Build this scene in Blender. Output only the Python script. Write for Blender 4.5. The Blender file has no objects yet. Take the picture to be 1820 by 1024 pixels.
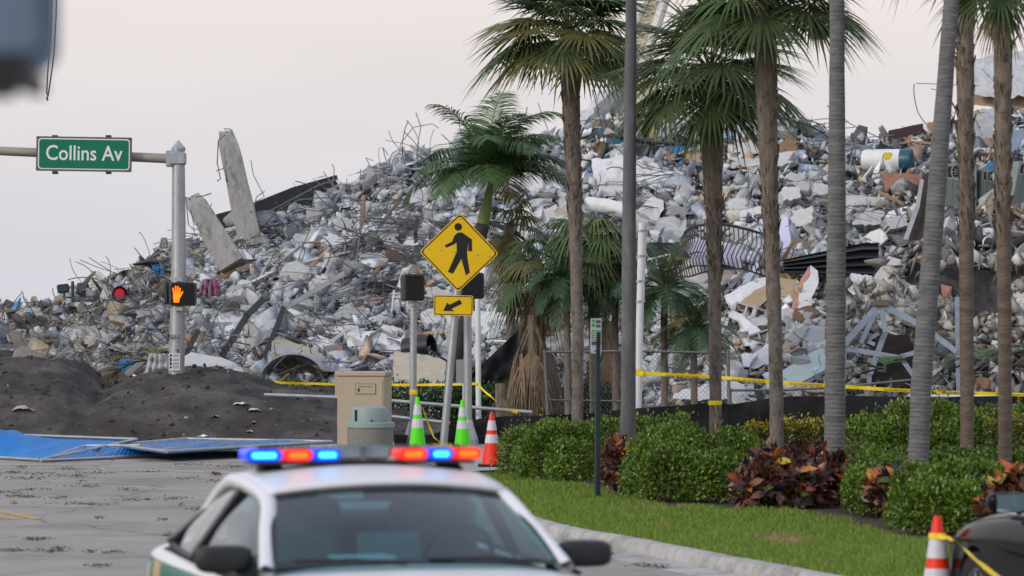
import bpy, bmesh, math, random
import numpy as np
from mathutils import Vector, Matrix, noise
R = math.radians
rnd = random.Random(7)
sc = bpy.context.scene
col = sc.collection

# ------------------------------------------------------------------ camera
H, F, HZ, CX = 2.45, 7000.0, 540.0, 910.0     # eye height, focal length in photo pixels, horizon row, centre column
cam = bpy.data.cameras.new('camera'); cam_o = bpy.data.objects.new('camera', cam); col.objects.link(cam_o)
cam.sensor_width = 36.0; cam.lens = 36.0 * F / 1820.0
cam.clip_start = 0.3; cam.clip_end = 6000
cam_o.location = (0, 0, H); cam_o.rotation_euler = (R(90) + (HZ - 512) / F, 0, 0)
cam.dof.use_dof = True; cam.dof.focus_distance = 66; cam.dof.aperture_fstop = 3.4
sc.camera = cam_o

# ------------------------------------------------------------------ sky and sun
SUN_EL, SUN_AZ = R(24), R(232)    # azimuth clockwise from +Y: behind the camera, to its left
w = bpy.data.worlds.new('World'); sc.world = w; w.use_nodes = True
wn, wl = w.node_tree.nodes, w.node_tree.links
wn.clear()
wo = wn.new('ShaderNodeOutputWorld'); bg = wn.new('ShaderNodeBackground')
sky = wn.new('ShaderNodeTexSky'); sky.sky_type = 'NISHITA'; sky.sun_disc = False
sky.sun_elevation = SUN_EL; sky.sun_rotation = SUN_AZ; sky.air_density = 1.0; sky.dust_density = 2.0
bg.inputs['Strength'].default_value = 0.1
tc = wn.new('ShaderNodeTexCoord'); sp = wn.new('ShaderNodeSeparateXYZ'); wl.new(tc.outputs['Generated'], sp.inputs[0])
cr = wn.new('ShaderNodeValToRGB'); wl.new(sp.outputs['Z'], cr.inputs[0])
e = cr.color_ramp.elements
e[0].position = 0.0; e[0].color = (.715, .705, .78, 1)
e[1].position = 1.0; e[1].color = (.60, .70, .94, 1)
for p, c in ((.03, (.76, .735, .775, 1)), (.085, (.90, .815, .785, 1)), (.25, (.84, .83, .88, 1))):
    k = e.new(p); k.color = c
mp = wn.new('ShaderNodeMapping'); mp.inputs['Scale'].default_value = (3, 3, 16); wl.new(tc.outputs['Generated'], mp.inputs[0])
nz = wn.new('ShaderNodeTexNoise'); nz.inputs['Scale'].default_value = 1.6; nz.inputs['Detail'].default_value = 4; wl.new(mp.outputs[0], nz.inputs['Vector'])
mr = wn.new('ShaderNodeMapRange'); mr.inputs[1].default_value = .3; mr.inputs[2].default_value = .7; mr.inputs[3].default_value = 9.6; mr.inputs[4].default_value = 10.5
wl.new(nz.outputs['Fac'], mr.inputs[0])
vm = wn.new('ShaderNodeVectorMath'); vm.operation = 'SCALE'; wl.new(cr.outputs[0], vm.inputs[0]); wl.new(mr.outputs[0], vm.inputs['Scale'])
mx = wn.new('ShaderNodeMix'); mx.data_type = 'RGBA'; mx.inputs[0].default_value = .93   # a thick veil of cloud over the clear sky
wl.new(sky.outputs[0], mx.inputs[6]); wl.new(vm.outputs[0], mx.inputs[7])
wl.new(mx.outputs[2], bg.inputs[0]); wl.new(bg.outputs[0], wo.inputs[0])

sl = bpy.data.lights.new('sun', 'SUN'); sl.energy = 1.5; sl.angle = R(10); sl.color = (1.0, .90, .78)
so = bpy.data.objects.new('sun', sl); col.objects.link(so)
sd = Vector((math.sin(SUN_AZ) * math.cos(SUN_EL), math.cos(SUN_AZ) * math.cos(SUN_EL), math.sin(SUN_EL)))
so.rotation_euler = (-sd).to_track_quat('-Z', 'Y').to_euler(); so.location = sd * 60

vs = sc.view_settings; vs.view_transform = 'Standard'; vs.look = 'None'; vs.gamma = 1; vs.exposure = 0.0; vs.use_curve_mapping = False
sc.render.engine = 'CYCLES'
sc.cycles.use_denoising = True
sc.cycles.max_bounces = 6; sc.cycles.diffuse_bounces = 3; sc.cycles.glossy_bounces = 3; sc.cycles.transparent_max_bounces = 12
sc.cycles.sample_clamp_indirect = 4

# ------------------------------------------------------------------ pixel helpers
def P(px, py, D): return Vector(((px - CX) / F * D, D, H + (HZ - py) / F * D))
def XD(px, D, z=0.0): return Vector(((px - CX) / F * D, D, z))
def G(px, py, z=0.0):
    D = (H - z) * F / (py - HZ); return XD(px, D, z)
def lin(c): return c / 12.92 if c <= .04045 else ((c + .055) / 1.055) ** 2.4
def lerp(a, b, t): return a + (b - a) * t
def interp(tab, x):
    if x <= tab[0][0]: return tab[0][1]
    for (a, ya), (b, yb) in zip(tab, tab[1:]):
        if x <= b: return ya + (yb - ya) * (x - a) / (b - a)
    return tab[-1][1]
def n3(x, y, z=0.0): return noise.noise(Vector((x, y, z)))

# ------------------------------------------------------------------ materials
MATS = {}
def mat(name, c, rough=.8, metal=0.0, var=.18, scale=6.0, bump=0.0, bscale=40.0, rand=0.0, spec=.4, dirt=None, dirt_amt=.5, dirt_scale=2.0, trans=0.0, attr=None, stretch=None, coat=0.0):
    if name in MATS: return MATS[name]
    m = bpy.data.materials.new(name); m.use_nodes = True
    N, L = m.node_tree.nodes, m.node_tree.links
    b = N['Principled BSDF']
    b.inputs['Roughness'].default_value = rough; b.inputs['Metallic'].default_value = metal
    b.inputs['Specular IOR Level'].default_value = spec
    if coat: b.inputs['Coat Weight'].default_value = coat; b.inputs['Coat Roughness'].default_value = .05
    t = N.new('ShaderNodeTexCoord'); src = t.outputs['Object']
    if stretch:
        mpn = N.new('ShaderNodeMapping'); mpn.inputs['Scale'].default_value = stretch; L.new(src, mpn.inputs[0]); src = mpn.outputs[0]
    nz = N.new('ShaderNodeTexNoise'); nz.inputs['Scale'].default_value = scale; nz.inputs['Detail'].default_value = 6; nz.inputs['Roughness'].default_value = .65
    L.new(src, nz.inputs['Vector'])
    mr = N.new('ShaderNodeMapRange'); mr.inputs[1].default_value = .25; mr.inputs[2].default_value = .75
    mr.inputs[3].default_value = 1 - var; mr.inputs[4].default_value = 1 + var
    L.new(nz.outputs['Fac'], mr.inputs[0])
    fac = mr.outputs[0]
    if rand:
        oi = N.new('ShaderNodeObjectInfo'); r2 = N.new('ShaderNodeMapRange'); r2.inputs[3].default_value = 1 - rand; r2.inputs[4].default_value = 1 + rand
        L.new(oi.outputs['Random'], r2.inputs[0]); mu = N.new('ShaderNodeMath'); mu.operation = 'MULTIPLY'
        L.new(fac, mu.inputs[0]); L.new(r2.outputs[0], mu.inputs[1]); fac = mu.outputs[0]
    v = N.new('ShaderNodeVectorMath'); v.operation = 'SCALE'
    if attr:
        at = N.new('ShaderNodeAttribute'); at.attribute_name = attr; L.new(at.outputs['Color'], v.inputs[0])
    else: v.inputs[0].default_value = c[:3]
    L.new(fac, v.inputs['Scale']); out = v.outputs[0]
    if dirt:
        n2 = N.new('ShaderNodeTexNoise'); n2.inputs['Scale'].default_value = dirt_scale; n2.inputs['Detail'].default_value = 8; n2.inputs['Roughness'].default_value = .7
        L.new(src, n2.inputs['Vector'])
        m2 = N.new('ShaderNodeMapRange'); m2.inputs[1].default_value = .48; m2.inputs[2].default_value = .68; m2.inputs[3].default_value = 0; m2.inputs[4].default_value = dirt_amt
        L.new(n2.outputs['Fac'], m2.inputs[0])
        mi = N.new('ShaderNodeMix'); mi.data_type = 'RGBA'; L.new(m2.outputs[0], mi.inputs[0]); L.new(out, mi.inputs[6]); mi.inputs[7].default_value = (*dirt[:3], 1)
        out = mi.outputs[2]
    L.new(out, b.inputs['Base Color'])
    if bump:
        n4 = N.new('ShaderNodeTexNoise'); n4.inputs['Scale'].default_value = bscale; n4.inputs['Detail'].default_value = 5; L.new(src, n4.inputs['Vector'])
        bp = N.new('ShaderNodeBump'); bp.inputs['Strength'].default_value = bump; bp.inputs['Distance'].default_value = .02
        L.new(n4.outputs['Fac'], bp.inputs['Height']); L.new(bp.outputs[0], b.inputs['Normal'])
    if trans:
        tr = N.new('ShaderNodeBsdfTranslucent'); L.new(out, tr.inputs[0]); ms = N.new('ShaderNodeMixShader'); ms.inputs[0].default_value = trans
        L.new(b.outputs[0], ms.inputs[1]); L.new(tr.outputs[0], ms.inputs[2]); L.new(ms.outputs[0], N['Material Output'].inputs[0])
    MATS[name] = m; return m
def emit(name, c, s):
    m = bpy.data.materials.new(name); m.use_nodes = True; N, L = m.node_tree.nodes, m.node_tree.links
    b = N['Principled BSDF']; b.inputs['Base Color'].default_value = (*[x * .5 for x in c], 1)
    b.inputs['Emission Color'].default_value = (*c, 1); b.inputs['Emission Strength'].default_value = s; b.inputs['Roughness'].default_value = .3
    MATS[name] = m; return m
def glass(name, tint, base=.06, ior=1.45, rough=.02):
    m = bpy.data.materials.new(name); m.use_nodes = True; N, L = m.node_tree.nodes, m.node_tree.links
    N.remove(N['Principled BSDF'])
    t = N.new('ShaderNodeBsdfTransparent'); t.inputs[0].default_value = (*tint, 1)
    g = N.new('ShaderNodeBsdfGlossy'); g.inputs['Roughness'].default_value = rough; g.inputs[0].default_value = (.9, .95, 1, 1)
    f0 = N.new('ShaderNodeLayerWeight'); f0.inputs[0].default_value = .5
    f = N.new('ShaderNodeMath'); f.operation = 'POWER'; f.inputs[1].default_value = 4.5; L.new(f0.outputs['Facing'], f.inputs[0])
    a = N.new('ShaderNodeMath'); a.operation = 'ADD'; a.use_clamp = True; a.inputs[1].default_value = base; L.new(f.outputs[0], a.inputs[0])
    ms = N.new('ShaderNodeMixShader'); L.new(a.outputs[0], ms.inputs[0]); L.new(t.outputs[0], ms.inputs[1]); L.new(g.outputs[0], ms.inputs[2])
    L.new(ms.outputs[0], N['Material Output'].inputs[0]); MATS[name] = m; return m

# ------------------------------------------------------------------ mesh builder
LOC = {}
def rotz(a): return Matrix.Rotation(a, 3, 'Z')
def eul(x, y, z): 
    from mathutils import Euler
    return Euler((x, y, z)).to_matrix()
class MB:
    def __init__(s): s.v, s.f, s.m, s.mi = [], [], [], 0
    def add(s, vs, fs):
        o = len(s.v); s.v += [Vector(q) for q in vs]; s.f += [tuple(i + o for i in q) for q in fs]; s.m += [s.mi] * len(fs); return s
    def box(s, c, d, rot=None, ch=0.0):
        c = Vector(c); x, y, z = [q / 2 for q in d]
        vs = [Vector((a * x, b * y, g * z)) for g in (-1, 1) for a, b in ((-1, -1), (1, -1), (1, 1), (-1, 1))]
        if ch:                                            # chamfered vertical edges and top
            k = min(ch, x * .9, y * .9, z * .9)
            ring = lambda xx, yy, zz, kk: [Vector(q) for q in ((-xx + kk, -yy, zz), (xx - kk, -yy, zz), (xx, -yy + kk, zz), (xx, yy - kk, zz), (xx - kk, yy, zz), (-xx + kk, yy, zz), (-xx, yy - kk, zz), (-xx, -yy + kk, zz))]
            rs = [ring(x - k, y - k, -z, k * .4), ring(x, y, -z + k, k), ring(x, y, z - k, k), ring(x - k, y - k, z, k * .4)]
            vs = [q for r in rs for q in r]
            fs = [tuple(range(7, -1, -1)), tuple(range(24, 32))]
            for r in range(3):
                for i in range(8): j = (i + 1) % 8; fs.append((r * 8 + i, r * 8 + j, r * 8 + 8 + j, r * 8 + 8 + i))
        else: fs = [(3, 2, 1, 0), (4, 5, 6, 7), (0, 1, 5, 4), (1, 2, 6, 5), (2, 3, 7, 6), (3, 0, 4, 7)]
        if rot is not None: vs = [rot @ q for q in vs]
        return s.add([q + c for q in vs], fs)
    def beam(s, a, b, wd, ht, up=(0, 0, 1)):
        a, b = Vector(a), Vector(b); d = (b - a); L = d.length; d.normalize(); u = Vector(up)
        if abs(d.dot(u)) > .97: u = Vector((0, 1, 0))
        x = d.cross(u).normalized(); u = x.cross(d)
        M = Matrix((d, x, u)).transposed()
        return s.box((a + b) / 2, (L, wd, ht), M)
    def tube(s, path, r, n=6, cap=True, sq=0.0):
        path = [Vector(q) for q in path]; m = len(path)
        rs = r if isinstance(r, (list, tuple)) else [r] * m
        vs, fs = [], []; ref = None
        for i, q in enumerate(path):
            d = (path[min(i + 1, m - 1)] - path[max(i - 1, 0)])
            d = d.normalized() if d.length > 1e-9 else Vector((0, 0, 1))
            if ref is None:
                ref = Vector((1, 0, 0)) if abs(d.x) < .8 else Vector((0, 1, 0))
            x = (ref - d * ref.dot(d)).normalized(); y = d.cross(x); ref = x
            for k in range(n):
                a = 2 * math.pi * (k + sq) / n; vs.append(q + (x * math.cos(a) + y * math.sin(a)) * rs[i])
        for i in range(m - 1):
            for k in range(n): j = (k + 1) % n; fs.append((i * n + k, i * n + j, i * n + n + j, i * n + n + k))
        if cap: fs += [tuple(range(n - 1, -1, -1)), tuple(range((m - 1) * n, m * n))]
        return s.add(vs, fs)
    def lathe(s, prof, n=24, c=(0, 0, 0), rot=None, ang=2 * math.pi):
        c = Vector(c); vs, fs = [], []; full = ang > 6.28
        cols = n if full else n + 1
        for r_, z in prof:
            for k in range(cols):
                a = ang * k / n; q = Vector((r_ * math.cos(a), r_ * math.sin(a), z)); vs.append((rot @ q if rot is not None else q) + c)
        for i in range(len(prof) - 1):
            for k in range(n): 
                j = (k + 1) % cols; fs.append((i * cols + k, i * cols + j, (i + 1) * cols + j, (i + 1) * cols + k))
        return s.add(vs, fs)
    def prism(s, poly, z0, z1, T):                         # 2D outline extruded; T maps (x, y, z) to the world
        n = len(poly); vs = [T(x, y, z0) for x, y in poly] + [T(x, y, z1) for x, y in poly]
        fs = [tuple(range(n - 1, -1, -1)), tuple(range(n, 2 * n))] + [(i, (i + 1) % n, n + (i + 1) % n, n + i) for i in range(n)]
        return s.add(vs, fs)
    def grid(s, fn, nu, nv, thick=0.0):
        vs = [Vector(fn(i / nu, j / nv)) for j in range(nv + 1) for i in range(nu + 1)]
        fs = [(j * (nu + 1) + i, j * (nu + 1) + i + 1, (j + 1) * (nu + 1) + i + 1, (j + 1) * (nu + 1) + i) for j in range(nv) for i in range(nu)]
        if thick:
            nn = (vs[1] - vs[0]).cross(vs[nu + 1] - vs[0]); nn = nn.normalized() * thick
            o = len(vs); fs += [tuple(q + o for q in reversed(f)) for f in fs]
            b = [i for i in range(nu + 1)] + [(j + 1) * (nu + 1) - 1 for j in range(1, nv + 1)] + [nv * (nu + 1) + i for i in range(nu - 1, -1, -1)] + [j * (nu + 1) for j in range(nv - 1, 0, -1)]
            fs += [(b[(i + 1) % len(b)], b[i], b[i] + o, b[(i + 1) % len(b)] + o) for i in range(len(b))]
            vs = vs + [q - nn for q in vs]
        return s.add(vs, fs)
    def build(s, name, mats, parent=None, smooth=False, world=True, kind=None, fixn=False, loc=None):
        if not isinstance(mats, (list, tuple)): mats = [mats]
        off = Vector((0, 0, 0))
        if parent is not None and world: off = LOC.get(parent.name, Vector((0, 0, 0)))
        own = Vector((0, 0, 0))
        if parent is None and world:
            if loc is not None: own = Vector(loc)
            else:
                xs = [q.x for q in s.v]; ys = [q.y for q in s.v]; own = Vector(((min(xs) + max(xs)) / 2, (min(ys) + max(ys)) / 2, min(q.z for q in s.v)))
            off = own
        me = bpy.data.meshes.new(name); me.from_pydata([tuple(q - off) for q in s.v], [], s.f)
        for q in mats: me.materials.append(q)
        if any(s.m): me.polygons.foreach_set('material_index', s.m)
        if fixn:
            bm = bmesh.new(); bm.from_mesh(me); bmesh.ops.recalc_face_normals(bm, faces=bm.faces); bm.to_mesh(me); bm.free()
        if smooth:
            me.polygons.foreach_set('use_smooth', [True] * len(me.polygons))
            if smooth != 'all': me.set_sharp_from_angle(angle=R(38))
        me.update()
        o = bpy.data.objects.new(name, me); col.objects.link(o); o.location = own
        if parent is not None: o.parent = parent
        LOC[o.name] = off
        if kind: o['kind'] = kind
        return o
def tag(o, label, cat, group=None):
    o['label'] = label; o['category'] = cat
    if group: o['group'] = group
    return o
def thing(name, loc, label, cat, group=None, rz=0.0):
    o = bpy.data.objects.new(name, None); col.objects.link(o); o.location = loc; o.rotation_euler = (0, 0, rz); o.empty_display_size = .2
    LOC[o.name] = Vector(loc); return tag(o, label, cat, group)
def copy_tree(o, parent=None):
    c = o.copy(); col.objects.link(c); c.parent = parent
    for ch in [q for q in bpy.data.objects if q.parent == o]: copy_tree(ch, c)
    return c
def inst(name, me, M, parent=None):
    o = bpy.data.objects.new(name, me); col.objects.link(o); o.matrix_world = M
    if parent is not None: o.parent = parent; o.matrix_world = M
    return o
def np_mesh(name, V, Fc, mats, parent=None, colors=None, kind=None, smooth=False, nper=3):
    me = bpy.data.meshes.new(name); n = len(V); nf = len(Fc)
    me.vertices.add(n); me.vertices.foreach_set('co', np.asarray(V, np.float32).ravel())
    me.loops.add(nf * nper); me.loops.foreach_set('vertex_index', np.asarray(Fc, np.int32).ravel())
    me.polygons.add(nf); me.polygons.foreach_set('loop_start', np.arange(0, nf * nper, nper, dtype=np.int32))
    me.polygons.foreach_set('loop_total', np.full(nf, nper, np.int32))
    if smooth: me.polygons.foreach_set('use_smooth', np.ones(nf, bool))
    me.materials.append(mats)
    me.update(calc_edges=True)
    if colors is not None:
        at = me.color_attributes.new('col', 'FLOAT_COLOR', 'POINT')
        at.data.foreach_set('color', np.concatenate([colors, np.ones((n, 1))], 1).astype(np.float32).ravel())
    o = bpy.data.objects.new(name, me); col.objects.link(o)
    if parent is not None: o.parent = parent
    if kind: o['kind'] = kind
    LOC[o.name] = Vector((0, 0, 0)); return o
def text_mesh(txt, size, offset=0.0, extrude=0.001):
    cu = bpy.data.curves.new('t', 'FONT'); cu.body = txt; cu.size = size; cu.align_x = 'CENTER'; cu.align_y = 'CENTER'; cu.offset = offset; cu.extrude = extrude; cu.resolution_u = 3
    o = bpy.data.objects.new('t', cu); col.objects.link(o)
    dg = bpy.context.evaluated_depsgraph_get(); me = bpy.data.meshes.new_from_object(o.evaluated_get(dg))
    bpy.data.objects.remove(o); bpy.data.curves.remove(cu); return me
def text(name, txt, size, M, m, parent, offset=0.0, squeeze=1.0):
    me = text_mesh(txt, size, offset); me.transform(Matrix.Diagonal((squeeze, 1, 1, 1))); me.transform(M)
    off = LOC[parent.name]; me.transform(Matrix.Translation(-off)); me.materials.clear(); me.materials.append(m)
    o = bpy.data.objects.new(name, me); col.objects.link(o); o.parent = parent; LOC[o.name] = off; return o
def camface(p, yaw=0.0, roll=0.0):                          # 4x4: local x right, y up, z towards the viewer's side
    return Matrix.Translation(p) @ Matrix.Rotation(yaw, 4, 'Z') @ Matrix.Rotation(R(90), 4, 'X') @ Matrix.Rotation(roll, 4, 'Z')
def T4(M): return lambda x, y, z: M @ Vector((x, y, z))
def rrect(w_, h_, r, n=4):
    o = []
    for cx, cy, a0 in ((w_ / 2 - r, h_ / 2 - r, 0), (-w_ / 2 + r, h_ / 2 - r, 90), (-w_ / 2 + r, -h_ / 2 + r, 180), (w_ / 2 - r, -h_ / 2 + r, 270)):
        for k in range(n + 1): a = R(a0 + 90 * k / n); o.append((cx + r * math.cos(a), cy + r * math.sin(a)))
    return o

galv = mat('galvanised_steel', (.42, .44, .46), .45, .6, var=.16, scale=5, dirt=(.22, .20, .18), dirt_amt=.35)
black_plastic = mat('black_plastic', (.018, .02, .022), .5, var=.2)
dark_metal = mat('dark_metal', (.05, .055, .06), .5, .4, var=.25)
white_paint = mat('white_paint', (.72, .74, .75), .5, var=.06, dirt=(.4, .38, .34), dirt_amt=.3)
concrete = mat('concrete', (.50, .51, .515), .93, var=.22, scale=5, bump=.9, bscale=26, rand=.2, dirt=(.2, .19, .18), dirt_amt=.55, dirt_scale=3)
concrete_pale = mat('concrete_pale', (.64, .645, .645), .93, var=.16, scale=4, bump=.7, bscale=22, rand=.1, dirt=(.34, .33, .31), dirt_amt=.6, dirt_scale=2.4)
rebar_m = mat('rebar_steel', (.23, .235, .245), .7, .3, var=.3, rand=.45)
tape_y = mat('yellow_tape', (.9, .66, .01), .4, var=.08)
ink = mat('black_ink', (.015, .015, .015), .6, var=.05)
wood = mat('splintered_wood', (.33, .22, .13), .85, var=.35, scale=4, rand=.35, stretch=(1, 1, 6))
cloth_black = mat('black_shade_cloth', (.016, .017, .019), .9, var=.3, scale=3, bump=.3, bscale=60)
# ================================================================== the setting
asphalt = mat('worn_asphalt', (.335, .312, .282), .92, var=.16, scale=1.1, bump=.35, bscale=120, dirt=(.185, .17, .15), dirt_amt=.7, dirt_scale=.45)
soil = mat('garden_soil', (.07, .05, .036), .98, var=.4, scale=9, bump=1, bscale=30)
lotm = mat('site_dirt', (.10, .085, .07), .98, var=.3, scale=2, bump=.8, bscale=20)
kerb_c = mat('kerb_concrete', (.45, .44, .42), .92, var=.2, scale=6, bump=.5, bscale=60, rand=.07, dirt=(.12, .115, .105), dirt_amt=.8, dirt_scale=2.2)
walk_c = mat('pavement_concrete', (.36, .35, .33), .93, var=.14, scale=3, bump=.3, bscale=60)
def sheet(name, pts, z, m):
    b = MB(); b.add([Vector((x, y, z)) for x, y in pts], [tuple(range(len(pts)))]); o = b.build(name, m, world=False, fixn=False)
    if o.data.polygons[0].normal.z < 0: o.data.flip_normals()
    o['kind'] = 'structure'; return o
def add_cracks(m, scale=.3):
    N, L = m.node_tree.nodes, m.node_tree.links; b = N['Principled BSDF']; t = N.new('ShaderNodeTexCoord')
    nz = N.new('ShaderNodeTexNoise'); nz.inputs['Scale'].default_value = 1.3; nz.inputs['Detail'].default_value = 6; L.new(t.outputs['Object'], nz.inputs['Vector'])
    ad = N.new('ShaderNodeVectorMath'); ad.operation = 'ADD'; L.new(t.outputs['Object'], ad.inputs[0]); L.new(nz.outputs['Color'], ad.inputs[1])
    v = N.new('ShaderNodeTexVoronoi'); v.feature = 'DISTANCE_TO_EDGE'; v.inputs['Scale'].default_value = scale; L.new(ad.outputs[0], v.inputs['Vector'])
    r = N.new('ShaderNodeMapRange'); r.inputs[1].default_value = .0; r.inputs[2].default_value = .012; r.inputs[3].default_value = .55; r.inputs[4].default_value = 0; L.new(v.outputs['Distance'], r.inputs[0])
    cur = b.inputs['Base Color'].links[0].from_socket; mi = N.new('ShaderNodeMix'); mi.data_type = 'RGBA'; L.new(r.outputs[0], mi.inputs[0]); L.new(cur, mi.inputs[6]); mi.inputs[7].default_value = (.07, .065, .06, 1); L.new(mi.outputs[2], b.inputs['Base Color'])
add_cracks(asphalt, .22)
sheet('ground', [(-3000, -500), (3000, -500), (3000, 5000), (-3000, 5000)], -.05, lotm)
sheet('road', [(-120, -60), (60, -60), (60, 79), (-120, 79)], 0, asphalt)

# kerb line: X, Y from the near right round the corner
KERB = [(9.5, 11), (2.75, 33.1), (2.41, 34.4), (1.77, 36.5), (1.06, 39.1), (.44, 40.9), (-.28, 45), (-.75, 50), (-1.15, 55), (-1.6, 58.2), (-2.3, 60), (-2.75, 61.5), (-2.9, 64), (-2.9, 78)]
def resample(pts, step):
    pts = [Vector((a, b, 0)) for a, b in pts]; out = [pts[0]]; 
    for a, b in zip(pts, pts[1:]):
        n = max(1, round((b - a).length / step))
        for k in range(1, n + 1): out.append(a.lerp(b, k / n))
    return out
def smooth_line(pts, it=3):
    pts = [Vector((a, b, 0)) for a, b in pts]
    for _ in range(it):
        q = [pts[0]]
        for a, b in zip(pts, pts[1:]): q += [a.lerp(b, .25), a.lerp(b, .75)]
        pts = q + [pts[-1]]
    return pts
kl = smooth_line(KERB); kl2 = []
acc = 0; kl2 = [kl[0]]
for a in kl[1:]:
    if (a - kl2[-1]).length > .35: kl2.append(a)
kl = kl2
def kn(i):
    d = (kl[min(i + 1, len(kl) - 1)] - kl[max(i - 1, 0)]).normalized(); return Vector((d.y, -d.x, 0))   # to the right of travel (verge side)
vpoly = [(q.x + kn(i).x * .14, q.y + kn(i).y * .14) for i, q in enumerate(kl)]
sheet('verge_ground', vpoly + [(-2.76, 79), (60, 79), (60, 11)], .10, soil)
kerb = MB().add([(9.5, 11, -.02), (9.52, 11, -.02), (9.5, 11.02, -.02)], [(0, 1, 2)]).build('kerb', kerb_c, world=False); kerb['kind'] = 'structure'
# kerb stones about three metres long, with a narrow joint, and the gutter pan in front of them
prof = [(-.02, 0.0), (-.012, .07), (.02, .125), (.05, .135), (.16, .135), (.16, -.04), (-.02, -.04)]
gprof = [(-.42, .004), (-.025, .012), (-.025, -.03), (-.42, -.03)]
def sweep_piece(i0, i1, pr, name, m, gap=.008, wob=0.0):
    b = MB(); vs = []; k = len(pr); idx = list(range(i0, i1 + 1))
    for j, i in enumerate(idx):
        q = kl[i]; nn = kn(i); tt = Vector((-nn.y, nn.x, 0)); g = gap if j == 0 else (-gap if j == len(idx) - 1 else 0)
        for x, z in pr:
            dz = n3(q.x * 2, q.y * 2, x * 9) * wob; vs.append(q + nn * x + tt * g + Vector((0, 0, z + dz)))
    fs = [(a * k + c, a * k + (c + 1) % k, (a + 1) * k + (c + 1) % k, (a + 1) * k + c) for a in range(len(idx) - 1) for c in range(k)]
    fs += [tuple(range(k)), tuple(range((len(idx) - 1) * k + k - 1, (len(idx) - 1) * k - 1, -1))]
    return b.add(vs, fs).build(name, m, parent=kerb, smooth=True, fixn=True)
i = 0
while i < len(kl) - 1:
    j = i
    while j < len(kl) - 1 and (kl[j] - kl[i]).length < 2.9: j += 1
    sweep_piece(i, j, prof, 'kerb_stone', kerb_c, wob=.004); sweep_piece(i, j, gprof, 'gutter_slab', kerb_c); i = j
# concrete corner walk (mostly hidden behind the patrol car)
sheet('pavement', [(-.75, 54.3), (-1.45, 58.1), (-2.15, 60), (-2.6, 61.6), (-2.74, 66), (.4, 66), (.1, 55.2)], .136, walk_c)

# verge grass soil bed outline
BED = [(880, 850), (960, 856), (1060, 872), (1110, 892), (1200, 912), (1300, 915), (1420, 918), (1520, 938), (1600, 965), (1700, 985), (1830, 1010), (2150, 1085)]
bedp = [(lambda q: (q.x, q.y))(G(a, b, .1)) for a, b in BED]
def in_bed(x, y):        # True where the point lies beyond the bed's front edge
    for (x0, y0), (x1, y1) in zip(bedp, bedp[1:]):
        if min(x0, x1) <= x <= max(x0, x1):
            return y > y0 + (y1 - y0) * (x - x0) / (x1 - x0)
    return x > bedp[-1][0] and y > bedp[-1][1]
kx = [(q.y, q.x) for q in kl]
def kerb_x(y): return interp(sorted(kx), y)

# grass: blades
grass_m = mat('grass_blades', (.1, .16, .03), .6, attr='col', var=.15, scale=3, trans=.25)
def make_grass():
    N = 270000; rs = np.random.RandomState(3)
    D = 27 + (56 - 27) * rs.rand(N) ** .8; px = 860 + rs.rand(N) * 1300
    X = (px - CX) / F * D
    kxv = np.interp(D, [a for a, _ in sorted(kx)], [b for _, b in sorted(kx)])
    by = np.interp(X, [a for a, _ in bedp], [b for _, b in bedp])
    edge = np.array([n3(x * 2.2, y * 1.1) for x, y in zip(X, D)])
    bare = np.array([n3(x * 1.3 + 7, y * .5, 3) for x, y in zip(X, D)])
    ok = (X > kxv + .15 + .03 * edge) & (D < by + .6 * edge + 1.0)
    ok &= (bare < .6) | (rs.rand(N) < .5)
    X, D, bare, edge = X[ok], D[ok], bare[ok], edge[ok]; n = len(X)
    h = (.035 + .05 * rs.rand(n)) * (1 + .35 * edge); a = rs.rand(n) * 6.283; wd = .004 + .003 * rs.rand(n)
    lx, ly = (rs.rand(n) - .5) * .06, (rs.rand(n) - .5) * .06
    z0 = np.full(n, .098)
    V = np.zeros((n, 4, 3)); c, s = np.cos(a) * wd, np.sin(a) * wd
    V[:, 0] = np.stack([X - c, D - s, z0], 1); V[:, 1] = np.stack([X + c, D + s, z0], 1)
    V[:, 2] = np.stack([X + c * .7 + lx * .4, D + s * .7 + ly * .4, z0 + h * .65], 1); V[:, 3] = np.stack([X + lx, D + ly, z0 + h], 1)
    base = np.arange(n)[:, None] * 4
    Fc = np.concatenate([base + np.array([0, 1, 2]), base + np.array([0, 2, 3])], 0)
    g = np.array([.17, .29, .035]); yel = np.array([.26, .25, .08]); straw = np.array([.36, .28, .13])
    k = rs.rand(n)[:, None]; C = g * (.7 + .6 * rs.rand(n)[:, None]); C = C * (1 - k * .35) + yel * k * .35
    dry = np.clip((bare - .42) * 2.5 + (rs.rand(n) < .04), 0, 1)[:, None]; C = C * (1 - dry) + straw * dry
    o = np_mesh('grass', V.reshape(-1, 3), Fc, grass_m, colors=np.repeat(C, 4, 0), kind='stuff')
    tag(o, 'short bright green lawn grass between kerb and shrub bed', 'grass')
make_grass()
sheet('turf', vpoly[:40] and [(kerb_x(y) + .15, y) for y in np.arange(11, 55, 1)] + [(b[0], b[1] + .1) for b in bedp] + [(9.6, 30), (9.7, 11)], .106, mat('turf_thatch', (.10, .13, .04), .95, var=.4, scale=8, bump=.8, bscale=60))

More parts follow.
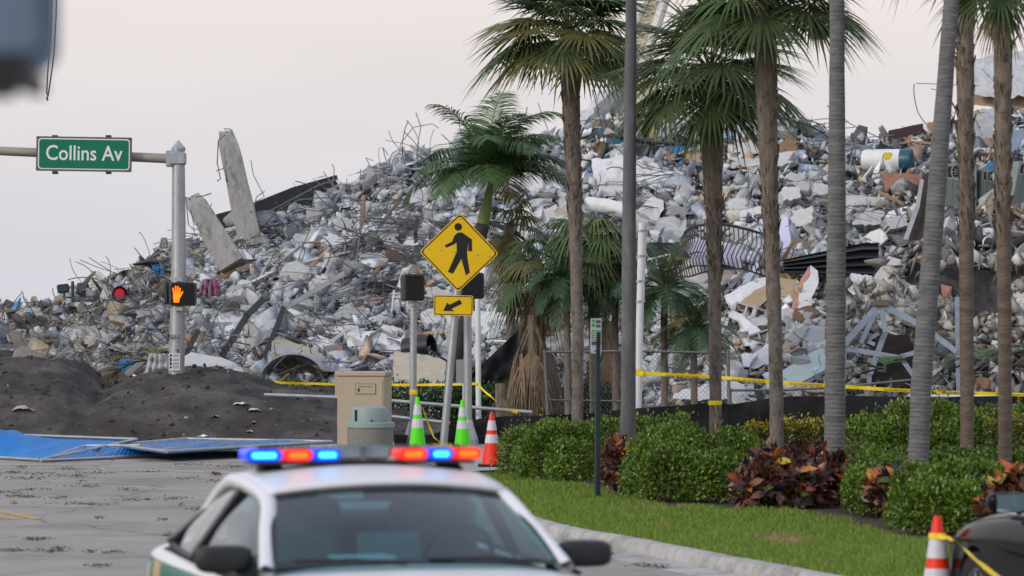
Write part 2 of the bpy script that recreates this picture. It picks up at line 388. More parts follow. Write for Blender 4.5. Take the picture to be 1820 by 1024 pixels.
# ------------------------------------------------------------------ heap of dark fill along the road
dirt_m = mat('dark_fill_dirt', (.05, .043, .040), .97, var=.45, scale=2.2, bump=1, bscale=18, dirt=(.15, .135, .125), dirt_amt=.75, dirt_scale=.8)
BR = [(-500, 640), (-60, 640), (40, 636), (110, 636), (150, 652), (195, 688), (235, 672), (280, 662), (330, 652), (370, 654), (405, 657), (440, 664), (480, 682), (520, 688), (560, 690), (600, 700), (660, 716), (720, 735), (790, 752)]
def berm_z(X, D):
    u = CX + X / 73.5 * F
    zr = H + (HZ - interp(BR, u)) / F * 73.5
    t = (D - 68.6 - .5 * n3(X * .5, 1)) / 4.9
    if t < 0: return -.03
    pr = math.sin(min(t, 1) * math.pi / 2) ** .8 if t < 1 else max(0, 1 - ((t - 1) / 1.1) ** 1.6)
    return zr * pr + (.10 * n3(X * 1.2, D * 1.2) + .06 * n3(X * 3, D * 3, 5) + .03 * n3(X * 9, D * 9, 2)) * min(1, t * 4) * (pr > .02)
def berm_fn(a, b):
    X = -17 + 15.8 * a; D = 68 + 11 * b; return (X, D, berm_z(X, D))
o = MB().grid(berm_fn, 320, 150).build('dirt_bank', dirt_m, world=False, smooth='all'); o['kind'] = 'structure'

# ------------------------------------------------------------------ the rubble mound: surface in (column, t)
RIDGE = [(-400, 566), (0, 552), (60, 552), (120, 538), (170, 508), (230, 484), (290, 446), (340, 432), (400, 428), (470, 398), (560, 366), (620, 338), (660, 312), (700, 290), (760, 278), (830, 272), (900, 262), (1000, 250), (1040, 232), (1130, 212), (1250, 212), (1330, 208), (1400, 218), (1470, 244), (1540, 256), (1600, 246), (1650, 230), (1720, 220), (1820, 204), (2200, 196)]
DF = [(-400, 80.5), (300, 81), (700, 83), (1300, 82), (1560, 81), (2200, 81)]
def surf(u, t):
    ry = interp(RIDGE, u); d0 = interp(DF, u); d1 = d0 + 12.5
    D = d0 + (d1 - d0) * t
    zr = H + (HZ - ry) / F * d1
    X = (u - CX) / F * D
    if t < 0: z = zr * .06 * (1 + t * 4)
    elif t <= 1: z = zr * (.06 + .94 * t ** .82)
    else: z = zr * max(0, 1 - ((t - 1) / .9) ** 1.5) - .02
    am = max(0, min(1, 4 * t)) * (1.0 if t < .85 else .75)
    z += am * (.32 * n3(X * .55, D * .55, 3) + .2 * n3(X * 1.4, D * 1.4, 9) + .1 * n3(X * 3.5, D * 3.5, 4))
    return Vector((X, D, z))
def sy(p): return HZ - (p.z - H) * F / p.y
def on_pile(px, py, lift=0.0):
    px = min(max(px, -380), 2180); prev = None
    for k in range(0, 61):
        p = surf(px, k / 60)
        if sy(p) <= py:
            if prev is not None and sy(prev) - sy(p) > 1e-6:
                f = (sy(prev) - py) / (sy(prev) - sy(p)); p = prev.lerp(p, f)
            break
        prev = p
    p = p.copy(); p.z += lift; return p
mound_m = mat('shaded_rubble_dust', (.13, .13, .132), .97, var=.45, scale=2.5, bump=1, bscale=14, dirt=(.06, .055, .05), dirt_amt=.8, dirt_scale=1.8)  # dust colour darkened: shade of the gaps between pieces is painted in
o = MB().grid(lambda a, b: surf(-380 + 2560 * a, -.28 + 2.13 * b) - Vector((0, 0, .08)), 420, 150).build('rubble_mound', mound_m, world=False); o['kind'] = 'structure'

# --- chunk prototypes: broken blocks, plates, boards
def proto_chunk(seed, flat=1.0, n=11, long=1.0):
    r = random.Random(seed); bm = bmesh.new()
    for _ in range(n):
        v = Vector((r.uniform(-1, 1), r.uniform(-1, 1), r.uniform(-1, 1))); k = max(abs(v.x), abs(v.y), abs(v.z)); v = v / k * r.uniform(.75, 1)
        bm.verts.new((v.x * .5 * long, v.y * .5, v.z * .5 * flat))
    res = bmesh.ops.convex_hull(bm, input=bm.verts); bmesh.ops.delete(bm, geom=[g for g in res['geom_interior'] if isinstance(g, bmesh.types.BMVert)], context='VERTS')
    bmesh.ops.triangulate(bm, faces=bm.faces); bmesh.ops.recalc_face_normals(bm, faces=bm.faces); return bm
def proto_arrays(bm):
    bm.verts.index_update(); V = np.array([v.co[:] for v in bm.verts]); Fc = np.array([[v.index for v in f.verts] for f in bm.faces]); return V, Fc
CH = [proto_arrays(proto_chunk(s, random.Random(s).uniform(.35, .85), 7 + s % 3)) for s in range(18)]
PL = [proto_arrays(proto_chunk(50 + s, .1, 12, 1.3)) for s in range(8)]
BD = [proto_arrays(proto_chunk(80 + s, .22, 10, 7)) for s in range(5)]
for V, _ in BD: V[:, 1] *= .8
def rot_random(rs, n):
    q = rs.randn(n, 4); q /= np.linalg.norm(q, axis=1)[:, None]; a, b, c, d = q.T
    return np.stack([np.stack([1 - 2 * (c * c + d * d), 2 * (b * c - a * d), 2 * (b * d + a * c)], 1), np.stack([2 * (b * c + a * d), 1 - 2 * (b * b + d * d), 2 * (c * d - a * b)], 1), np.stack([2 * (b * d - a * c), 2 * (c * d + a * b), 1 - 2 * (b * b + c * c)], 1)], 1)
def merge(protos, pos, rot, scl, cols, which):
    Vs, Fs, Cs, off = [], [], [], 0
    for k, (V, Fc) in enumerate(protos):
        ix = np.where(which == k)[0]
        if len(ix) == 0: continue
        W = np.einsum('nij,vj->nvi', rot[ix], V) * scl[ix][:, None, None] + pos[ix][:, None, :]
        Vs.append(W.reshape(-1, 3)); m = len(V)
        Fs.append((Fc[None] + (np.arange(len(ix)) * m)[:, None, None] + off).reshape(-1, 3)); off += len(ix) * m
        Cs.append(np.repeat(cols[ix], m, 0))
    return np.concatenate(Vs), np.concatenate(Fs), np.concatenate(Cs)
GREYS = [(.52, .53, .535), (.46, .465, .47), (.38, .385, .395), (.60, .605, .60), (.28, .285, .295), (.48, .47, .44), (.56, .57, .58), (.42, .43, .44), (.26, .26, .27)]
HOUSE = [(.68, .69, .71), (.62, .60, .55), (.42, .29, .17), (.22, .14, .09), (.05, .16, .30), (.34, .33, .32), (.12, .11, .11), (.5, .42, .32), (.55, .55, .58), (.45, .44, .42), (.30, .2, .14), (.04, .05, .06)]
DARK = [(.22, .19, .16), (.13, .115, .1), (.29, .26, .22), (.08, .07, .065), (.33, .32, .30), (.19, .15, .11), (.4, .37, .32), (.26, .25, .24), (.36, .29, .2)]
MIXR = [(.46, .44, .41), (.62, .60, .56), (.40, .30, .22), (.34, .33, .31), (.40, .29, .24), (.62, .63, .64), (.5, .51, .52), (.25, .23, .21), (.5, .48, .44), (.12, .11, .105), (.56, .50, .42)]
def zone(u, y, r):
    if u < 330 + 40 * r.uniform(-1, 1) and y < 700:
        return DARK if r.random() < .72 else GREYS
    if u > 1010 and y < 300 + 25 * r.uniform(-1, 1) + (60 if u > 1480 else 0): return HOUSE if r.random() < .75 else GREYS
    if u > 1560: return DARK if r.random() < .6 else MIXR
    if u > 1180 and y > 470: return MIXR
    if y > 590 + 30 * r.uniform(-1, 1) : return MIXR if r.random() < .3 else GREYS
    return GREYS if r.random() < .95 else MIXR
def scatter(n, seed, smin, smax, power=2.0, urange=(-250, 2050)):
    r = random.Random(seed); pos, cols, scl = [], [], []
    for _ in range(n):
        u = r.uniform(*urange); y0 = interp(RIDGE, u); y = r.uniform(y0 - 4, 735)
        if r.random() < .1: y = y0 + r.uniform(-3, 12)
        p = on_pile(u, y); s = smin + (smax - smin) * r.random() ** power
        p.z += s * r.uniform(-.15, .32); pos.append(p[:]); scl.append(s)
        c = r.choice(zone(u, y, r)); k = r.uniform(.92, 1.38) * (1 + .34 * n3(u / 55, y / 38, 2) - (.18 if u < 330 else 0) - (.25 if u > 1500 and y > 340 else 0)); cols.append([c[0] * k * .95, c[1] * k, c[2] * k * 1.05])
    return np.array(pos), np.array(cols), np.array(scl)
rub_m = mat('rubble_fragments', (.4, .4, .4), .92, attr='col', var=.25, scale=7, bump=.8, bscale=22)
rs = np.random.RandomState(11)
def scatter_obj(name, protos, n, seed, smin, smax, power, label, cat):
    rs = np.random.RandomState(seed); p_, c_, s_ = scatter(n, seed, smin, smax, power)
    V, Fc, C = merge(protos, p_, rot_random(rs, n), s_, c_, rs.randint(0, len(protos), n))
    return tag(np_mesh(name, V, Fc, rub_m, colors=C, kind='stuff'), label, cat)
scatter_obj('broken_concrete_rubble', CH, 26000, 21, .045, .34, 2.8, 'loose small broken concrete and debris covering the whole rubble mound', 'rubble')
scatter_obj('sheet_debris', PL, 6500, 22, .10, .62, 2.4, 'small flat scraps of board and plaster among the rubble', 'debris')
scatter_obj('stick_debris', BD, 6000, 23, .035, .11, 1.6, 'thin splinters, laths and metal strips among the rubble', 'debris')

scatter_obj('rubble_grit', CH, 14000, 24, .025, .09, 1.5, 'fine gritty crumbs filling the gaps between rubble pieces', 'grit')
# --- the largest pieces as things of their own
def proto_mesh(bm, name, m, bev=0.0):
    if bev: bmesh.ops.bevel(bm, geom=bm.edges[:], offset=bev, segments=1, affect='EDGES')
    me = bpy.data.meshes.new(name); bm.to_mesh(me); me.materials.append(m); return me
CHM = {}
def shade_of(c, nm): return mat(nm, c, .93, var=.22, scale=5, bump=.9, bscale=22, rand=.15, dirt=tuple(q * .5 for q in c), dirt_amt=.5, dirt_scale=3)
chunk_kinds = [('pale', shade_of((.58, .585, .585), 'chunk_pale')), ('grey', shade_of((.43, .435, .445), 'chunk_grey')), ('dark', shade_of((.25, .235, .215), 'chunk_dark'))]
CHM = {k: [proto_mesh(proto_chunk(200 + s, .7, 10 + s % 3), 'concrete_chunk', m) for s in range(7)] for k, m in chunk_kinds}
r = random.Random(5)
CHL = {'pale': 'pale jagged concrete chunk lying loose on the rubble slope', 'grey': 'mid grey jagged concrete chunk lying loose on the rubble slope', 'dark': 'dark dirty concrete chunk lying among the rubble'}
for i in range(300):
    u = r.uniform(-20, 1840); y0 = interp(RIDGE, u); y = r.uniform(y0 + 6, 690)
    if 1020 < u and y < 300 and r.random() < .8: u = r.uniform(430, 1000); y = r.uniform(interp(RIDGE, u) + 5, 560)
    k = 'dark' if (u < 330 and r.random() < .5) or r.random() < .12 else ('pale' if r.random() < .5 else 'grey')
    s = .22 + .48 * r.random() ** 2.6
    p = on_pile(u, y); p.z += s * .18
    o = bpy.data.objects.new('concrete_chunk', r.choice(CHM[k])); col.objects.link(o); o.location = p
    o.rotation_euler = (r.uniform(0, 6.3), r.uniform(0, 6.3), r.uniform(0, 6.3)); o.scale = (s * r.uniform(.8, 1.3), s, s * r.uniform(.7, 1.1))
    tag(o, CHL[k], 'concrete chunk', k + ' concrete chunks on the rubble')
# bent reinforcing bars
def rebar_path(p, r, L, curl, up):
    d = Vector((r.uniform(-1, 1), r.uniform(-.5, .3), r.uniform(-.1, 1) * up)).normalized(); ax = Vector((r.uniform(-1, 1), r.uniform(-1, 1), r.uniform(-1, 1))).normalized()
    n = 9; pts = [p.copy()]
    for k in range(n):
        d = (Matrix.Rotation(curl / n * r.uniform(.3, 1.7), 3, ax) @ d).normalized(); d.z -= .05; pts.append(pts[-1] + d * L / n)
    return pts
def rebar_spot(r):
    u = r.choice([r.uniform(-20, 350), r.uniform(330, 860), r.uniform(330, 860), r.uniform(860, 1820)]); y0 = interp(RIDGE, u)
    y = y0 + r.uniform(0, 14) if r.random() < .1 else r.uniform(y0 + 12, 690); return u, y
r = random.Random(77)
for i in range(230):
    u, y = rebar_spot(r); p = on_pile(u, y, -.05)
    top = y < interp(RIDGE, u) + 15
    rr = .012 if not top else .009
    b = MB().tube(rebar_path(p, r, r.uniform(.5, 1.3 if top else 2.2), r.choice([-1, 1]) * r.uniform(.2, 2.4), 1.2 if top else .55), rr * r.uniform(.8, 1.4), 5)
    o = b.build('bent_rebar', rebar_m, smooth=True)
    tag(o, 'thin bent steel bar sticking out of the rubble slope', 'rebar', 'bent bars in the rubble')
V, b = None, MB(); r = random.Random(78)
for i in range(900):
    u, y = rebar_spot(r); p = on_pile(u, y, .02)
    b.tube(rebar_path(p, r, r.uniform(.4, 1.5), r.choice([-1, 1]) * r.uniform(.2, 2.5), .3), r.uniform(.006, .013), 3, cap=False)
for i in range(210):                                     # combed bundles of bars draped down the slope
    u, y = rebar_spot(r); d0 = Vector((r.gauss(-.3 if u < 900 else .2, .8), -.45, r.uniform(-.75, .1))).normalized(); L0 = r.uniform(.8, 2.4)
    for j in range(r.randint(5, 12)):
        p = on_pile(u + r.gauss(0, 9), y + r.gauss(0, 6), .08); d = (d0 + Vector((r.gauss(0, .14), r.gauss(0, .1), r.gauss(0, .14)))).normalized(); pts = [p]
        for k in range(7):
            d = (d + Vector((r.gauss(0, .09), 0, r.gauss(-.02, .09)))).normalized(); q = pts[-1] + d * L0 / 7
            uu = CX + q.x / q.y * F; g_ = on_pile(uu, sy(q)); pts.append(q)
        b.tube(pts, r.uniform(.007, .013), 3, cap=False)
tag(b.build('wire_tangle', rebar_m, smooth=True, kind='stuff'), 'tangle of fine wire and bars spread over the rubble', 'wire')
# boards, sheets, strips
def slab_mesh(seed, w_, h_, t, m, jag=.12, name='panel'):
    r = random.Random(seed); n = 9; poly = []
    for k in range(n):
        a = 2 * math.pi * k / n; x, y = math.cos(a), math.sin(a); q = 1 / max(abs(x), abs(y)); poly.append((x * q * w_ / 2 * r.uniform(1 - jag, 1), y * q * h_ / 2 * r.uniform(1 - jag, 1)))
    b = MB().prism(poly, -t / 2, t / 2, lambda x, y, z: Vector((x, y, z)))
    me = bpy.data.meshes.new(name); me.from_pydata([tuple(q) for q in b.v], [], b.f); me.materials.append(m); return me
pm = lambda n, c, rough=.8: mat(n, c, rough, var=.15, scale=4, rand=.12, dirt=tuple(q * .55 for q in c), dirt_amt=.5, dirt_scale=3)
white_b = pm('white_board', (.72, .73, .75)); grey_b = pm('grey_sheet', (.36, .375, .39)); tan_b = pm('tan_board', (.47, .34, .22)); brown_b = pm('brown_board', (.2, .11, .075)); blue_b = pm('blue_plastic', (.03, .2, .42), .5); cream_b = pm('cream_panel', (.47, .42, .335)); terra_b = pm('terracotta_render', (.42, .22, .17)); lav_b = pm('lavender_foam', (.60, .60, .78)); dark_b = pm('charred_sheet', (.035, .034, .036))
steel_b = mat('bluish_steel', (.28, .33, .4), .45, .5, var=.2, rand=.1, dirt=(.2, .2, .22), dirt_amt=.4)
kinds = [('white', white_b, 'white plasterboard fragment tipped over on the debris heap', 50, lambda u, y: u > 1000 or y > 560), ('grey', grey_b, 'flat grey sheet fragment lying on the rubble', 26, lambda u, y: True), ('tan', tan_b, 'torn tan board fragment among the debris', 30, lambda u, y: u < 330 or u > 1000 or y > 560), ('brown', brown_b, 'dark brown board fragment among the debris', 24, lambda u, y: True), ('blue', blue_b, 'scrap of bright blue plastic among the debris', 12, lambda u, y: y < 300 and u > 1000 or u < 300), ('cream', cream_b, 'cream panel fragment tilted in the rubble', 18, lambda u, y: u > 1000), ('black', dark_b, 'black sheet scrap wedged in the rubble', 22, lambda u, y: True)]
r = random.Random(31)
for nm, m, lab, n, ok in kinds:
    mes = [slab_mesh(s, 1, r.uniform(.45, .8), .05, m, .2, nm + '_board_scrap') for s in range(4)]
    k = 0
    while k < n:
        u = r.uniform(-10, 1830); y = r.uniform(interp(RIDGE, u) + 4, 690)
        if not ok(u, y): continue
        k += 1; s = .3 + .5 * r.random() ** 1.6; p = on_pile(u, y); p.z += s * .12
        o = bpy.data.objects.new(nm + '_board_scrap', r.choice(mes)); col.objects.link(o); o.location = p; o.scale = (s, s, .7 + .5 * r.random())
        o.rotation_euler = (R(r.uniform(15, 95)), R(r.uniform(-35, 35)), R(r.uniform(-60, 60)))
        tag(o, lab, 'panel', nm + ' panel fragments in the debris')
for nm, m, lab, n in (('wooden_board', wood, 'splintered timber board poking from the debris', 70), ('metal_strip', grey_b, 'bent grey metal strip lying across the rubble', 55), ('dark_metal_strip', dark_metal, 'black metal strip lying across the rubble', 45), ('white_trim', white_b, 'narrow white trim strip lying on the debris', 30)):
    me = slab_mesh(9, 1, .075, .04, m, .05, nm)
    for k in range(n):
        u = r.uniform(-10, 1830); y = r.uniform(interp(RIDGE, u) + 2, 690); s = r.uniform(.6, 1.7); p = on_pile(u, y, .06)
        o = bpy.data.objects.new(nm, me); col.objects.link(o); o.location = p; o.scale = (s, r.uniform(.8, 1.5), 1)
        o.rotation_euler = (R(r.uniform(0, 180)), R(r.gauss(-25 if 380 < u < 720 else 0, 28)), R(r.uniform(-35, 35)))
        tag(o, lab, 'board' if 'board' in nm else 'strip', lab)
# ================================================================== street furniture
# --- signal pole with mast arm, street-name sign, pedestrian head
DP = 72.0
base = XD(311, DP, .0)
pole = thing('signal_pole', base, 'tall grey steel signal pole with mast arm, stencilled number and push-button placard', 'signal pole')
topz = P(0, 268, DP).z
MB().tube([base, base + Vector((.07, 0, topz * .6)), XD(317, DP, topz)], [.155, .135, .115], 12).build('post', galv, pole, smooth=True)
MB().lathe([(.128, 0), (.13, .05), (.115, .07), (.0, .2)], 12, XD(317, DP, topz)).build('post_cap', galv, pole, smooth=True)
arm_m = mat('weathered_arm', (.34, .31, .27), .6, .3, var=.25, scale=3, dirt=(.22, .14, .08), dirt_amt=.5, stretch=(.6, 3, 3))
MB().tube([P(300, 282, DP), P(150, 275, DP), P(-420, 250, DP)], [.088, .085, .07], 12).build('mast_arm', arm_m, pole, smooth=True)
b = MB().box(P(303, 282, DP), (.16, .2, .3), ch=.02); b.box(P(316, 282, DP) + Vector((0, 0, 0)), (.3, .28, .24), ch=.03); b.build('arm_bracket', galv, pole)
text('stencilled_number', 'J031-1', .115, camface(P(311, 599, DP) + Vector((0, -.165, 0))), ink, pole, .002, .8)
text('stencilled_digit', '2', .13, camface(P(317.5, 626, DP) + Vector((0, -.165, 0))), ink, pole, .002)
pl = camface(P(311.5, 643, DP) + Vector((0, -.17, 0)))
plac = MB().prism(rrect(.2, .31, .015), 0, .004, T4(pl)).build('placard', white_paint, pole)
b = MB()
for yy, hh in ((.115, .05), (.04, .07), (-.03, .05), (-.1, .04)):
    b.prism([(-.085, yy - hh / 2), (-.05, yy - hh / 2), (-.05, yy + hh / 2), (-.085, yy + hh / 2)], .005, .007, T4(pl))
    for q in (-.012, .012): b.prism([(-.03, yy + q - .005), (.085, yy + q - .005), (.085, yy + q + .005), (-.03, yy + q + .005)], .005, .007, T4(pl))
b.prism([(-.095, -.062), (.095, -.062), (.095, -.058), (-.095, -.058)], .005, .007, T4(pl)); b.build('placard_print', ink, plac)
def collar(o, p, r, name='hose_clamp'): return MB().lathe([(r, -.012), (r + .006, -.012), (r + .006, .012), (r, .012)], 14, p).build(name, galv, o, smooth=True)

sign_c = P(149, 274, DP - .24)
green_s = mat('sign_green', (.0, .165, .085), .45, var=.05); white_s = mat('sign_white', (.78, .8, .8), .45, var=.04)
sg = thing('street_name_sign', sign_c, 'green street sign reading Collins Av hung on the mast arm', 'street sign')
M = camface(sign_c, roll=R(-.9))
MB().prism(rrect(1.74, .63, .012), -.05, 0, T4(M)).build('sign_casing', mat('sign_casing', (.10, .11, .13), .5, var=.1), sg)
MB().prism(rrect(1.67, .565, .06), .001, .004, T4(M)).build('sign_border', white_s, sg)
MB().prism(rrect(1.63, .525, .05), .005, .008, T4(M)).build('sign_face', green_s, sg)
text('sign_lettering', 'Collins Av', .385, M @ Matrix.Translation((0, .005, .010)), white_s, sg, .0035, .87)
for px in (98, 193):
    for py in (243, 307): MB().box(P(px, py, DP - .12), (.09, .2, .05)).build('sign_clamp', dark_metal, sg)

def ped_head(root, c, yaw=0.0, hand=False):
    Mx = camface(c, yaw)
    MB().prism(rrect(.45, .43, .05), -.2, 0, T4(Mx)).build('housing', black_plastic, root)
    MB().prism(rrect(.40, .38, .03), .001, .004, T4(Mx)).build('lens_screen', mat('lens_screen', (.012, .012, .013), .6, var=.1), root)
    b = MB()
    for k in range(9): b.prism([(-.2, -.18 + k * .042), (.2, -.18 + k * .042), (.2, -.174 + k * .042), (-.2, -.174 + k * .042)], .006, .018, T4(Mx))
    for k in range(9): b.prism([(-.19 + k * .045, -.185), (-.185 + k * .045, -.185), (-.185 + k * .045, .185), (-.19 + k * .045, .185)], .004, .018, T4(Mx))
    b.build('visor_grid', black_plastic, root)
    if hand:
        hm = emit('hand_glow', (1.0, .13, .0), 2.6); b = MB(); s = .155; ox = -.1
        def bar(x0, y0, x1, y1, w_):
            a, e_ = Vector((x0, y0)), Vector((x1, y1)); d = (e_ - a).normalized(); n_ = Vector((-d.y, d.x)) * w_; pts = [a + n_, a - n_, e_ - n_ * .8, e_ + d * w_ * .7, e_ + n_ * .8]
            b.prism([(q.x * s / .155 + ox, q.y) for q in pts], .019, .022, T4(Mx))
        b.prism([(-.062 + ox, -.15), (.03 + ox, -.15), (.05 + ox, -.05), (.058 + ox, .03), (-.072 + ox, .03), (-.075 + ox, -.06)], .019, .022, T4(Mx))
        for x0, x1, y1 in ((-.062, -.076, .11), (-.026, -.03, .145), (.012, .014, .14), (.044, .056, .11)): bar(x0, .03, x1, y1, .0135)
        bar(.04, -.06, .1, .045, .015)
        b.build('hand_symbol', hm, root)
c = P(325, 523, DP - .32)
ph = thing('pedestrian_signal', c - Vector((0, 0, .22)), 'pedestrian signal showing a lit orange hand, bolted to the tall grey pole', 'pedestrian signal')
ped_head(ph, c, R(-4), True)
b = MB().box(P(318, 497, DP - .2), (.14, .2, .07)); b.box(P(318, 549, DP - .2), (.14, .2, .07)); b.build('mounting_bracket', galv, ph)
ph2 = thing('side_signal_head', P(297, 540, DP), 'narrow dark signal housing seen edge-on on the left of the tall grey pole', 'pedestrian signal')
MB().box(P(297, 521, DP), (.07, .42, .42), ch=.02).build('housing', dark_metal, ph2)
MB().box(P(301, 521, DP), (.08, .12, .1)).build('mounting_bracket', galv, ph2)

# --- crosswalk warning sign on its leaning post
DS = 62.5
g0, g1 = G(787, 814) if False else XD(786, DS), P(817, 470, DS)
xs = thing('crosswalk_sign', g0, 'yellow diamond crosswalk sign with walking figure above a yellow arrow plaque on a leaning post', 'traffic sign')
lean = math.atan2(g1.x - g0.x, g1.z - g0.z)
MB().tube([g0, g1], .062, 12).build('post', galv, xs, smooth=True)
ye = mat('sign_yellow', (.86, .55, .006), .45, var=.07, scale=3, dirt=(.6, .4, .05), dirt_amt=.3)
c = P(816, 449, DS) + Vector((0, -.075, 0)); M = camface(c, R(2), R(-1.5)); s = .62 * 1.02
def diamond(k): 
    q = rrect(s * k * math.sqrt(2), s * k * math.sqrt(2), .05 * k); a = R(45); return [(x * math.cos(a) - y * math.sin(a), x * math.sin(a) + y * math.cos(a)) for x, y in q]
dp = MB().prism(diamond(1.0), -.004, 0, T4(M)).build('diamond_plate', ye, xs)
b = MB(); o1, o2 = diamond(.965), diamond(.925); n = len(o1)
b.add([M @ Vector((x, y, .0015)) for x, y in o1] + [M @ Vector((x, y, .0015)) for x, y in o2], [(i, (i + 1) % n, n + (i + 1) % n, n + i) for i in range(n)]); b.build('diamond_border', ink, dp)
# walking figure: head, torso with arms, legs (units: sign half-diagonal 0.62)
S = .0092
def fig(pts, z): return [((x - 816) * S * .97, (449 - y) * S * .97) for x, y in pts]
b = MB()
b.prism([(lambda a: ((813.3 + 6.6 * math.cos(a) - 816) * S, (449 - 405 + 6.6 * math.sin(a)) * S))(2 * math.pi * k / 18) for k in range(18)], .001, .003, T4(M))
for poly in ([(811, 414), (820, 413), (829, 419), (832, 428), (830, 448), (812, 450), (811, 430)],
             [(812, 415), (812, 431), (806, 435), (793, 441), (790, 437), (803, 430), (807, 419)],
             [(827, 418), (838, 425), (839, 446), (832, 446), (832, 430), (827, 426)],
             [(812, 447), (830, 446), (822, 457), (806, 487), (797, 484), (806, 462)],
             [(817, 450), (830, 446), (831, 458), (836, 484), (829, 489), (821, 462)]):
    b.prism(fig(poly, 0), .001 + .0006 * len(b.v) / 60, .003 + .0006 * len(b.v) / 60, T4(M))
b.build('walking_figure', ink, dp)
b = MB()
for px, py in ((816, 391), (828, 390), (764, 444), (784, 446), (848, 452), (868, 454), (817, 507), (808, 448)): b.lathe([(0, .012), (.012, .008), (.013, 0)], 8, M @ Vector(((px - 816) * S, (449 - py) * S, .001)), M.to_3x3())
b.build('bolt', galv, dp)
c = P(806, 543, DS) + Vector((0, -.08, 0)); M = camface(c, R(2), R(-1.2))
pq = MB().prism(rrect(.625, .325, .03), -.004, 0, T4(M)).build('arrow_plaque', ye, xs)
o1, o2 = rrect(.60, .30, .025), rrect(.575, .275, .02); n = len(o1)
MB().add([M @ Vector((x, y, .0015)) for x, y in o1] + [M @ Vector((x, y, .0015)) for x, y in o2], [(i, (i + 1) % n, n + (i + 1) % n, n + i) for i in range(n)]).build('plaque_border', ink, pq)
ar = [(-.16, -.09), (-.10, .045), (-.065, .01), (.1, .095), (.135, .03), (-.03, -.055), (.01, -.09)]
MB().prism(ar, .001, .003, T4(M)).build('arrow', ink, pq)

# --- two pedestrian signals seen from behind, on posts with flared bases
def back_signal(px, D, base_px, label, headpx, headpy, r=.055, hw=.42):
    g = XD(base_px, D, .13)
    t = thing('pedestrian_signal', g, label, 'pedestrian signal')
    MB().tube([g, P(px, headpy + 24, D)], r, 12).build('post', galv, t, smooth=True)
    MB().lathe([(.17, 0), (.165, .1), (.1, .3), (.07, .42)], 8, g).build('base_cover', galv, t)
    c = P(headpx, headpy, D); b = MB().box(c, (hw * .8, .36, .43), rotz(R(12)), ch=.03)
    hb = b.build('housing', black_plastic, t)
    b = MB()
    for k in range(9): b.box(c + rotz(R(12)) @ Vector((0, -.185, -.18 + k * .045)), (hw * .7, .02, .018), rotz(R(12)))
    b.build('cooling_rib', black_plastic, hb)
    MB().lathe([(.07, -.05), (.085, -.05), (.085, .03), (.07, .03)], 10, P(px, headpy + 28, D)).build('clamp', galv, t, smooth=True)
    return t
back_signal(735, 63.5, 734, 'black pedestrian signal box on a straight post behind the green cone and tape knot', 733, 511)
back_signal(831, 64.5, 832, 'black pedestrian signal box half hidden behind the crosswalk diamond', 836, 508, .065, .5)
wp = thing('slim_white_post', XD(851, 71), 'slim white steel post standing against the ivy hedge', 'post')
MB().tube([XD(851, 71), P(849, 533, 71)], .05, 10).build('post', white_paint, wp, smooth=True)
MB().lathe([(.052, 0), (.05, .03), (0, .045)], 10, P(849, 533, 71)).build('post_cap', white_paint, wp, smooth=True)
bs = thing('small_blank_sign', XD(822, 66.5, .13), 'small pale sign plate seen from behind between the signal posts', 'traffic sign')
MB().prism(rrect(.26, .40, .03), -.004, 0, T4(camface(P(824, 660, 66.5), R(15)))).build('plate', galv, bs)
MB().tube([XD(824, 66.5, .13), P(824, 640, 66.5) + Vector((0, .03, 0))], .022, 8).build('post', galv, bs)

# --- utility cabinet
g = XD(648, 62.5, .136); cb = thing('utility_cabinet', g, 'beige roadside equipment cabinet with nameplate beside the grey litter bin', 'cabinet')
beige = mat('beige_enamel', (.44, .365, .27), .55, var=.08, scale=2, dirt=(.3, .24, .17), dirt_amt=.35)
rz = rotz(R(-9)); Wc, Dc, Hc = .76, .62, 1.17
def cbx(n, p, d, m, par, ch=0.0): return MB().box(g + rz @ Vector(p), d, rz, ch).build(n, m, par)
cbx('cabinet_body', (0, 0, Hc / 2), (Wc, Dc, Hc), beige, cb, .01)
cbx('cabinet_lid', (0, 0, Hc + .035), (Wc + .05, Dc + .05, .07), beige, cb, .012)
cbx('plinth', (0, 0, .04), (Wc + .08, Dc + .08, .08), walk_c, cb)
dr = cbx('door', (0, -Dc / 2 - .006, Hc * .5), (Wc - .06, .012, Hc - .12), beige, cb)
nf = cbx('nameplate', (.08, -Dc / 2 - .016, Hc - .2), (.33, .008, .165), mat('nameplate_edge', (.10, .085, .065), .6, var=.1), dr)
cbx('nameplate_face', (.08, -Dc / 2 - .0225, Hc - .2), (.315, .006, .15), beige, nf)
text('nameplate_lettering', 'STATE ROAD CABINET', .022, camface(g + rz @ Vector((.08, -Dc / 2 - .027, Hc - .165)), R(-9)), ink, nf, 0)
cbx('door_handle', (-.03, -Dc / 2 - .03, Hc - .215), (.022, .02, .05), ink, dr)
cbx('side_latch', (-Wc / 2 - .008, -.1, Hc - .2), (.016, .03, .05), dark_metal, cb)
cbx('side_box', (-Wc / 2 - .04, .1, Hc - .12), (.09, .36, .4), beige, cb)

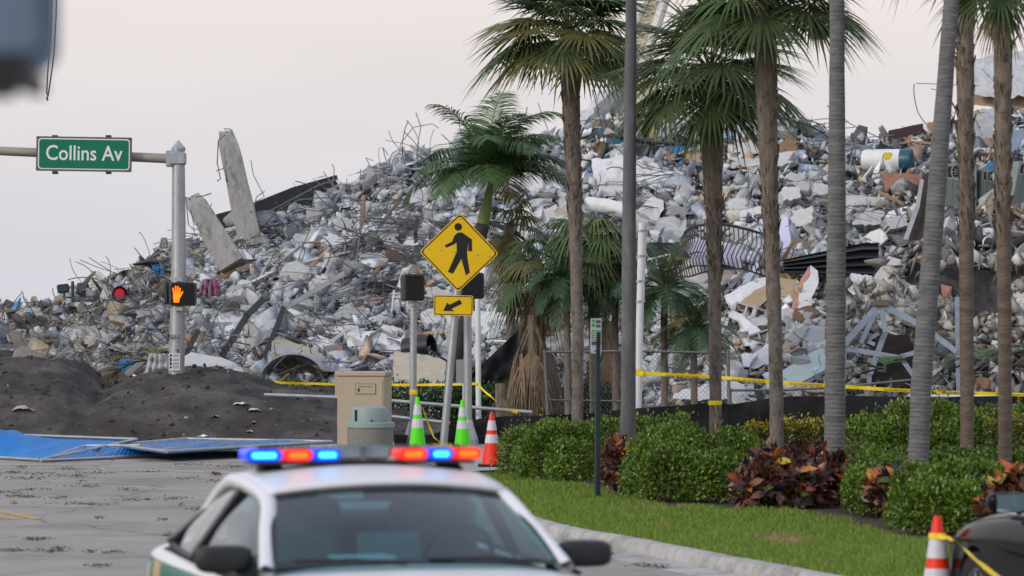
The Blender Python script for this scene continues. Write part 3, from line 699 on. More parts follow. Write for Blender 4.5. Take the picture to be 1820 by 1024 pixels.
# --- litter bin
g = XD(658, 60.3, .136); tb = thing('litter_bin', g, 'round pebble concrete litter bin with pale green domed lid', 'litter bin')
peb = mat('pebble_concrete', (.24, .235, .215), .95, var=.55, scale=70, bump=.8, bscale=80)
lidm = mat('sage_plastic', (.26, .335, .325), .55, var=.1, scale=3)
MB().lathe([(.0, 0), (.33, 0), (.345, .03), (.355, .42), (.0, .42)], 32, g).build('bin_body', peb, tb, smooth=True)
MB().lathe([(.35, .42), (.375, .425), (.375, .49), (.36, .505), (.30, .51), (0, .51)], 32, g).build('lid_rim', lidm, tb, smooth=True)
ld = MB().lathe([(.285, .51), (.28, .69), (.262, .725), (.2, .742), (0, .755)], 32, g).build('lid', lidm, tb, smooth=True)
MB().box(g + Vector((-.21, -.2, .61)), (.03, .03, .17), rotz(R(45))).build('lid_flap_edge', ink, ld)
MB().box(g + Vector((.03, -.29, .535)), (.02, .02, .03)).build('lid_lock', ink, ld)

# --- traffic cones
def cone(name, p, h, body, label, rb):
    t = thing(name, p, label, 'traffic cone')
    cm = mat(name + '_plastic', body, .5, var=.06); refl = mat('reflective_collar', (.62, .62, .66), .35, var=.1, scale=12)
    rr = lambda k: rb * (1 - k) + .03 * k
    MB().prism(rrect(rb * 2.6, rb * 2.6, .04), 0, .035, lambda x, y, z: p + Vector((x, y, z))).build('base', mat('cone_base_rubber', tuple(q * .8 for q in body) if 'green' in name else (.02, .02, .02), .7, var=.1), t)
    segs = [(.03 / h, .44, cm, 'cone_body'), (.44, .60, refl, 'reflective_band'), (.60, .68, cm, 'cone_body'), (.68, .86, refl, 'reflective_band'), (.86, .985, cm, 'cone_tip')]
    for a, b_, m, n in segs:
        e_ = .0035 if m is refl else 0
        pr = [(rr(a) + e_, a * h), (rr(b_) + e_, b_ * h)]
        if n == 'cone_tip': pr = [(rr(a), a * h), (rr(.9), .9 * h), (rr(.9) * .9, .91 * h), (.03, h * .985), (.026, h), (0, h)]
        MB().lathe(pr, 24, p).build(n, m, t, smooth=True)
    return t
org, lime = (.85, .03, .008), (.10, .80, .01)
orange_c = cone('orange_cone', XD(874, 56, .137), .76, org, 'orange cone with two white bands at the lawn edge behind the patrol car', .15)
cone('lime_cone', XD(742, 61.5, .137), .86, lime, 'lime green cone with white bands beside the tape knot', .145)
cone('lime_cone', XD(822, 61.8, .137), .80, lime, 'lime green cone with white bands right of the leaning sign post', .145)
pc = XD(1666, 28.2, 0)
cone('orange_cone', pc, .93, org, 'orange cone with yellow tape tied on, in front of the black car', .172)

# --- police tape
def ribbon(pts, wd=.075, twist=0.0, n=6, sag=0.0):
    out = []
    for a, b_ in zip(pts, pts[1:]):
        for k in range(n): 
            t = k / n; q = Vector(a).lerp(Vector(b_), t); q.z -= sag * 4 * t * (1 - t); out.append(q)
    out.append(Vector(pts[-1])); vs, fs = [], []
    for i, q in enumerate(out):
        a = twist * i / len(out) + .25 * math.sin(i * 1.3); up = Vector((0, math.sin(a), math.cos(a))); vs += [q + up * wd / 2, q - up * wd / 2]
    fs = [(2 * i, 2 * i + 1, 2 * i + 3, 2 * i + 2) for i in range(len(out) - 1)]
    return MB().add(vs, fs)
DT = 64.6
t = thing('police_tape', XD(1132, DT), 'yellow police line tape stretched low from the white pole past the palm trunks', 'tape')
line = [(1130, 663), (1270, 670), (1382, 680), (1485, 686), (1540, 690), (1640, 696), (1730, 699), (1830, 702), (2380, 712)]
ribbon([P(a, b_, DT + .1 * math.sin(a)) for a, b_ in line], .058, 0, 5).build('ribbon', tape_y, t)
for px, py, rl in ((1212, 669, -3.6), (1330, 677, -4.2), (1432, 684, -3.2), (1600, 694.5, -3), (1706, 699, -1.5), (1800, 702, -1.5)):
    text('lettering', 'POLICE LINE DO NOT CROSS', .043, camface(P(px, py, DT - .16), 0, R(rl)), ink, t, .001, .95)
ribbon([P(1128, 662, DT - .12), P(1143, 664, DT - .13), P(1146, 684, DT - .14)], .09, 2, 3).build('tape_tail', tape_y, t)
MB().lathe([(.075, -.05), (.08, -.03), (.078, .05)], 12, XD(1137, DT, P(0, 662, DT).z)).build('tape_wrap', tape_y, t, smooth=True)
t = thing('police_tape', XD(735, 63.3, .14), 'yellow tape tied to the signal post and trailing down past the lime cone', 'tape')
ribbon([P(728, 697, 63.3), P(738, 697, 63.2), P(752, 728, 63.2), P(763, 758, 63.2), P(772, 778, 63.3), P(800, 800, 63.4)], .085, 5.5, 5).build('ribbon', tape_y, t)
MB().lathe([(.066, -.04), (.07, 0), (.066, .04)], 12, P(735, 697, 63.5)).build('tape_wrap', tape_y, t, smooth=True)
t = thing('police_tape', XD(700, 73.6), 'yellow tape strung along the ivy hedge to the slim white post', 'tape')
ribbon([P(470, 678, 73.6), P(560, 682, 73.6), P(700, 684, 73.6), P(848, 682, 70.9)], .045, 0, 6, .01).build('ribbon', tape_y, t)
ribbon([P(850, 683, 70.8), P(872, 704, 70.6), P(897, 722, 70.6), P(920, 733, 70.5)], .05, 3, 4, .02).build('tape_tail', tape_y, t)
t = thing('police_tape', XD(1272, 53.7, .1), 'scrap of yellow tape knotted around a slender palm trunk', 'tape')
MB().lathe([(.092, -.03), (.096, .0), (.092, .03)], 12, P(1271, 716, 54)).build('tape_wrap', tape_y, t, smooth=True)
ribbon([P(1270, 714, 53.85), P(1274, 735, 53.8), P(1271, 752, 53.8), P(1274, 774, 53.8)], .06, 5, 4).build('tape_tail', tape_y, t)
t = thing('police_tape', XD(1674, 28.1), 'yellow tape running down from the orange cone past the black car', 'tape')
ribbon([pc + Vector((-.03, -.06, .79)), pc + Vector((.05, -.08, .785)), P(1700, 962, 27.6), P(1735, 996, 26.8), P(1778, 1030, 26.0), P(1900, 1100, 24)], .042, 4, 6).build('ribbon', tape_y, t)
MB().lathe([(.064, -.02), (.066, 0), (.06, .02)], 12, pc + Vector((0, 0, .79))).build('tape_wrap', tape_y, t, smooth=True)

# --- parking sign, white pole, lamp post
g = G(1062, 889, .1); ps = thing('parking_sign', g, 'narrow white and green parking sign on a dark channel post in the lawn', 'sign')
MB().box((g + P(1062, 590, g.y)) / 2, (.055, .05, (P(0, 590, g.y) - g).z), rotz(R(20))).build('post', mat('green_post', (.03, .05, .055), .5, .3, var=.2), ps)
M = camface(P(1059.5, 597, g.y) + Vector((0, -.035, 0)), R(64), R(0))
pt = MB().prism(rrect(.30, .42, .025), -.003, 0, T4(M)).build('plate', white_s, ps)
gr2 = mat('parking_green', (.08, .5, .09), .5, var=.05)
b = MB()
for x0, x1, y0, y1 in ((-.13, .13, -.05, .07), (-.13, -.03, .11, .15), (-.13, -.03, .165, .195)): b.prism([(x0, y0), (x1, y0), (x1, y1), (x0, y1)], .001, .003, T4(M))
b.build('green_panel', gr2, pt)
b = MB()
for x0, x1, y0, y1 in ((-.13, .13, -.11, -.065), (-.0, .12, .15, .19), (-.0, .12, .1, .135), (-.05, .06, -.19, -.17)): b.prism([(x0, y0), (x1, y0), (x1, y1), (x0, y1)], .001, .003, T4(M))
b.build('print', mat('sign_grey_print', (.12, .12, .14), .6), pt)
b = MB()
for yy in (.045, .02, -.005, -.03): b.prism([(-.11, yy - .006), (.11, yy - .006), (.11, yy + .006), (-.11, yy + .006)], .0035, .0045, T4(M))
b.build('lettering', white_s, pt)

DW = 66.0; wp = thing('white_pole', XD(1134, DW), 'white painted pole with conduit and clamps beside the grey lamp post', 'pole')
MB().tube([XD(1132, DW), P(1141, 396, DW)], .062, 14).build('post', white_paint, wp, smooth=True)
MB().tube([P(1149, 400, DW), P(1146, 465, DW), P(1144, 535, DW)], .014, 6).build('conduit', white_paint, wp, smooth=True)
for px, py in ((1140, 410), (1139, 455), (1137, 500), (1136, 536)):
    b = MB().lathe([(.064, -.02), (.072, -.02), (.072, .02), (.064, .02)], 14, P(px, py, DW)); b.box(P(px + 6, py, DW), (.1, .03, .02)); b.build('clamp', galv, wp)
DL = 53.0; lp = thing('lamp_post', XD(1116, DL, .1), 'thick dark grey concrete lamp post rising from the shrubs', 'lamp post')
lpm = mat('stained_concrete_post', (.115, .12, .127), .85, var=.3, scale=3, bump=.4, bscale=50, stretch=(1, 1, .35), dirt=(.3, .31, .32), dirt_amt=.4, dirt_scale=5)
MB().tube([XD(1116, DL, .1), P(1118, 400, DL), P(1122, 0, DL), P(1124, -250, DL)], [.105, .093, .074, .06], 16).build('post', lpm, lp, smooth=True)
MB().tube([P(1124, -250, DL), P(1118, -275, DL), P(1060, -300, DL)], [.05, .04, .03], 8).build('lamp_arm', galv, lp, smooth=True)
MB().lathe([(0, .05), (.12, .03), (.16, -.03), (.1, -.08), (0, -.09)], 12, P(1050, -296, DL)).build('lamp_head', galv, lp, smooth=True)

# --- overhead cable with a loose loop, and the close-by signal head at the upper left
g = P(88, -90, 60); hc = thing('hanging_cable', P(84, 178, 60), 'thin black cable loop hanging down in the sky', 'cable')
cm = mat('cable_rubber', (.03, .03, .035), .6)
MB().tube([P(102, -60, 60), P(99, 40, 60), P(96, 95, 60), P(90, 140, 60), P(85, 172, 60), P(83, 165, 60), P(84, 140, 60), P(90, 60, 60), P(94, -60, 60)], .011, 6).build('loop', cm, hc, smooth=True)
MB().tube([P(83, 172, 60), P(84.5, 179, 60)], .014, 6).build('loop_end', cm, hc)
sw = thing('span_wire', P(-600, -80, 60), 'taut steel span wire crossing high over the road', 'cable')
MB().tube([P(-600, -110, 60), P(100, -60, 60), P(900, -110, 60)], .014, 6).build('strand', cm, sw)
DN = 6.2
hd = thing('close_signal_head', P(-150, 190, DN), 'blurred blue grey signal housing hanging at the upper edge of the scene', 'signal head')
blu = mat('blue_grey_enamel', (.13, .19, .26), .35, .2, var=.2, scale=8)
c = P(-102, -98, DN); wd = (190 - -15) / F * DN
MB().prism(rrect(.36, .44, .04), -.22, 0, T4(camface(c + Vector((0, 0, .03)), R(6)))).build('housing', blu, hd, smooth=True)
MB().prism(rrect(.30, .40, .03), .001, .03, T4(camface(c + Vector((-.0, 0, .03)), R(6)))).build('door', blu, hd, smooth=True)
b = MB(); r = random.Random(2)
for k in range(13): 
    x = -.155 + k * .024; hgt = r.uniform(.02, .045); b.box(c + Vector((x, .06, -.20 - hgt / 2)), (.02, .2, hgt))
b.box(c + Vector((-.01, .1, -.195)), (.28, .2, .03)); b.build('bottom_brush_seal', black_plastic, hd)
MB().tube([Vector((c.x - .34, c.y + .1, 0)), Vector((c.x - .34, c.y + .1, 3.4))], .055, 12).build('post', galv, hd, smooth=True)
MB().box(c + Vector((-.25, .1, .05)), (.2, .06, .06)).build('arm', galv, hd)

# ------------------------------------------------------------------ fences
def fabric(corners_top, bottom_fn, n=60, fold=.03, seed=0):
    tab = [(a[0], a) for a in corners_top]
    def fn(a, b_):
        k = a * (len(corners_top) - 1); i = min(int(k), len(corners_top) - 2); f = k - i
        q0, q1 = corners_top[i], corners_top[i + 1]; px, py, D = [lerp(q0[j], q1[j], f) for j in range(3)]
        top = P(px, py, D); z = lerp(top.z, bottom_fn(px), b_); q = Vector((top.x, top.y, z))
        q.y += fold * (n3(q.x * 3.1 + seed, b_ * 2.2) + .5 * n3(q.x * 9, b_ * 4, seed)) * (1 if 0 < b_ < 1 else .4); q.z += .02 * n3(q.x * 2, 7 + seed) * (1 - b_); return q
    return fn
st = [(700, 772, 63), (760, 774, 64), (800, 762, 64.5), (850, 744, 65), (900, 740, 65.3), (1030, 736, 65.6), (1130, 726, 65.8), (1270, 716, 66), (1300, 719, 66), (1380, 706, 66), (1480, 703, 66), (1640, 706, 66.2), (1830, 703, 66.4), (1990, 700, 66.5), (2400, 696, 66.8)]
sf = thing('silt_fence', XD(1200, 66), 'long low black silt fence running behind the shrub bed', 'fence')
MB().grid(fabric(st, lambda px: -.02, seed=3, fold=.09), 200, 8).build('fabric', cloth_black, sf, smooth='all')
stake = MB()
for i, px in enumerate(range(790, 1900, 170)):
    D = 66.3; y = interp([(a, b_) for a, b_, _ in st], px); MB().box((XD(px, D) + P(px, y - 2, D)) / 2, (.035, .035, (P(px, y - 2, D).z))).build('stake', wood, sf)
def chain_link(px0, px1, y0, y1, D, root, pitch=.085, y0b=None):
    a0, a1 = XD(px0, D).x, XD(px1, D).x; zt, zb = P(0, y0, D).z, P(0, y1, D).z; zt2 = zt if y0b is None else P(0, y0b, D).z; b = MB(); hh = zt - zb; r_ = .003
    k = a0 - hh
    while k < a1:
        for sgn in (1, -1):
            x0_, x1_ = (k, k + hh); 
            lo, hi = max(x0_, a0), min(x1_, a1)
            if hi > lo:
                f0, f1 = (lo - k) / hh, (hi - k) / hh
                za, zb_ = (zb + f0 * hh, zb + f1 * hh) if sgn > 0 else (zt - f0 * hh, zt - f1 * hh)
                b.tube([Vector((lo, D + .003 * sgn, za)), Vector((hi, D + .003 * sgn, zb_))], r_, 3, cap=False)
        k += pitch
    o = b.build('wire_mesh', galv_dark, root); o['kind'] = 'stuff'; return o
galv_dark = mat('weathered_galvanised', (.16, .17, .175), .6, .5, var=.3)
DFc = 70.0
cf = thing('chain_link_fence', XD(1130, DFc), 'sagging chain link fence with top rail in front of the damaged palms', 'fence')
chain_link(968, 1293, 626, 735, DFc, cf)
MB().tube([P(964, 626, DFc), P(1120, 624, DFc), P(1296, 628, DFc)], .022, 8).build('top_rail', galv_dark, cf, smooth=True)
MB().tube([P(968, 711, DFc), P(1110, 713, DFc)], .016, 8).build('middle_rail', galv_dark, cf, smooth=True)
for a, b_ in ((968, 976), (1294, 1297)): MB().tube([P(a, 622, DFc), XD(b_, DFc, -.02)], .03, 8).build('post', galv_dark, cf, smooth=True)
cf2 = thing('chain_link_fence', XD(1560, DFc), 'fallen low chain link panel below the bent steel frame', 'fence')
chain_link(1300, 1660, 690, 740, DFc, cf2)
MB().tube([P(1300, 694, DFc), P(1400, 693, DFc), P(1490, 688, DFc), P(1625, 675, DFc)], .022, 8).build('top_rail', galv_dark, cf2, smooth=True)
MB().tube([P(1296, 690, DFc), XD(1298, DFc)], .04, 8).build('post', galv_dark, cf2, smooth=True)
MB().tube([P(1650, 704, 66.9), P(1840, 706, 66.9)], .025, 8).build('loose_rail', white_paint, cf2, smooth=True)
fr = thing('fallen_rail', P(480, 704, 71.2), 'long grey pipe rail leaning along the foot of the ivy hedge', 'pipe')
MB().tube([P(470, 702, 71.2), P(640, 708, 71), P(946, 733, 70.6)], .035, 8).build('pipe', galv, fr, smooth=True)
fr = thing('fallen_rail', P(690, 740, 69.6), 'short grey pipe lying on dark dirt behind the lime cones', 'pipe')
MB().tube([P(600, 732, 69.8), P(700, 741, 69.6), P(800, 752, 69.4)], .03, 8).build('pipe', galv, fr, smooth=True)

# --- blue screened fence panels flattened on the road
blue_t = mat('blue_windscreen', (.0, .185, .54), .6, var=.16, scale=2.5, bump=.25, bscale=200)
def quadpt(c, a, b_): return (c[0].lerp(c[1], a)).lerp(c[3].lerp(c[2], a), b_)
def lying_panel(label, c, hump, cover, seed):
    t = thing('fence_panel', Vector((c[0].x, c[0].y, 0)), label, 'fence panel')
    def fn(a, b_):
        q = quadpt(c, a, b_); e_ = min(1, 6 * min(a, 1 - a, b_, 1 - b_)); q.z += e_ * (hump * (.6 + .5 * math.sin(a * 5 + seed)) * math.sin(math.pi * b_) + .07 * n3(a * 5, b_ * 4, seed) + .035 * n3(a * 14, b_ * 9, seed)); q.z = max(q.z, .012); return q
    MB().grid(fn, 40, 20, .006).build('windscreen', blue_t, t, smooth='all')
    up = Vector((0, 0, .03))
    for i in range(4):
        if i == 3 and cover: continue
        MB().tube([c[i] + up, c[(i + 1) % 4] + up], .024, 8).build('frame_tube', galv, t, smooth=True)
    if not cover:
        b = MB(); n = 22
        for k in range(n):
            for s0, s1, e0, e1 in (((k / n), 0, min(1, k / n + .25), 1), ((k / n), 1, min(1, k / n + .25), 0)):
                p0, p1 = quadpt(c, s0, s1), quadpt(c, e0, e1); pts = [p0.lerp(p1, j / 6) + up for j in range(7)]; 
                for j, q in enumerate(pts): a_ = lerp(s0, e0, j / 6); b2 = lerp(s1, e1, j / 6); q.z = fn(a_, b2).z + .02
                b.tube(pts, .003, 3, cap=False)
        o = b.build('wire_mesh', galv, t); o['kind'] = 'stuff'
    return t
lying_panel('blue screened fence panel lying flat with humped cloth on the road', [G(-70, 812), G(70, 821), P(243, 784, 63.5), P(-90, 772, 66.5)], .36, True, 1)
lying_panel('narrow flattened mesh fence panel over blue cloth, wedged under the blue cloth hump', [G(72, 822), G(300, 812), P(250, 795, 62.6), P(150, 796, 62.8)], .05, False, 2)
lying_panel('long flattened mesh fence panel over blue cloth, lying beyond the hump towards the bin', [P(205, 794, 62.9), P(296, 806, 60.9), P(590, 788, 64.6), P(330, 783, 66.3)], .09, False, 3)
# ================================================================== vegetation
def leaf_m(name, c, rough=.5, trans=.22, var=.3, rand=.2, spec=.35): return mat(name, c, rough, var=var, scale=9, rand=rand, trans=trans, spec=spec)
fan_green = leaf_m('fan_frond_green', (.085, .132, .05)); fan_olive = leaf_m('fan_frond_olive', (.17, .165, .055)); dead_frond = leaf_m('dead_frond', (.31, .235, .165), .9)
feather_green = leaf_m('feather_frond_green', (.07, .13, .045)); date_green = leaf_m('date_frond_green', (.06, .115, .055))
fibre = mat('palm_fibre', (.20, .165, .135), .95, var=.55, scale=9, bump=1, bscale=22, stretch=(2.2, 2.2, .55), dirt=(.08, .065, .05), dirt_amt=.5, dirt_scale=5)
def ring_mat(name, c, sc_):
    m = mat(name, c, .92, var=.32, scale=3, bump=.8, bscale=9, stretch=(1.4, 1.4, 4.5), dirt=tuple(q * .45 for q in c), dirt_amt=.6, dirt_scale=3.5)
    return m
ringed = ring_mat('ringed_bark', (.165, .165, .165), 1); brown_bark = ring_mat('brown_bark', (.16, .125, .1), 1)
mossy = mat('speckled_bark', (.18, .155, .135), .95, var=.35, scale=14, bump=.8, bscale=30, dirt=(.03, .028, .028), dirt_amt=.9, dirt_scale=6, stretch=(1, 1, .6))

def fan_frond(root, crown, az, el, Lp, Rb, droop, m, r, name='frond', nseg=32, spread=118, ragged=.12):
    d = Vector((math.cos(el) * math.cos(az), math.cos(el) * math.sin(az), math.sin(el))); s = Vector((-math.sin(az), math.cos(az), 0))
    b = MB(); pts = []
    for k in range(6):
        t = k / 5; pts.append(crown + d * Lp * t - Vector((0, 0, .22 * Lp * t * t)))
    b.tube(pts, [.016, .013, .011, .01, .009, .007], 4, cap=False)
    hub = pts[-1]; d2 = (pts[-1] - pts[-2]).normalized(); d2 = (d2 - Vector((0, 0, .25))).normalized(); nn = s.cross(d2); nn = nn if nn.z > 0 else -nn
    dth = R(2 * spread) / nseg
    for k in range(nseg):
        th = -R(spread) + dth * (k + .5); L = Rb * (.78 + .22 * math.cos(th)) * r.uniform(1 - ragged, 1 + ragged * .5)
        dr = (d2 * math.cos(th) + s * math.sin(th)).normalized(); sd = (s * math.cos(th) - d2 * math.sin(th))
        fold = (.05 if k % 2 else -.0) * Rb; dd = droop * r.uniform(.6, 1.5)
        vs = []
        for q, wf in ((.04, .5), (.35, 1.0), (.58, .92), (.78, .5), (1.0, .03)):
            p = hub + dr * L * q - Vector((0, 0, 1)) * dd * L * q ** 2.4 + nn * (fold * q * (1 - q) + .10 * L * q * (1 - q) * abs(math.sin(th)))
            hw = L * .42 * dth * .55 * wf if q >= .3 else L * q * dth * .52
            tw = nn * hw * .45
            vs += [p + sd * hw + tw * .3, p + tw, p - sd * hw + tw * .3] if False else [p + sd * hw, p + nn * hw * .5, p - sd * hw]
        fs = []
        for j in range(4):
            for a in (0, 1): fs.append((j * 3 + a, j * 3 + a + 1, j * 3 + a + 4, j * 3 + a + 3))
        b.add(vs, fs)
    return b.build(name, m, root, smooth='all')
def trunk_tube(root, pts, rad, m, rings=None, n=14, name='trunk', lump=.0):
    # pts: world points bottom to top; finely sampled with rings as real ridges
    L = sum((b_ - a).length for a, b_ in zip(pts, pts[1:])); step = rings or .12; N = max(4, int(L / step)); path, rr = [], []
    cum = [0]
    for a, b_ in zip(pts, pts[1:]): cum.append(cum[-1] + (b_ - a).length)
    def at(s):
        for i in range(len(pts) - 1):
            if s <= cum[i + 1] or i == len(pts) - 2:
                f = (s - cum[i]) / (cum[i + 1] - cum[i]); return pts[i].lerp(pts[i + 1], f), lerp(rad[i], rad[i + 1], f)
    for k in range(N):
        for f, g_ in (((0, 1.0), (.74, .99), (.87, 1.022)) if rings else ((0, 1.0),)):
            q, r_ = at(L * (k + f + .25 * n3(k * .7, 5)) / N if 0 < k < N - 1 else L * (k + f) / N); q = q.copy(); q.x += .006 * n3(0, 3, q.z * 2); path.append(q); rr.append(r_ * g_ * (1 + lump * n3(q.z * 7, 1, q.x * 5)))
    q, r_ = at(L); path.append(q); rr.append(r_)
    return MB().tube(path, rr, n).build(name, m, root, smooth='all')
def boots(root, pts, r0, m, count, r, size=.09):
    b = MB()
    for k in range(count):
        t = r.random(); q = pts[0].lerp(pts[1], t); a = r.uniform(0, 6.283); o_ = Vector((math.cos(a), math.sin(a), 0)); sd = Vector((-o_.y, o_.x, 0)); rr = lerp(r0[0], r0[1], t); h = size * r.uniform(.6, 1.6); w_ = size * r.uniform(.25, .5)
        lean = r.uniform(.05, .28) * (1 if r.random() < .85 else 2.2); p0 = q + o_ * (rr * .9); tip = p0 + Vector((0, 0, h)) + o_ * h * lean
        b.add([p0 + sd * w_ * .6, p0 - sd * w_ * .6, tip - sd * w_ * .4, tip + sd * w_ * .4, p0 - o_ * .02, tip - o_ * .015], [(0, 1, 2, 3), (1, 4, 5, 2), (4, 0, 3, 5), (3, 2, 5)])
    o = b.build('leaf_boot', m, root); o['kind'] = 'stuff'; return o
def fan_palm(label, trunk, wpx, D, crown_h, nf, Rb, Lp, seed, tm=None, mats=(fan_green, fan_olive), fibre_from=.0, dead=4, low=0, wind=0.0, elmin=-8):
    r = random.Random(seed); pts = [P(a, b_, D) for a, b_ in trunk]; pts[0].z = .08
    root = thing('fan_palm', pts[0], label, 'palm tree'); s = F / D
    rad = [w_ / s / 2 for w_ in wpx]
    if tm is None: tm = mossy
    if fibre_from:
        k = fibre_from; q = P(interp([(b_, a) for a, b_ in sorted(trunk, key=lambda z: z[1])], k), k, D); i = max(j for j, (a, b_) in enumerate(trunk) if b_ > k); rw = interp([(b_, w_ / s / 2) for (a, b_), w_ in sorted(zip(trunk, wpx), key=lambda z: z[0][1])], k)
        trunk_tube(root, pts[:i + 1] + [q], rad[:i + 1] + [rw], tm, lump=.06)
        trunk_tube(root, [q] + pts[i + 1:], [rw] + rad[i + 1:], fibre, name='fibrous_trunk', lump=.12)
        boots(root, (q.lerp(pts[-1], -.3), pts[-1]), (rw, rad[-1]), fibre, 420, r, .12)
    else: trunk_tube(root, pts, rad, tm, lump=.06)
    crown = pts[-1]
    for k in range(nf):
        az = k * 2.39996 + r.uniform(-.2, .2); f = k / nf; el = R(lerp(75, elmin, f ** .8)) + R(r.uniform(-10, 10))
        o = fan_frond(root, crown + Vector((0, 0, crown_h * (1 - f))), az + wind * math.sin(az), el, Lp * r.uniform(.8, 1.15), Rb * r.uniform(.85, 1.1), r.uniform(.12, .30) + (.08 if f > .6 else 0), mats[0] if r.random() < (.85 if f < .7 else .5) else mats[1], r, ragged=.2)
    for k in range(dead):
        az = r.uniform(0, 6.28); fan_frond(root, crown, az, R(-62), Lp * .6, Rb * .7, .5, dead_frond, r, 'dead_frond', 16, 60)
    return root
fan_palm('fan palm with leaning crown and shaggy upper trunk beside the concrete lamp post', [(1026, 790), (1027, 600), (1022, 400), (1016, 200), (1010, 80)], [20, 21, 22, 32, 34], 60, .25, 40, .92, .72, 1, fibre_from=330, dead=0, low=0)
fan_palm('fan palm with a broad low crown and one hanging frond on its neck', [(1272, 800), (1271, 600), (1269, 400), (1266, 260), (1262, 148)], [21, 22, 25, 42, 38], 54, .2, 40, .92, .74, 2, fibre_from=420, dead=0)
fan_palm('tallest fan palm with dense dark crown and dry fronds under it', [(1382, 810), (1378, 600), (1370, 400), (1362, 150), (1358, 22)], [24, 25, 27, 40, 36], 51, .3, 40, .92, .78, 3, fibre_from=380, dead=0, elmin=0)
fan_palm('fan palm with only its drooping lower fronds in view at the broken slab', [(1786, 850), (1786, 600), (1783, 300), (1783, 120), (1783, -30)], [24, 25, 27, 32, 28], 44, .15, 16, .6, .45, 4, tm=brown_bark, fibre_from=330, dead=2)
fan_palm('slender shaggy palm whose crown rises out of sight next to the leaning trunk', [(1719, 830), (1718, 600), (1717, 300), (1715, 0), (1712, -190)], [24, 25, 27, 34, 34], 48, .2, 26, .95, .55, 5, tm=brown_bark, fibre_from=290, dead=4, elmin=-40)
# hanging frond on the second palm
r = random.Random(40)
p2 = bpy.data.objects['fan_palm.001']; cr2 = P(1262, 215, 54)
p4_ = bpy.data.objects['fan_palm.003']; fan_frond(p4_, P(1783, 5, 44), R(-75), R(20), .12, .62, .85, fan_green, r)
fan_frond(p2, cr2, R(-50), R(25), .35, .75, .75, fan_green, r); fan_frond(p2, cr2, R(-120), R(15), .3, .6, .75, fan_green, r)

def pinnate(root, crown, az, el, L, m, r, nl=34, ll=.45, bend=1.1, droop=.5, name='frond', wind=None, lw=.016):
    d = Vector((math.cos(el) * math.cos(az), math.cos(el) * math.sin(az), math.sin(el))); b = MB(); p = crown.copy(); pts = [p.copy()]; n = 12
    for k in range(n):
        d = (d + Vector((0, 0, -bend / n * (1 + k * .12)))).normalized()
        if wind is not None: d = (d + wind / n).normalized()
        p = p + d * L / n; pts.append(p.copy())
    b.tube(pts, [.018 * (1 - k / (n + 1)) + .003 for k in range(n + 1)], 4, cap=False)
    for k in range(nl):
        t = .14 + .86 * k / nl; i = min(int(t * n), n - 1); q = pts[i].lerp(pts[i + 1], t * n - i); dd = (pts[i + 1] - pts[i]).normalized(); s = dd.cross(Vector((0, 0, 1)))
        s = s.normalized() if s.length > 1e-3 else Vector((1, 0, 0)); up = s.cross(dd)
        ln = ll * (math.sin(math.pi * (.18 + .72 * t)) + .15) * r.uniform(.85, 1.12)
        for sg in (-1, 1):
            dr = (s * sg * .8 + dd * r.uniform(.45, .75) + up * r.uniform(.05, .35)).normalized(); q2 = q; vs = []; cur = dr; hw = lw * r.uniform(.8, 1.2)
            side = cur.cross(up).normalized()
            for j, wf in enumerate((.5, 1, .8, .05)):
                vs += [q2 + side * hw * wf, q2 - side * hw * wf]; cur = (cur + Vector((0, 0, -droop * .5)) + (wind * .25 if wind is not None else Vector())).normalized(); q2 = q2 + cur * ln / 3
            b.add(vs, [(0, 1, 3, 2), (2, 3, 5, 4), (4, 5, 7, 6)])
    return b.build(name, m, root, smooth='all')
dark_trunk = mat('dark_palm_bark', (.06, .055, .052), .9, var=.3, bump=.6, bscale=14)
def feather_palm(label, trunk, wpx, D, nf, L, seed, tm, m, shaft=None, ll=.45, elmin=-10, wind=None, droop=.5, bend=1.1, nl=34, name='feather_palm', rings=None, lw=.016):
    r = random.Random(seed); pts = [P(a, b_, D) for a, b_ in trunk]; pts[0].z = min(.08, pts[0].z)
    root = thing(name, pts[0], label, 'palm tree'); s = F / D
    trunk_tube(root, pts, [q / s / 2 for q in wpx], tm, rings=rings)
    crown = pts[-1]
    if shaft:
        q = P(shaft[0], shaft[1], D); MB().tube([crown, crown.lerp(q, .3), q], [shaft[2] / s / 2, shaft[2] / s / 2 * .95, shaft[2] / s / 2 * .5], 12).build('crownshaft', mat('crownshaft_green', (.16, .24, .07), .5, var=.15), root, smooth=True); crown = q
    for k in range(nf):
        az = k * 2.39996 + r.uniform(-.25, .25); f = (k + .5) / nf
        pinnate(root, crown, az, R(lerp(80, elmin, f)) + R(r.uniform(-8, 8)), L * r.uniform(.85, 1.1), m if r.random() < .9 else fan_olive, r, nl, ll, bend, droop, wind=wind, lw=lw)
    return root
feather_palm('wind-bent feather palm with green crownshaft behind the crosswalk sign', [(790, 760), (806, 660), (826, 570), (845, 470), (858, 398)], [26, 25, 22, 20, 24], 77, 22, 1.95, 11, dark_trunk, feather_green, shaft=(873, 325, 22), ll=.66, elmin=34, wind=Vector((.3, 0, 0)), droop=.55, bend=1.15, nl=74, lw=.0125)
# royal-type ringed trunks with crowns far above the view
feather_palm('straight pale ringed palm trunk among the crotons', [(1483, 850), (1484, 700), (1487, 400), (1488, 100), (1487, -300)], [38, 37, 33, 27, 26], 47, 12, 2.2, 21, ringed, feather_green, shaft=(1487, -440, 26), ll=.7, elmin=-5, rings=.052, name='royal_palm')
feather_palm('leaning grey ringed palm trunk crossing the steel frame', [(1629, 860), (1636, 700), (1664, 350), (1682, 120), (1691, 0), (1715, -300)], [37, 37, 34, 29, 27, 26], 43, 12, 2.2, 22, ringed, feather_green, shaft=(1722, -430, 26), ll=.7, elmin=-5, rings=.048, name='royal_palm')
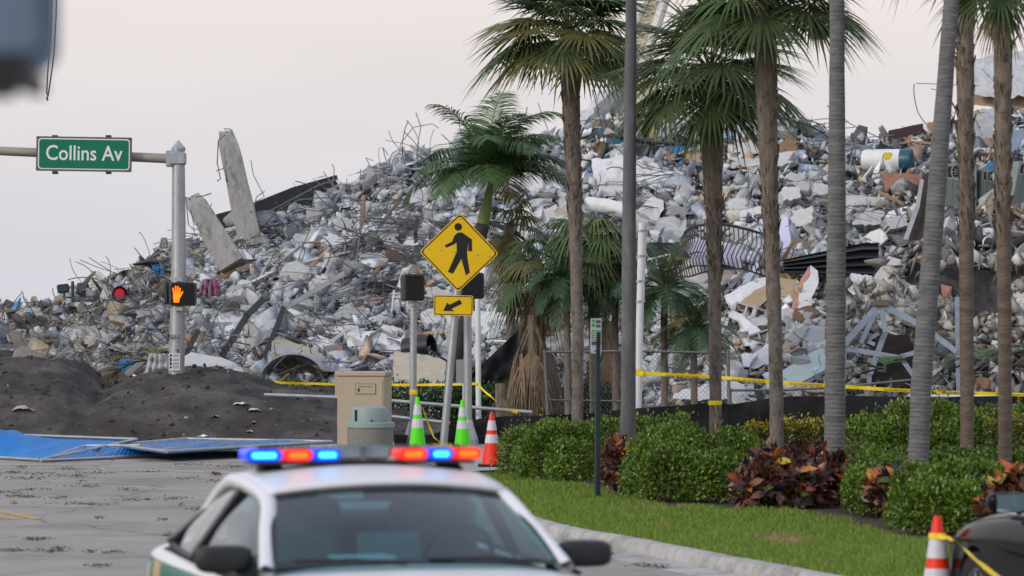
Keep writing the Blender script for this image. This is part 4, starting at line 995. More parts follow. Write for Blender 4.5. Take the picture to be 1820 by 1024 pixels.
# damaged fan palms and date palms on the lot behind the chain link fence
def low_palm(label, px, py, D, nf, Rb, Lp, seed, dead, base_py=None, r0=.09):
    r = random.Random(seed); top = P(px, py, D); root = thing('damaged_palm', XD(px, D), label, 'palm tree')
    trunk_tube(root, [XD(px + 6, D), top], [r0 * 1.1, r0], fibre, lump=.15)
    for k in range(nf):
        az = k * 2.4 + r.uniform(-.3, .3); f = k / nf
        fan_frond(root, top, az, R(lerp(70, -45, f)), Lp * r.uniform(.7, 1.2), Rb * r.uniform(.8, 1.1), r.uniform(.4, .8), fan_green if r.random() < .7 else fan_olive, r, nseg=24)
    for k in range(dead):
        az = r.uniform(0, 6.28); fan_frond(root, top - Vector((0, 0, r.uniform(0, .25))), az, R(r.uniform(-75, -35)), Lp * r.uniform(.3, .8), Rb * r.uniform(.7, 1), r.uniform(.6, 1.0), dead_frond, r, 'dead_frond', 16, 55)
    return root
low_palm('battered fan palm with torn green and brown fronds behind the crosswalk sign', 958, 470, 75, 15, .75, .6, 31, 12)
low_palm('fuller fan palm with drooping glossy fronds between two palm trunks', 1052, 420, 74, 20, .75, .5, 32, 4)
low_palm('small tattered fan palm leaning over the black drape', 905, 400, 78, 9, .6, .55, 34, 9)
def dead_skirt(label, px, py, D, n, L, seed):
    r = random.Random(seed); top = P(px, py, D); root = thing('dead_palm_skirt', XD(px, D), label, 'dead fronds')
    MB().tube([XD(px, D), top], [.12, .1], 8).build('stump', fibre, root)
    for k in range(n): fan_frond(root, top - Vector((0, 0, r.uniform(0, .2))), r.uniform(0, 6.28), R(-60), L * .45, L * .75, .9, dead_frond, r, 'dead_frond', 18, 40)
dead_skirt('brown skirt of dead palm fronds slumped behind the ivy hedge', 948, 560, 74.5, 16, 1.1, 51)
dead_skirt('brown skirt of dead fronds behind the parking sign', 1078, 570, 75.5, 12, .95, 52)
dead_skirt('withered grey frond bundle draped over the ivy hedge', 890, 682, 73.2, 5, .45, 53)
for lab, px, py, D, nf, L, sd in (('feathery date palm with fine arching fronds beside the white pole', 1182, 515, 73, 36, 1.25, 61), ('feathery date palm half hidden behind a slender palm trunk', 1010, 500, 73.5, 30, 1.0, 62), ('short date palm with fronds over the fence rail', 1235, 585, 72.5, 30, 1.05, 63), ('date palm with fine fronds right behind the lamp post', 1095, 500, 74, 30, 1.0, 64)):
    feather_palm(lab, [(px, 755), (px - 2, py + 60), (px, py)], [13, 12, 13], D, nf, L, sd, fibre, date_green, ll=.26, elmin=-25, droop=.25, bend=1.2, nl=40, name='date_palm', lw=.007)
for lab, px, py, D, L, sd, m in (('green palm frond lying on the debris beside the tall signal pole', 262, 640, 77, 1.1, 71, fan_olive), ('fallen palm frond sprawled below the bent steel frame', 1570, 655, 75, 1.2, 72, feather_green), ('dark fallen palm frond against the burnt wall', 1745, 640, 75, 1.0, 73, feather_green), ('second dark palm frond against the burnt wall beside the brown trunk', 1840, 620, 75, 1.1, 74, feather_green)):
    r = random.Random(sd); root = thing('fallen_frond', P(px, py, D), lab, 'palm frond')
    pinnate(root, P(px, py, D), R(190), R(15), L, m, r, 30, .4, .6, .2, 'blade'); pinnate(root, P(px, py, D), R(160), R(-5), L * .9, m, r, 30, .4, .5, .2, 'blade')
    pinnate(root, P(px, py, D), R(60), R(45), L * .7, m, r, 26, .35, .9, .3, 'blade')

# ------------------------------------------------------------------ shrubs
def leaf_cloud(lumps, n, ls, rs, shell=.55):
    # leaves spread over a union of ellipsoids (centre, radii); returns V, F, leaf count, positions
    vol = np.array([q[1][0] * q[1][1] + q[1][1] * q[1][2] + q[1][0] * q[1][2] for q in lumps]); pk = rs.choice(len(lumps), n, p=vol / vol.sum())
    d = rs.randn(n, 3); d /= np.linalg.norm(d, axis=1)[:, None]; d[:, 2] = np.where(d[:, 2] < -.55, -d[:, 2], d[:, 2])
    ce = np.array([q[0] for q in lumps])[pk]; ra = np.array([q[1] for q in lumps])[pk]
    k = shell + (1.06 - shell) * rs.rand(n) ** .5
    nz_ = np.array([n3(a * 4, b_ * 4, c_ * 4) for a, b_, c_ in (ce + d * ra)]); k *= 1 + .22 * nz_ + .30 * rs.rand(n) * (rs.rand(n) < .07)
    pos = ce + d * ra * k[:, None]; pos[:, 2] = np.maximum(pos[:, 2], .1 + .08 * rs.rand(n))
    # drop the leaves deep inside another lump
    keep = np.ones(n, bool)
    for c_, r_ in lumps:
        q = ((pos - np.array(c_)) / np.array(r_)); keep &= (q * q).sum(1) > .22
    pos, d = pos[keep], d[keep]; n = len(pos)
    ax = d + rs.randn(n, 3) * .75 + np.array([0, 0, .35]); ax /= np.linalg.norm(ax, axis=1)[:, None]
    nn = d + rs.randn(n, 3) * .5 + np.array([0, 0, .6]); sd = np.cross(ax, nn); sd /= np.linalg.norm(sd, axis=1)[:, None] + 1e-9; nn = np.cross(sd, ax)
    L = (ls * (.65 + .7 * rs.rand(n)))[:, None]; w_ = L * .28
    V = np.zeros((n, 4, 3)); V[:, 0] = pos; V[:, 1] = pos + ax * L * .5 + sd * w_ + nn * L * .1; V[:, 2] = pos + ax * L; V[:, 3] = pos + ax * L * .5 - sd * w_ + nn * L * .1
    base = np.arange(n)[:, None] * 4; Fc = np.concatenate([base + np.array([0, 1, 2]), base + np.array([0, 2, 3])], 0)
    return V, Fc, n, pos
shrub_m = mat('shrub_leaves', (.06, .12, .03), .38, attr='col', var=.15, scale=5, trans=.2, spec=.55)
twig_m = mat('twig_bark', (.09, .065, .045), .9)
def shrub(name, label, lumps, n, ls, c, seed, tips=None, cat='shrub', group=None, core=True):
    rs = np.random.RandomState(seed); V, Fc, n, pos = leaf_cloud(lumps, n, ls, rs)
    c0 = lumps[0][0]; root = thing(name, Vector((c0[0], c0[1], .1)), label, cat, group)
    C = np.array(c) * (.55 + .8 * rs.rand(n, 1)); y = rs.rand(n, 1) < .12; C = np.where(y, C * np.array([2.0, 1.6, 1.1]), C)
    C = C * (1 + .45 * np.array([n3(a * 2.6, b_ * 2.6, c_ * 2.6) for a, b_, c_ in pos]))[:, None]
    if tips is not None:
        zt = max(q[0][2] + q[1][2] for q in lumps); f = np.clip((pos[:, 2] - zt + .28) / .28, 0, 1)[:, None] * (rs.rand(n, 1) < .75); C = C * (1 - f) + np.array(tips) * (.7 + .6 * rs.rand(n, 1)) * f
    off = np.array([c0[0], c0[1], .1])
    np_mesh('foliage', V.reshape(-1, 3) - off, Fc, shrub_m, parent=root, colors=np.repeat(C, 4, 0))
    r = random.Random(seed); b = MB()
    for ce, ra in lumps:
        for k in range(7):
            a = r.uniform(0, 6.28); q0 = Vector((ce[0] + .1 * math.cos(a), ce[1] + .1 * math.sin(a), .08)); q1 = Vector((ce[0] + ra[0] * .7 * math.cos(a), ce[1] + ra[1] * .7 * math.sin(a), ce[2] + ra[2] * r.uniform(.0, .6))); b.tube([q0, q0.lerp(q1, .5) + Vector((0, 0, .06)), q1], [.014, .01, .005], 4, cap=False)
    b.build('stem', twig_m, root, kind='stuff')
    return root
def lump(px, D, hw, top_py, depth=None, z0=None):   # ellipsoid from the ground up to the row top_py
    zt = P(px, top_py, D).z; x = XD(px, D).x; h = zt - .08; return ((x, D, .08 + h * .42), (hw / F * D, depth or max(.35, hw / F * D * .8), h * .58))
GRN = (.115, .20, .024); GRD = (.09, .16, .024)
shrub('green_shrub', 'rounded glossy green shrub beside the orange cone at the lawn edge', [lump(935, 53.5, 48, 758), lump(985, 52.5, 52, 748), lump(1030, 52.5, 40, 756), lump(960, 52.3, 45, 776), lump(1015, 51.3, 42, 780)], 22950, .046, GRN, 1)
shrub('green_shrub', 'wide glossy green shrub between the small croton and the large red croton', [lump(1160, 48.5, 48, 765), lump(1215, 48, 62, 756), lump(1285, 47.8, 62, 770), lump(1340, 47.8, 45, 782), lump(1200, 46.8, 70, 792), lump(1280, 46.6, 68, 802), lump(1150, 47.3, 42, 792)], 33750, .046, GRN, 2)
shrub('green_shrub', 'green shrub behind the lamp post foot in front of the silt fence', [lump(1075, 57, 44, 745), lump(1140, 56, 46, 748), lump(1195, 55, 50, 742)], 9000, .06, GRN, 3)
shrub('green_shrub', 'low glossy shrub wedged between the large croton and the leaning trunk', [lump(1545, 44.8, 42, 806), lump(1590, 44.2, 42, 812), lump(1560, 43.6, 40, 840), lump(1530, 44.2, 30, 836)], 16200, .046, GRN, 4)
shrub('green_shrub', 'dense glossy shrub beside the orange taped cone', [lump(1630, 41.3, 52, 832), lump(1700, 41, 58, 822), lump(1755, 41.2, 50, 826), lump(1655, 40.2, 60, 852), lump(1725, 40, 55, 860)], 20000, .05, GRN, 5)
shrub('green_shrub', 'big bright green shrub mound behind the leaning palm trunk', [lump(1545, 54, 52, 738), lump(1605, 54, 60, 722), lump(1675, 54, 60, 720), lump(1720, 53.5, 40, 736), lump(1580, 52.8, 60, 752), lump(1660, 52.8, 60, 754)], 20000, .06, GRN, 6)
shrub('green_shrub', 'green shrub strip between the brown palm trunks', [lump(1700, 46, 60, 800), lump(1765, 46, 55, 800), lump(1830, 46, 50, 798), lump(1620, 46.5, 50, 800), lump(1520, 47.5, 45, 796)], 16200, .046, GRD, 7)
shrub('green_shrub', 'green shrub against the silt fence beyond the yellow clipped hedge', [lump(1760, 60, 50, 726), lump(1820, 60, 50, 722), lump(1880, 60, 50, 724)], 7000, .065, GRN, 8)
shrub('golden_hedge', 'low golden-tipped hedge behind the pale ringed trunk', [lump(1350, 57, 40, 752), lump(1400, 57, 42, 746), lump(1450, 57, 42, 748), lump(1490, 57, 40, 752)], 10000, .05, (.075, .115, .02), 9, tips=(.42, .33, .02), cat='hedge')
shrub('golden_hedge', 'golden clipped hedge behind the brown trunk at the black car', [lump(1750, 56, 40, 746), lump(1800, 56, 45, 740), lump(1850, 56, 45, 742)], 9000, .05, (.11, .135, .03), 10, tips=(.36, .32, .05), cat='hedge')
shrub('green_shrub', 'spreading green shrub beyond the red croton along the kerbside bed', [lump(1900, 42, 55, 826), lump(1980, 42.5, 60, 830), lump(2060, 43, 60, 826), lump(1930, 48, 60, 790), lump(2030, 49, 60, 780), lump(2120, 50, 60, 776)], 15000, .05, GRN, 15)
shrub('green_shrub', 'far green shrub mound at the silt fence end', [lump(1960, 58, 60, 728), lump(2050, 58, 60, 724), lump(2140, 58, 60, 726)], 9000, .06, GRN, 16)
# clipped ivy hedge
hl = [lump(px, 75.3 + .2 * math.sin(px), 34, 680, .45) for px in range(430, 1120, 46)] + [lump(px, 74.9, 34, 700, .4) for px in range(453, 1120, 46)]
shrub('ivy_hedge', 'long dark clipped ivy hedge in front of the rubble', hl, 34000, .06, (.034, .085, .026), 12, tips=(.06, .13, .035), cat='hedge')

# crotons: every large leaf a part
def croton_leaf(m, seed):
    r = random.Random(seed); b = MB(); L = 1.0; n = 6; vs, fs = [], []
    for k in range(n + 1):
        t = k / n; w_ = .21 * math.sin(math.pi * min(1, .06 + .94 * t) ** .85) * (1 if k < n else .1); z = -.35 * t * t + .1 * t; wv = .03 * math.sin(t * 9 + seed)
        vs += [Vector((t, w_, z + .07 + wv)), Vector((t, 0, z)), Vector((t, -w_, z + .07 - wv))]
    for k in range(n):
        for a in (0, 1): fs.append((k * 3 + a, k * 3 + a + 1, k * 3 + a + 4, k * 3 + a + 3))
    b.add(vs, fs); me = bpy.data.meshes.new('leaf'); me.from_pydata([tuple(q) for q in b.v], [], b.f); me.materials.append(m); me.polygons.foreach_set('use_smooth', [True] * len(me.polygons)); return me
cro = [(leaf_m('croton_' + n, c, .35, .12, .35, .3), wgt) for n, c, wgt in (('maroon', (.09, .025, .025), 34), ('bronze', (.25, .12, .07), 26), ('rust', (.38, .10, .04), 16), ('orange', (.6, .24, .05), 10), ('yellow', (.52, .40, .04), 8), ('green', (.09, .13, .03), 8), ('dark', (.04, .03, .03), 22))]
croL = [(croton_leaf(m, i), w_) for i, (m, w_) in enumerate(cro)]
def croton(label, lumps, n, seed, ls=.15):
    r = random.Random(seed); root = thing('croton_shrub', Vector((lumps[0][0][0], lumps[0][0][1], .1)), label, 'shrub'); b = MB(); ros = []
    zmax = max(q[0][2] + q[1][2] for q in lumps)
    while len(ros) * 9 < n:
        ce, ra = r.choice(lumps); d = Vector((r.gauss(0, 1), r.gauss(-.75, .8), r.gauss(.3, 1))).normalized(); k = r.uniform(.65, 1.0)
        p = Vector((ce[0] + d.x * ra[0] * k, ce[1] + d.y * ra[1] * k, max(.22, ce[2] + d.z * ra[2] * k))); ros.append((p, d))
    cnt = 0
    for p, d in ros:
        b.tube([Vector((lerp(lumps[0][0][0], p.x, .5), lerp(lumps[0][0][1], p.y, .5), .08)), Vector((p.x, p.y, p.z * .6)), p], [.012, .009, .006], 4, cap=False)
        topk = p.z > zmax - .22
        for k in range(9):
            if cnt >= 300: break
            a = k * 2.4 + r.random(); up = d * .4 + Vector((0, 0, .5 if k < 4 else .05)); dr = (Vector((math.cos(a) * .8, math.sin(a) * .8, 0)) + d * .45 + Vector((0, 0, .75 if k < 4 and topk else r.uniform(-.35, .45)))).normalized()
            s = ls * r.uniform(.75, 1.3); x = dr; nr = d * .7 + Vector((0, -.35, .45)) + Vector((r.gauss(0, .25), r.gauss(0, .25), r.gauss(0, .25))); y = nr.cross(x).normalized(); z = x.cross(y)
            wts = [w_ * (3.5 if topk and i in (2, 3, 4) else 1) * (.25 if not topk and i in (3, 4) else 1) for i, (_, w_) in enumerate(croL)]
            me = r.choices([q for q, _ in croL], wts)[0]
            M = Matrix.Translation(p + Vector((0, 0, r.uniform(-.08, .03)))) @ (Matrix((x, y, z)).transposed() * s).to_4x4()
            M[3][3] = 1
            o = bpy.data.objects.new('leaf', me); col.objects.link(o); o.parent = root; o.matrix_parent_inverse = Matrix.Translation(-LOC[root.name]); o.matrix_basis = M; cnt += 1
    b.build('stem', twig_m, root, kind='stuff')
    rs = np.random.RandomState(seed); V, Fc, nn_, pos = leaf_cloud([(q[0], tuple(w * .85 for w in q[1])) for q in lumps], n * 5, ls * .7, rs, .35)
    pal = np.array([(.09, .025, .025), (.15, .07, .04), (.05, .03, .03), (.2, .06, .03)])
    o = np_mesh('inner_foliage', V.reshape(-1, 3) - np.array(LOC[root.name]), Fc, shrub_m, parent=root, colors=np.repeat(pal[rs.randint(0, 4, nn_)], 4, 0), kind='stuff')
    return root
croton('large red and bronze croton shrub in front of the pale ringed trunk', [lump(1365, 45.9, 52, 800), lump(1400, 46.2, 55, 790), lump(1455, 46.2, 52, 792), lump(1350, 45.5, 42, 830), lump(1420, 45.4, 60, 830), lump(1480, 46, 34, 812)], 300, 1, .21)
croton('small dark croton shrub behind the parking sign post', [lump(1090, 49.5, 24, 782, .3), lump(1100, 49.7, 20, 776, .3)], 110, 2, .16)
croton('narrow croton squeezed between two green shrubs at the leaning trunk', [lump(1560, 43.2, 22, 840, .3), lump(1590, 42.8, 26, 826, .3), lump(1625, 42.6, 24, 826, .3)], 120, 3, .17)
croton('red croton shrub rising behind the black car mirror', [lump(1775, 39.4, 34, 850, .4), lump(1815, 39.4, 36, 834, .4), lump(1860, 39.4, 36, 832, .4)], 160, 4, .18)
# ================================================================== big pieces in the rubble
def DPT(px, py, fwd=.25): return on_pile(px, py).y - fwd
def frame_at(px, py, D, roll=0.0, yaw=0.0, tilt=0.0):
    return Matrix.Translation(P(px, py, D)) @ Matrix.Rotation(R(yaw), 4, 'Z') @ Matrix.Rotation(R(90 - tilt), 4, 'X') @ Matrix.Rotation(R(roll), 4, 'Z')
def jag_poly(w_, h_, seed, jag=.06, n=26):
    r = random.Random(seed); o = []
    for k in range(n):
        a = 2 * math.pi * (k + .5) / n; x, y = math.cos(a), math.sin(a); q = 1 / max(abs(x) , abs(y)); j = 1 - jag * r.random() * 2
        o.append((max(-1, min(1, x * q)) * w_ / 2 * j, max(-1, min(1, y * q)) * h_ / 2 * j))
    return o
def piece(name, label, cat, px, py, wpx, hpx, t, m, roll=0, yaw=0, tilt=0, D=None, jag=.05, seed=0, fwd=.3, group=None):
    D = D or DPT(px, py, fwd); s = F / D; M = frame_at(px, py, D, roll, yaw, tilt)
    o = MB().prism(jag_poly(wpx / s, hpx / s, seed or int(px * 7 + py), jag), -t / 2, t / 2, T4(M)).build(name, m)
    return tag(o, label, cat, group)
def poly_piece(name, label, cat, pts, t, m, D=None, dD=None, yawlean=0.0, parent=None):
    if 'concrete' in m.name or 'board' in m.name or 'panel' in m.name or 'render' in m.name:
        rj = random.Random(len(name) * 31 + int(pts[0][0])); P2 = []; js = 2.6 if 'concrete' in m.name else 1.1
        for (x0, y0), (x1, y1) in zip(pts, pts[1:] + pts[:1]):
            L_ = math.hypot(x1 - x0, y1 - y0); k_ = max(1, int(L_ / 9)); nx, ny = -(y1 - y0) / L_, (x1 - x0) / L_
            for q in range(k_): j = 0 if q == 0 else rj.gauss(0, js); P2.append((lerp(x0, x1, q / k_) + nx * j, lerp(y0, y1, q / k_) + ny * j))
        pts = P2
    cx = sum(p[0] for p in pts) / len(pts); cy = sum(p[1] for p in pts) / len(pts); D = D or DPT(cx, cy, .3); n = len(pts); r = random.Random(int(cx + cy))
    if t < .07: t = .07 if 'cloth' not in m.name else t
    # lean back: rows higher in the picture stand further away
    W = [P(a, b_, D + (cy - b_) * .012 + (a - cx) * yawlean) for a, b_ in pts]; nn = Vector((-yawlean, -1, -.012 * F / D * .0 - .75)).normalized()
    W2 = [q - nn * t for q in W]
    o = MB().add(W + W2, [tuple(range(n)), tuple(range(2 * n - 1, n - 1, -1))] + [((i + 1) % n, i, n + i, n + (i + 1) % n) for i in range(n)]).build(name, m, parent, fixn=True)
    return tag(o, label, cat) if parent is None else o
def rbar(px0, py0, pts, D, r_=.012): return [P(a, b_, D) for a, b_ in [(px0, py0)] + pts]

# two leaning concrete columns with bars
def column(label, a, b_, w0, w1, D, bars):
    t = thing('concrete_column', P(*a, D), label, 'column'); A, B = P(*a, D), P(*b_, D + .5); s = F / D; d = (B - A); x = Vector((d.z, 0, -d.x)).normalized(); y = d.normalized().cross(x)
    r = random.Random(int(a[0])); n = 9; vs, fs = [], []
    for k in range(n + 1):
        f = k / n; w_ = lerp(w0, w1, f) / s / 2; c = A.lerp(B, f)
        if k == n: w_ *= .72
        for sx, sy_ in ((-1, -1), (-.25, -1.04), (.5, -1.02), (1, -1), (1.02, 0), (1, 1), (-1, 1), (-1.02, 0)): vs.append(c + x * w_ * sx * (1 + .05 * r.uniform(-1, 1)) + y * w_ * sy_ * (1 + .04 * r.uniform(-1, 1)) + (d.normalized() * r.uniform(-.06, .09) if k == n else Vector()))
    for k in range(n):
        for i in range(8): j = (i + 1) % 8; fs.append((k * 8 + i, k * 8 + j, k * 8 + 8 + j, k * 8 + 8 + i))
    fs += [tuple(range(7, -1, -1)), tuple(range(n * 8, n * 8 + 8))]
    MB().add(vs, fs).build('shaft', mat('board_marked_concrete', (.34, .34, .33), .92, var=.25, scale=5, bump=.6, bscale=16, stretch=(5, 5, .8), dirt=(.17, .15, .12), dirt_amt=.55), t)
    for q in bars: MB().tube([P(u, v, D - .1 - .25 * (i % 2)) for i, (u, v) in enumerate(q)], .014, 5).build('rebar', rebar_m, t, smooth=True)
    return t
column('tall leaning concrete column with dangling bars on the rubble ridge', (447, 440), (402, 236), 42, 32, 92.6, [[(400, 240), (388, 250), (386, 290), (392, 318), (386, 322)], [(404, 236), (398, 228), (410, 230), (413, 240)], [(408, 250), (404, 285), (396, 300), (384, 304)], [(398, 262), (400, 300), (404, 325), (401, 318)]])
column('shorter concrete column tilted over beside the tall one', (415, 475), (343, 352), 46, 34, 89.8, [[(340, 356), (330, 350), (335, 400), (346, 410)], [(348, 350), (362, 348), (375, 344)], [(352, 362), (372, 372), (376, 362)], [(338, 372), (345, 400), (352, 398)]])
# black sheeting over the ridge
poly_piece('black_sheeting', 'black tarpaulin sheeting stretched over the rubble ridge behind the columns', 'tarpaulin', [(384, 382), (430, 370), (520, 334), (598, 312), (616, 360), (560, 385), (470, 415), (400, 440)], .03, cloth_black, D=95.0)
poly_piece('tilted_shard', 'thin pale broken shard standing at the end of the black sheeting', 'concrete shard', [(597, 322), (606, 326), (622, 362), (612, 366)], .1, concrete_pale, D=94.5)
MB_ = MB().tube([P(330, 436, 93), P(400, 418, 93), P(470, 380, 93.3), P(565, 330, 94.3), P(600, 318, 94.6)], .02, 6); tag(MB_.build('tarp_edge_pole', rebar_m), 'thin dark pole along the edge of the black sheeting', 'pole')
# long thin bars against the sky
for i, pts in enumerate(([(740, 300), (742, 258), (748, 225), (739, 200)], [(705, 300), (712, 255), (735, 226), (768, 220), (780, 228)], [(760, 268), (775, 258), (812, 254)], [(452, 360), (470, 350), (450, 310), (446, 285)], [(620, 350), (598, 350), (556, 318), (580, 312)], [(142, 462), (175, 476), (215, 488)], [(640, 330), (641, 300)], [(665, 310), (650, 280), (663, 286)], [(690, 300), (680, 262), (690, 275)], [(590, 345), (594, 300), (590, 292)], [(470, 396), (450, 372), (456, 350), (470, 340)], [(225, 492), (200, 488), (178, 500)], [(48, 545), (40, 520), (38, 517)], [(0, 548), (30, 536), (60, 540)], [(1032, 135), (1060, 140), (1085, 152), (1102, 180), (1100, 215)], [(1410, 215), (1440, 222), (1480, 250), (1500, 262)], [(1380, 207), (1430, 222), (1475, 240)], [(1420, 208), (1462, 222), (1482, 246), (1510, 268)], [(1480, 262), (1530, 245), (1590, 240)], [(1628, 148), (1680, 150), (1740, 152)], [(1655, 158), (1690, 166)], [(1745, 122), (1770, 148)], [(1662, 270), (1690, 240), (1700, 190)], [(1250, 150), (1272, 200), (1290, 240), (1300, 262)])):
    D = interp(DF, pts[0][0]) + 11.8; W = [P(a, b_, D) for a, b_ in pts]; sm = []
    for a, b_ in zip(W, W[1:]): sm += [a, a.lerp(b_, .5)]
    tag(MB().tube(sm + [W[-1]], .016 if i in (15, 16, 17) else .011, 6).build('skyline_bar', dark_metal if i in (15, 16, 17) else rebar_m, smooth=True), 'loose steel bar curling up against the sky from the rubble crest', 'rebar', 'bars against the sky on the crest')
for pts, w_, m, nm, lab, cat in (([(1565, 225), (1577, 245), (1590, 262)], 9, grey_b, 'tilted_metal_strap', 'flat metal strap sticking up on the crest near the water heater', 'strap'), ([(1170, 245), (1185, 200), (1192, 180)], 6, white_b, 'white_post_stub', 'white post leaning up from the debris crest under the low palm crown', 'post'), ([(432, 588), (520, 540), (612, 486)], 9, grey_b, 'long_metal_channel', 'long pale metal channel lying diagonally across the rubble', 'channel'), ([(535, 492), (608, 522)], 6, white_b, 'white_bar', 'thin white bar crossing the long metal channel', 'bar'), ([(468, 640), (505, 545)], 8, dark_metal, 'dark_angle_bar', 'dark angle bar leaning steeply above the silver duct', 'angle bar'), ([(390, 640), (440, 560), (470, 530)], 11, dark_metal, 'folded_dark_frame', 'dark crushed metal frame lying below the columns', 'frame'), ([(325, 640), (353, 586)], 9, dark_metal, 'black_bar', 'black bar leaning beside the tall signal pole', 'bar'), ([(339, 585), (370, 638)], 11, grey_b, 'grey_strut', 'grey strut leaning beside the tall signal pole', 'strut'), ([(330, 632), (334, 595)], 9, terra_b, 'pink_plank', 'short pinkish plank behind the tall signal pole', 'plank'), ([(660, 345), (665, 380), (680, 398)], 8, dark_metal, 'bent_black_pipe', 'bent black pipe curving over pale chunks on the slope', 'pipe'), ([(741, 445), (738, 415), (742, 390)], 7, dark_metal, 'upright_black_pipe', 'upright black pipe left of the crosswalk diamond', 'pipe'), ([(368, 505), (420, 480), (455, 470)], 7, wood, 'timber_lath', 'timber lath under the shorter column', 'lath'), ([(365, 238), (371, 233)], 3, wood, 'small_lath', 'tiny lath chip', 'lath'), ([(168, 512), (206, 488)], 8, wood, 'ridge_plank', 'brown timber plank pointing up beside the floodlights', 'plank'), ([(640, 372), (750, 350)], 6, rebar_m, 'slope_pipe', 'thin pipe lying over the upper rubble slope', 'pipe')):
    if nm == 'small_lath': continue
    D = DPT(pts[0][0], pts[0][1], .25); s = F / D; b = MB()
    for a, c in zip(pts, pts[1:]): b.beam(P(*a, D), P(*c, D + .15), w_ / s, w_ / s * .6, (0, -1, .2))
    tag(b.build(nm, m), lab, cat)
# silver duct, tan trough
D = 82.6; s = F / D
t = thing('silver_duct', P(525, 690, D), 'curved silver duct lying against a tan trough at the pile foot', 'duct')
b = MB(); n = 14
def duct(a, c): 
    th = R(200 - 175 * a); cx = lerp(520, 560, c); rx = lerp(62, 64, c); ry = lerp(52, 46, c); return P(cx + rx * math.cos(th) * .95, 682 - ry * max(0, math.sin(th)) , D + 1.3 * c)
b.grid(duct, 22, 4, .03).build('shell', mat('dull_aluminium', (.5, .51, .54), .4, .7, var=.15), t, smooth=True)
TR = poly_piece('tan_trough', 'tan metal trough lying open above the silver duct', 'trough', [(482, 622), (495, 620), (570, 648), (580, 662), (565, 690), (480, 672)], .4, cream_b, D=83.4)
poly_piece('rim', '', '', [(482, 620), (505, 614), (584, 650), (576, 660)], .06, grey_b, D=83.1, parent=TR)
# things left of and behind the sign
piece('brown_plank', 'brown board tilted on the pale slope left of the crosswalk diamond', 'board', 706, 456, 46, 18, .05, brown_b, roll=-20)
piece('black_window_frame', 'crushed black window frame in the rubble left of the signal box', 'window frame', 655, 512, 110, 24, .1, dark_b, roll=3, jag=.25)
piece('black_rubber_mat', 'black crumpled sheet beside the signal box', 'sheet', 625, 500, 36, 32, .05, dark_b, roll=30, jag=.2)
t = thing('black_drum', P(752, 640, 84), 'black open drum lying on its side behind the signal post', 'drum'); c = P(745, 618, 84.2); rot = eul(R(0), R(82), R(-25))
MB().lathe([(.0, -.32), (.25, -.32), (.25, .3), (.235, .3), (.23, -.28), (0, -.28)], 20, c, rot).build('shell', black_plastic, t, smooth=True)
poly_piece('white_ribbed_slab', 'white ribbed slab edge lying flat above the beige cabinet', 'slab', [(616, 606), (660, 603), (714, 616), (716, 626), (660, 624), (618, 616)], .3, white_b)
poly_piece('beige_wall_panel', 'beige wall panel standing behind the signal posts', 'panel', [(700, 628), (760, 634), (792, 646), (786, 740), (700, 740)], .06, cream_b, D=80.5)
piece('pink_plank_stub', 'small pinkish plank standing up above the beige cabinet', 'plank', 604, 628, 10, 26, .04, terra_b)
poly_piece('purple_sheet', 'purple sheet scrap behind the beige cabinet', 'sheet', [(577, 645), (606, 638), (598, 652), (580, 654)], .02, mat('purple_cloth', (.11, .09, .3), .8))
piece('red_dish', 'round reddish dish lying on the slope left of the signal post', 'dish', 665, 533, 24, 14, .04, terra_b, tilt=20, jag=.0)
# black drape over the pile foot
D = 77.2
def drape(a, c):
    q = P(lerp(955, 815, a) + 12 * c * (1 - a), lerp(560, 690, a ** 1.1) + c * (715 - lerp(560, 690, a ** 1.1)), D + .5 * (1 - c) + .25 * n3(a * 7, c * 4)); return q
tag(MB().grid(drape, 40, 14).build('black_drape', cloth_black, smooth='all'), 'black debris netting draped over the pile foot behind the ivy hedge', 'netting')
piece('cardboard_box', 'brown carton in front of the dead palm skirt', 'carton', 944, 702, 58, 104, .35, mat('brown_carton', (.30, .19, .13), .85, var=.1), D=76, jag=.0)
poly_piece('fallen_roof_slab', 'flat pale slab lying level behind the black netting', 'slab', [(790, 560), (930, 560), (985, 545), (935, 570), (880, 600), (800, 588)], .15, concrete_pale)
# upper slabs
poly_piece('white_floor_slab', 'large pale floor slab tilted under the wind-bent palm', 'slab', [(915, 292), (985, 288), (1012, 340), (1008, 372), (950, 352), (905, 345)], .25, concrete_pale)
poly_piece('cracked_floor_slab', 'long cracked pale floor slab lying across the upper slope', 'slab', [(1052, 298), (1098, 290), (1160, 305), (1262, 335), (1262, 352), (1180, 342), (1100, 322), (1056, 316)], .35, concrete_pale)
poly_piece('slab_underside', 'second pale slab broken off below the cracked floor slab', 'slab', [(1060, 320), (1110, 325), (1112, 352), (1072, 350)], .3, concrete_pale)
poly_piece('tipped_slab', 'thick white slab tipped on end beside the lamp post', 'slab', [(1128, 392), (1160, 366), (1180, 372), (1170, 398), (1138, 428), (1128, 425)], .35, concrete_pale)
poly_piece('flat_grey_slab', 'smooth grey slab under the tipped white slab', 'slab', [(1140, 430), (1180, 395), (1220, 398), (1215, 430), (1160, 445)], .2, concrete)
tag(MB().tube([P(1042, 362, 88), P(1080, 366, 87.8), P(1112, 376, 87.6)], .16, 12).build('white_pipe', white_paint, smooth=True), 'fat white pipe on the slope left of the lamp post', 'pipe')
WS = poly_piece('standing_wall_shard', 'tall grey wall shard leaning on the crest beside the lamp post', 'wall fragment', [(1028, 228), (1062, 182), (1098, 148), (1112, 138), (1112, 205), (1080, 214), (1048, 240), (1028, 246)], .3, mat('wall_grey_concrete', (.25, .26, .265), .93, var=.2, scale=3, bump=.6, bscale=20), D=95.5)
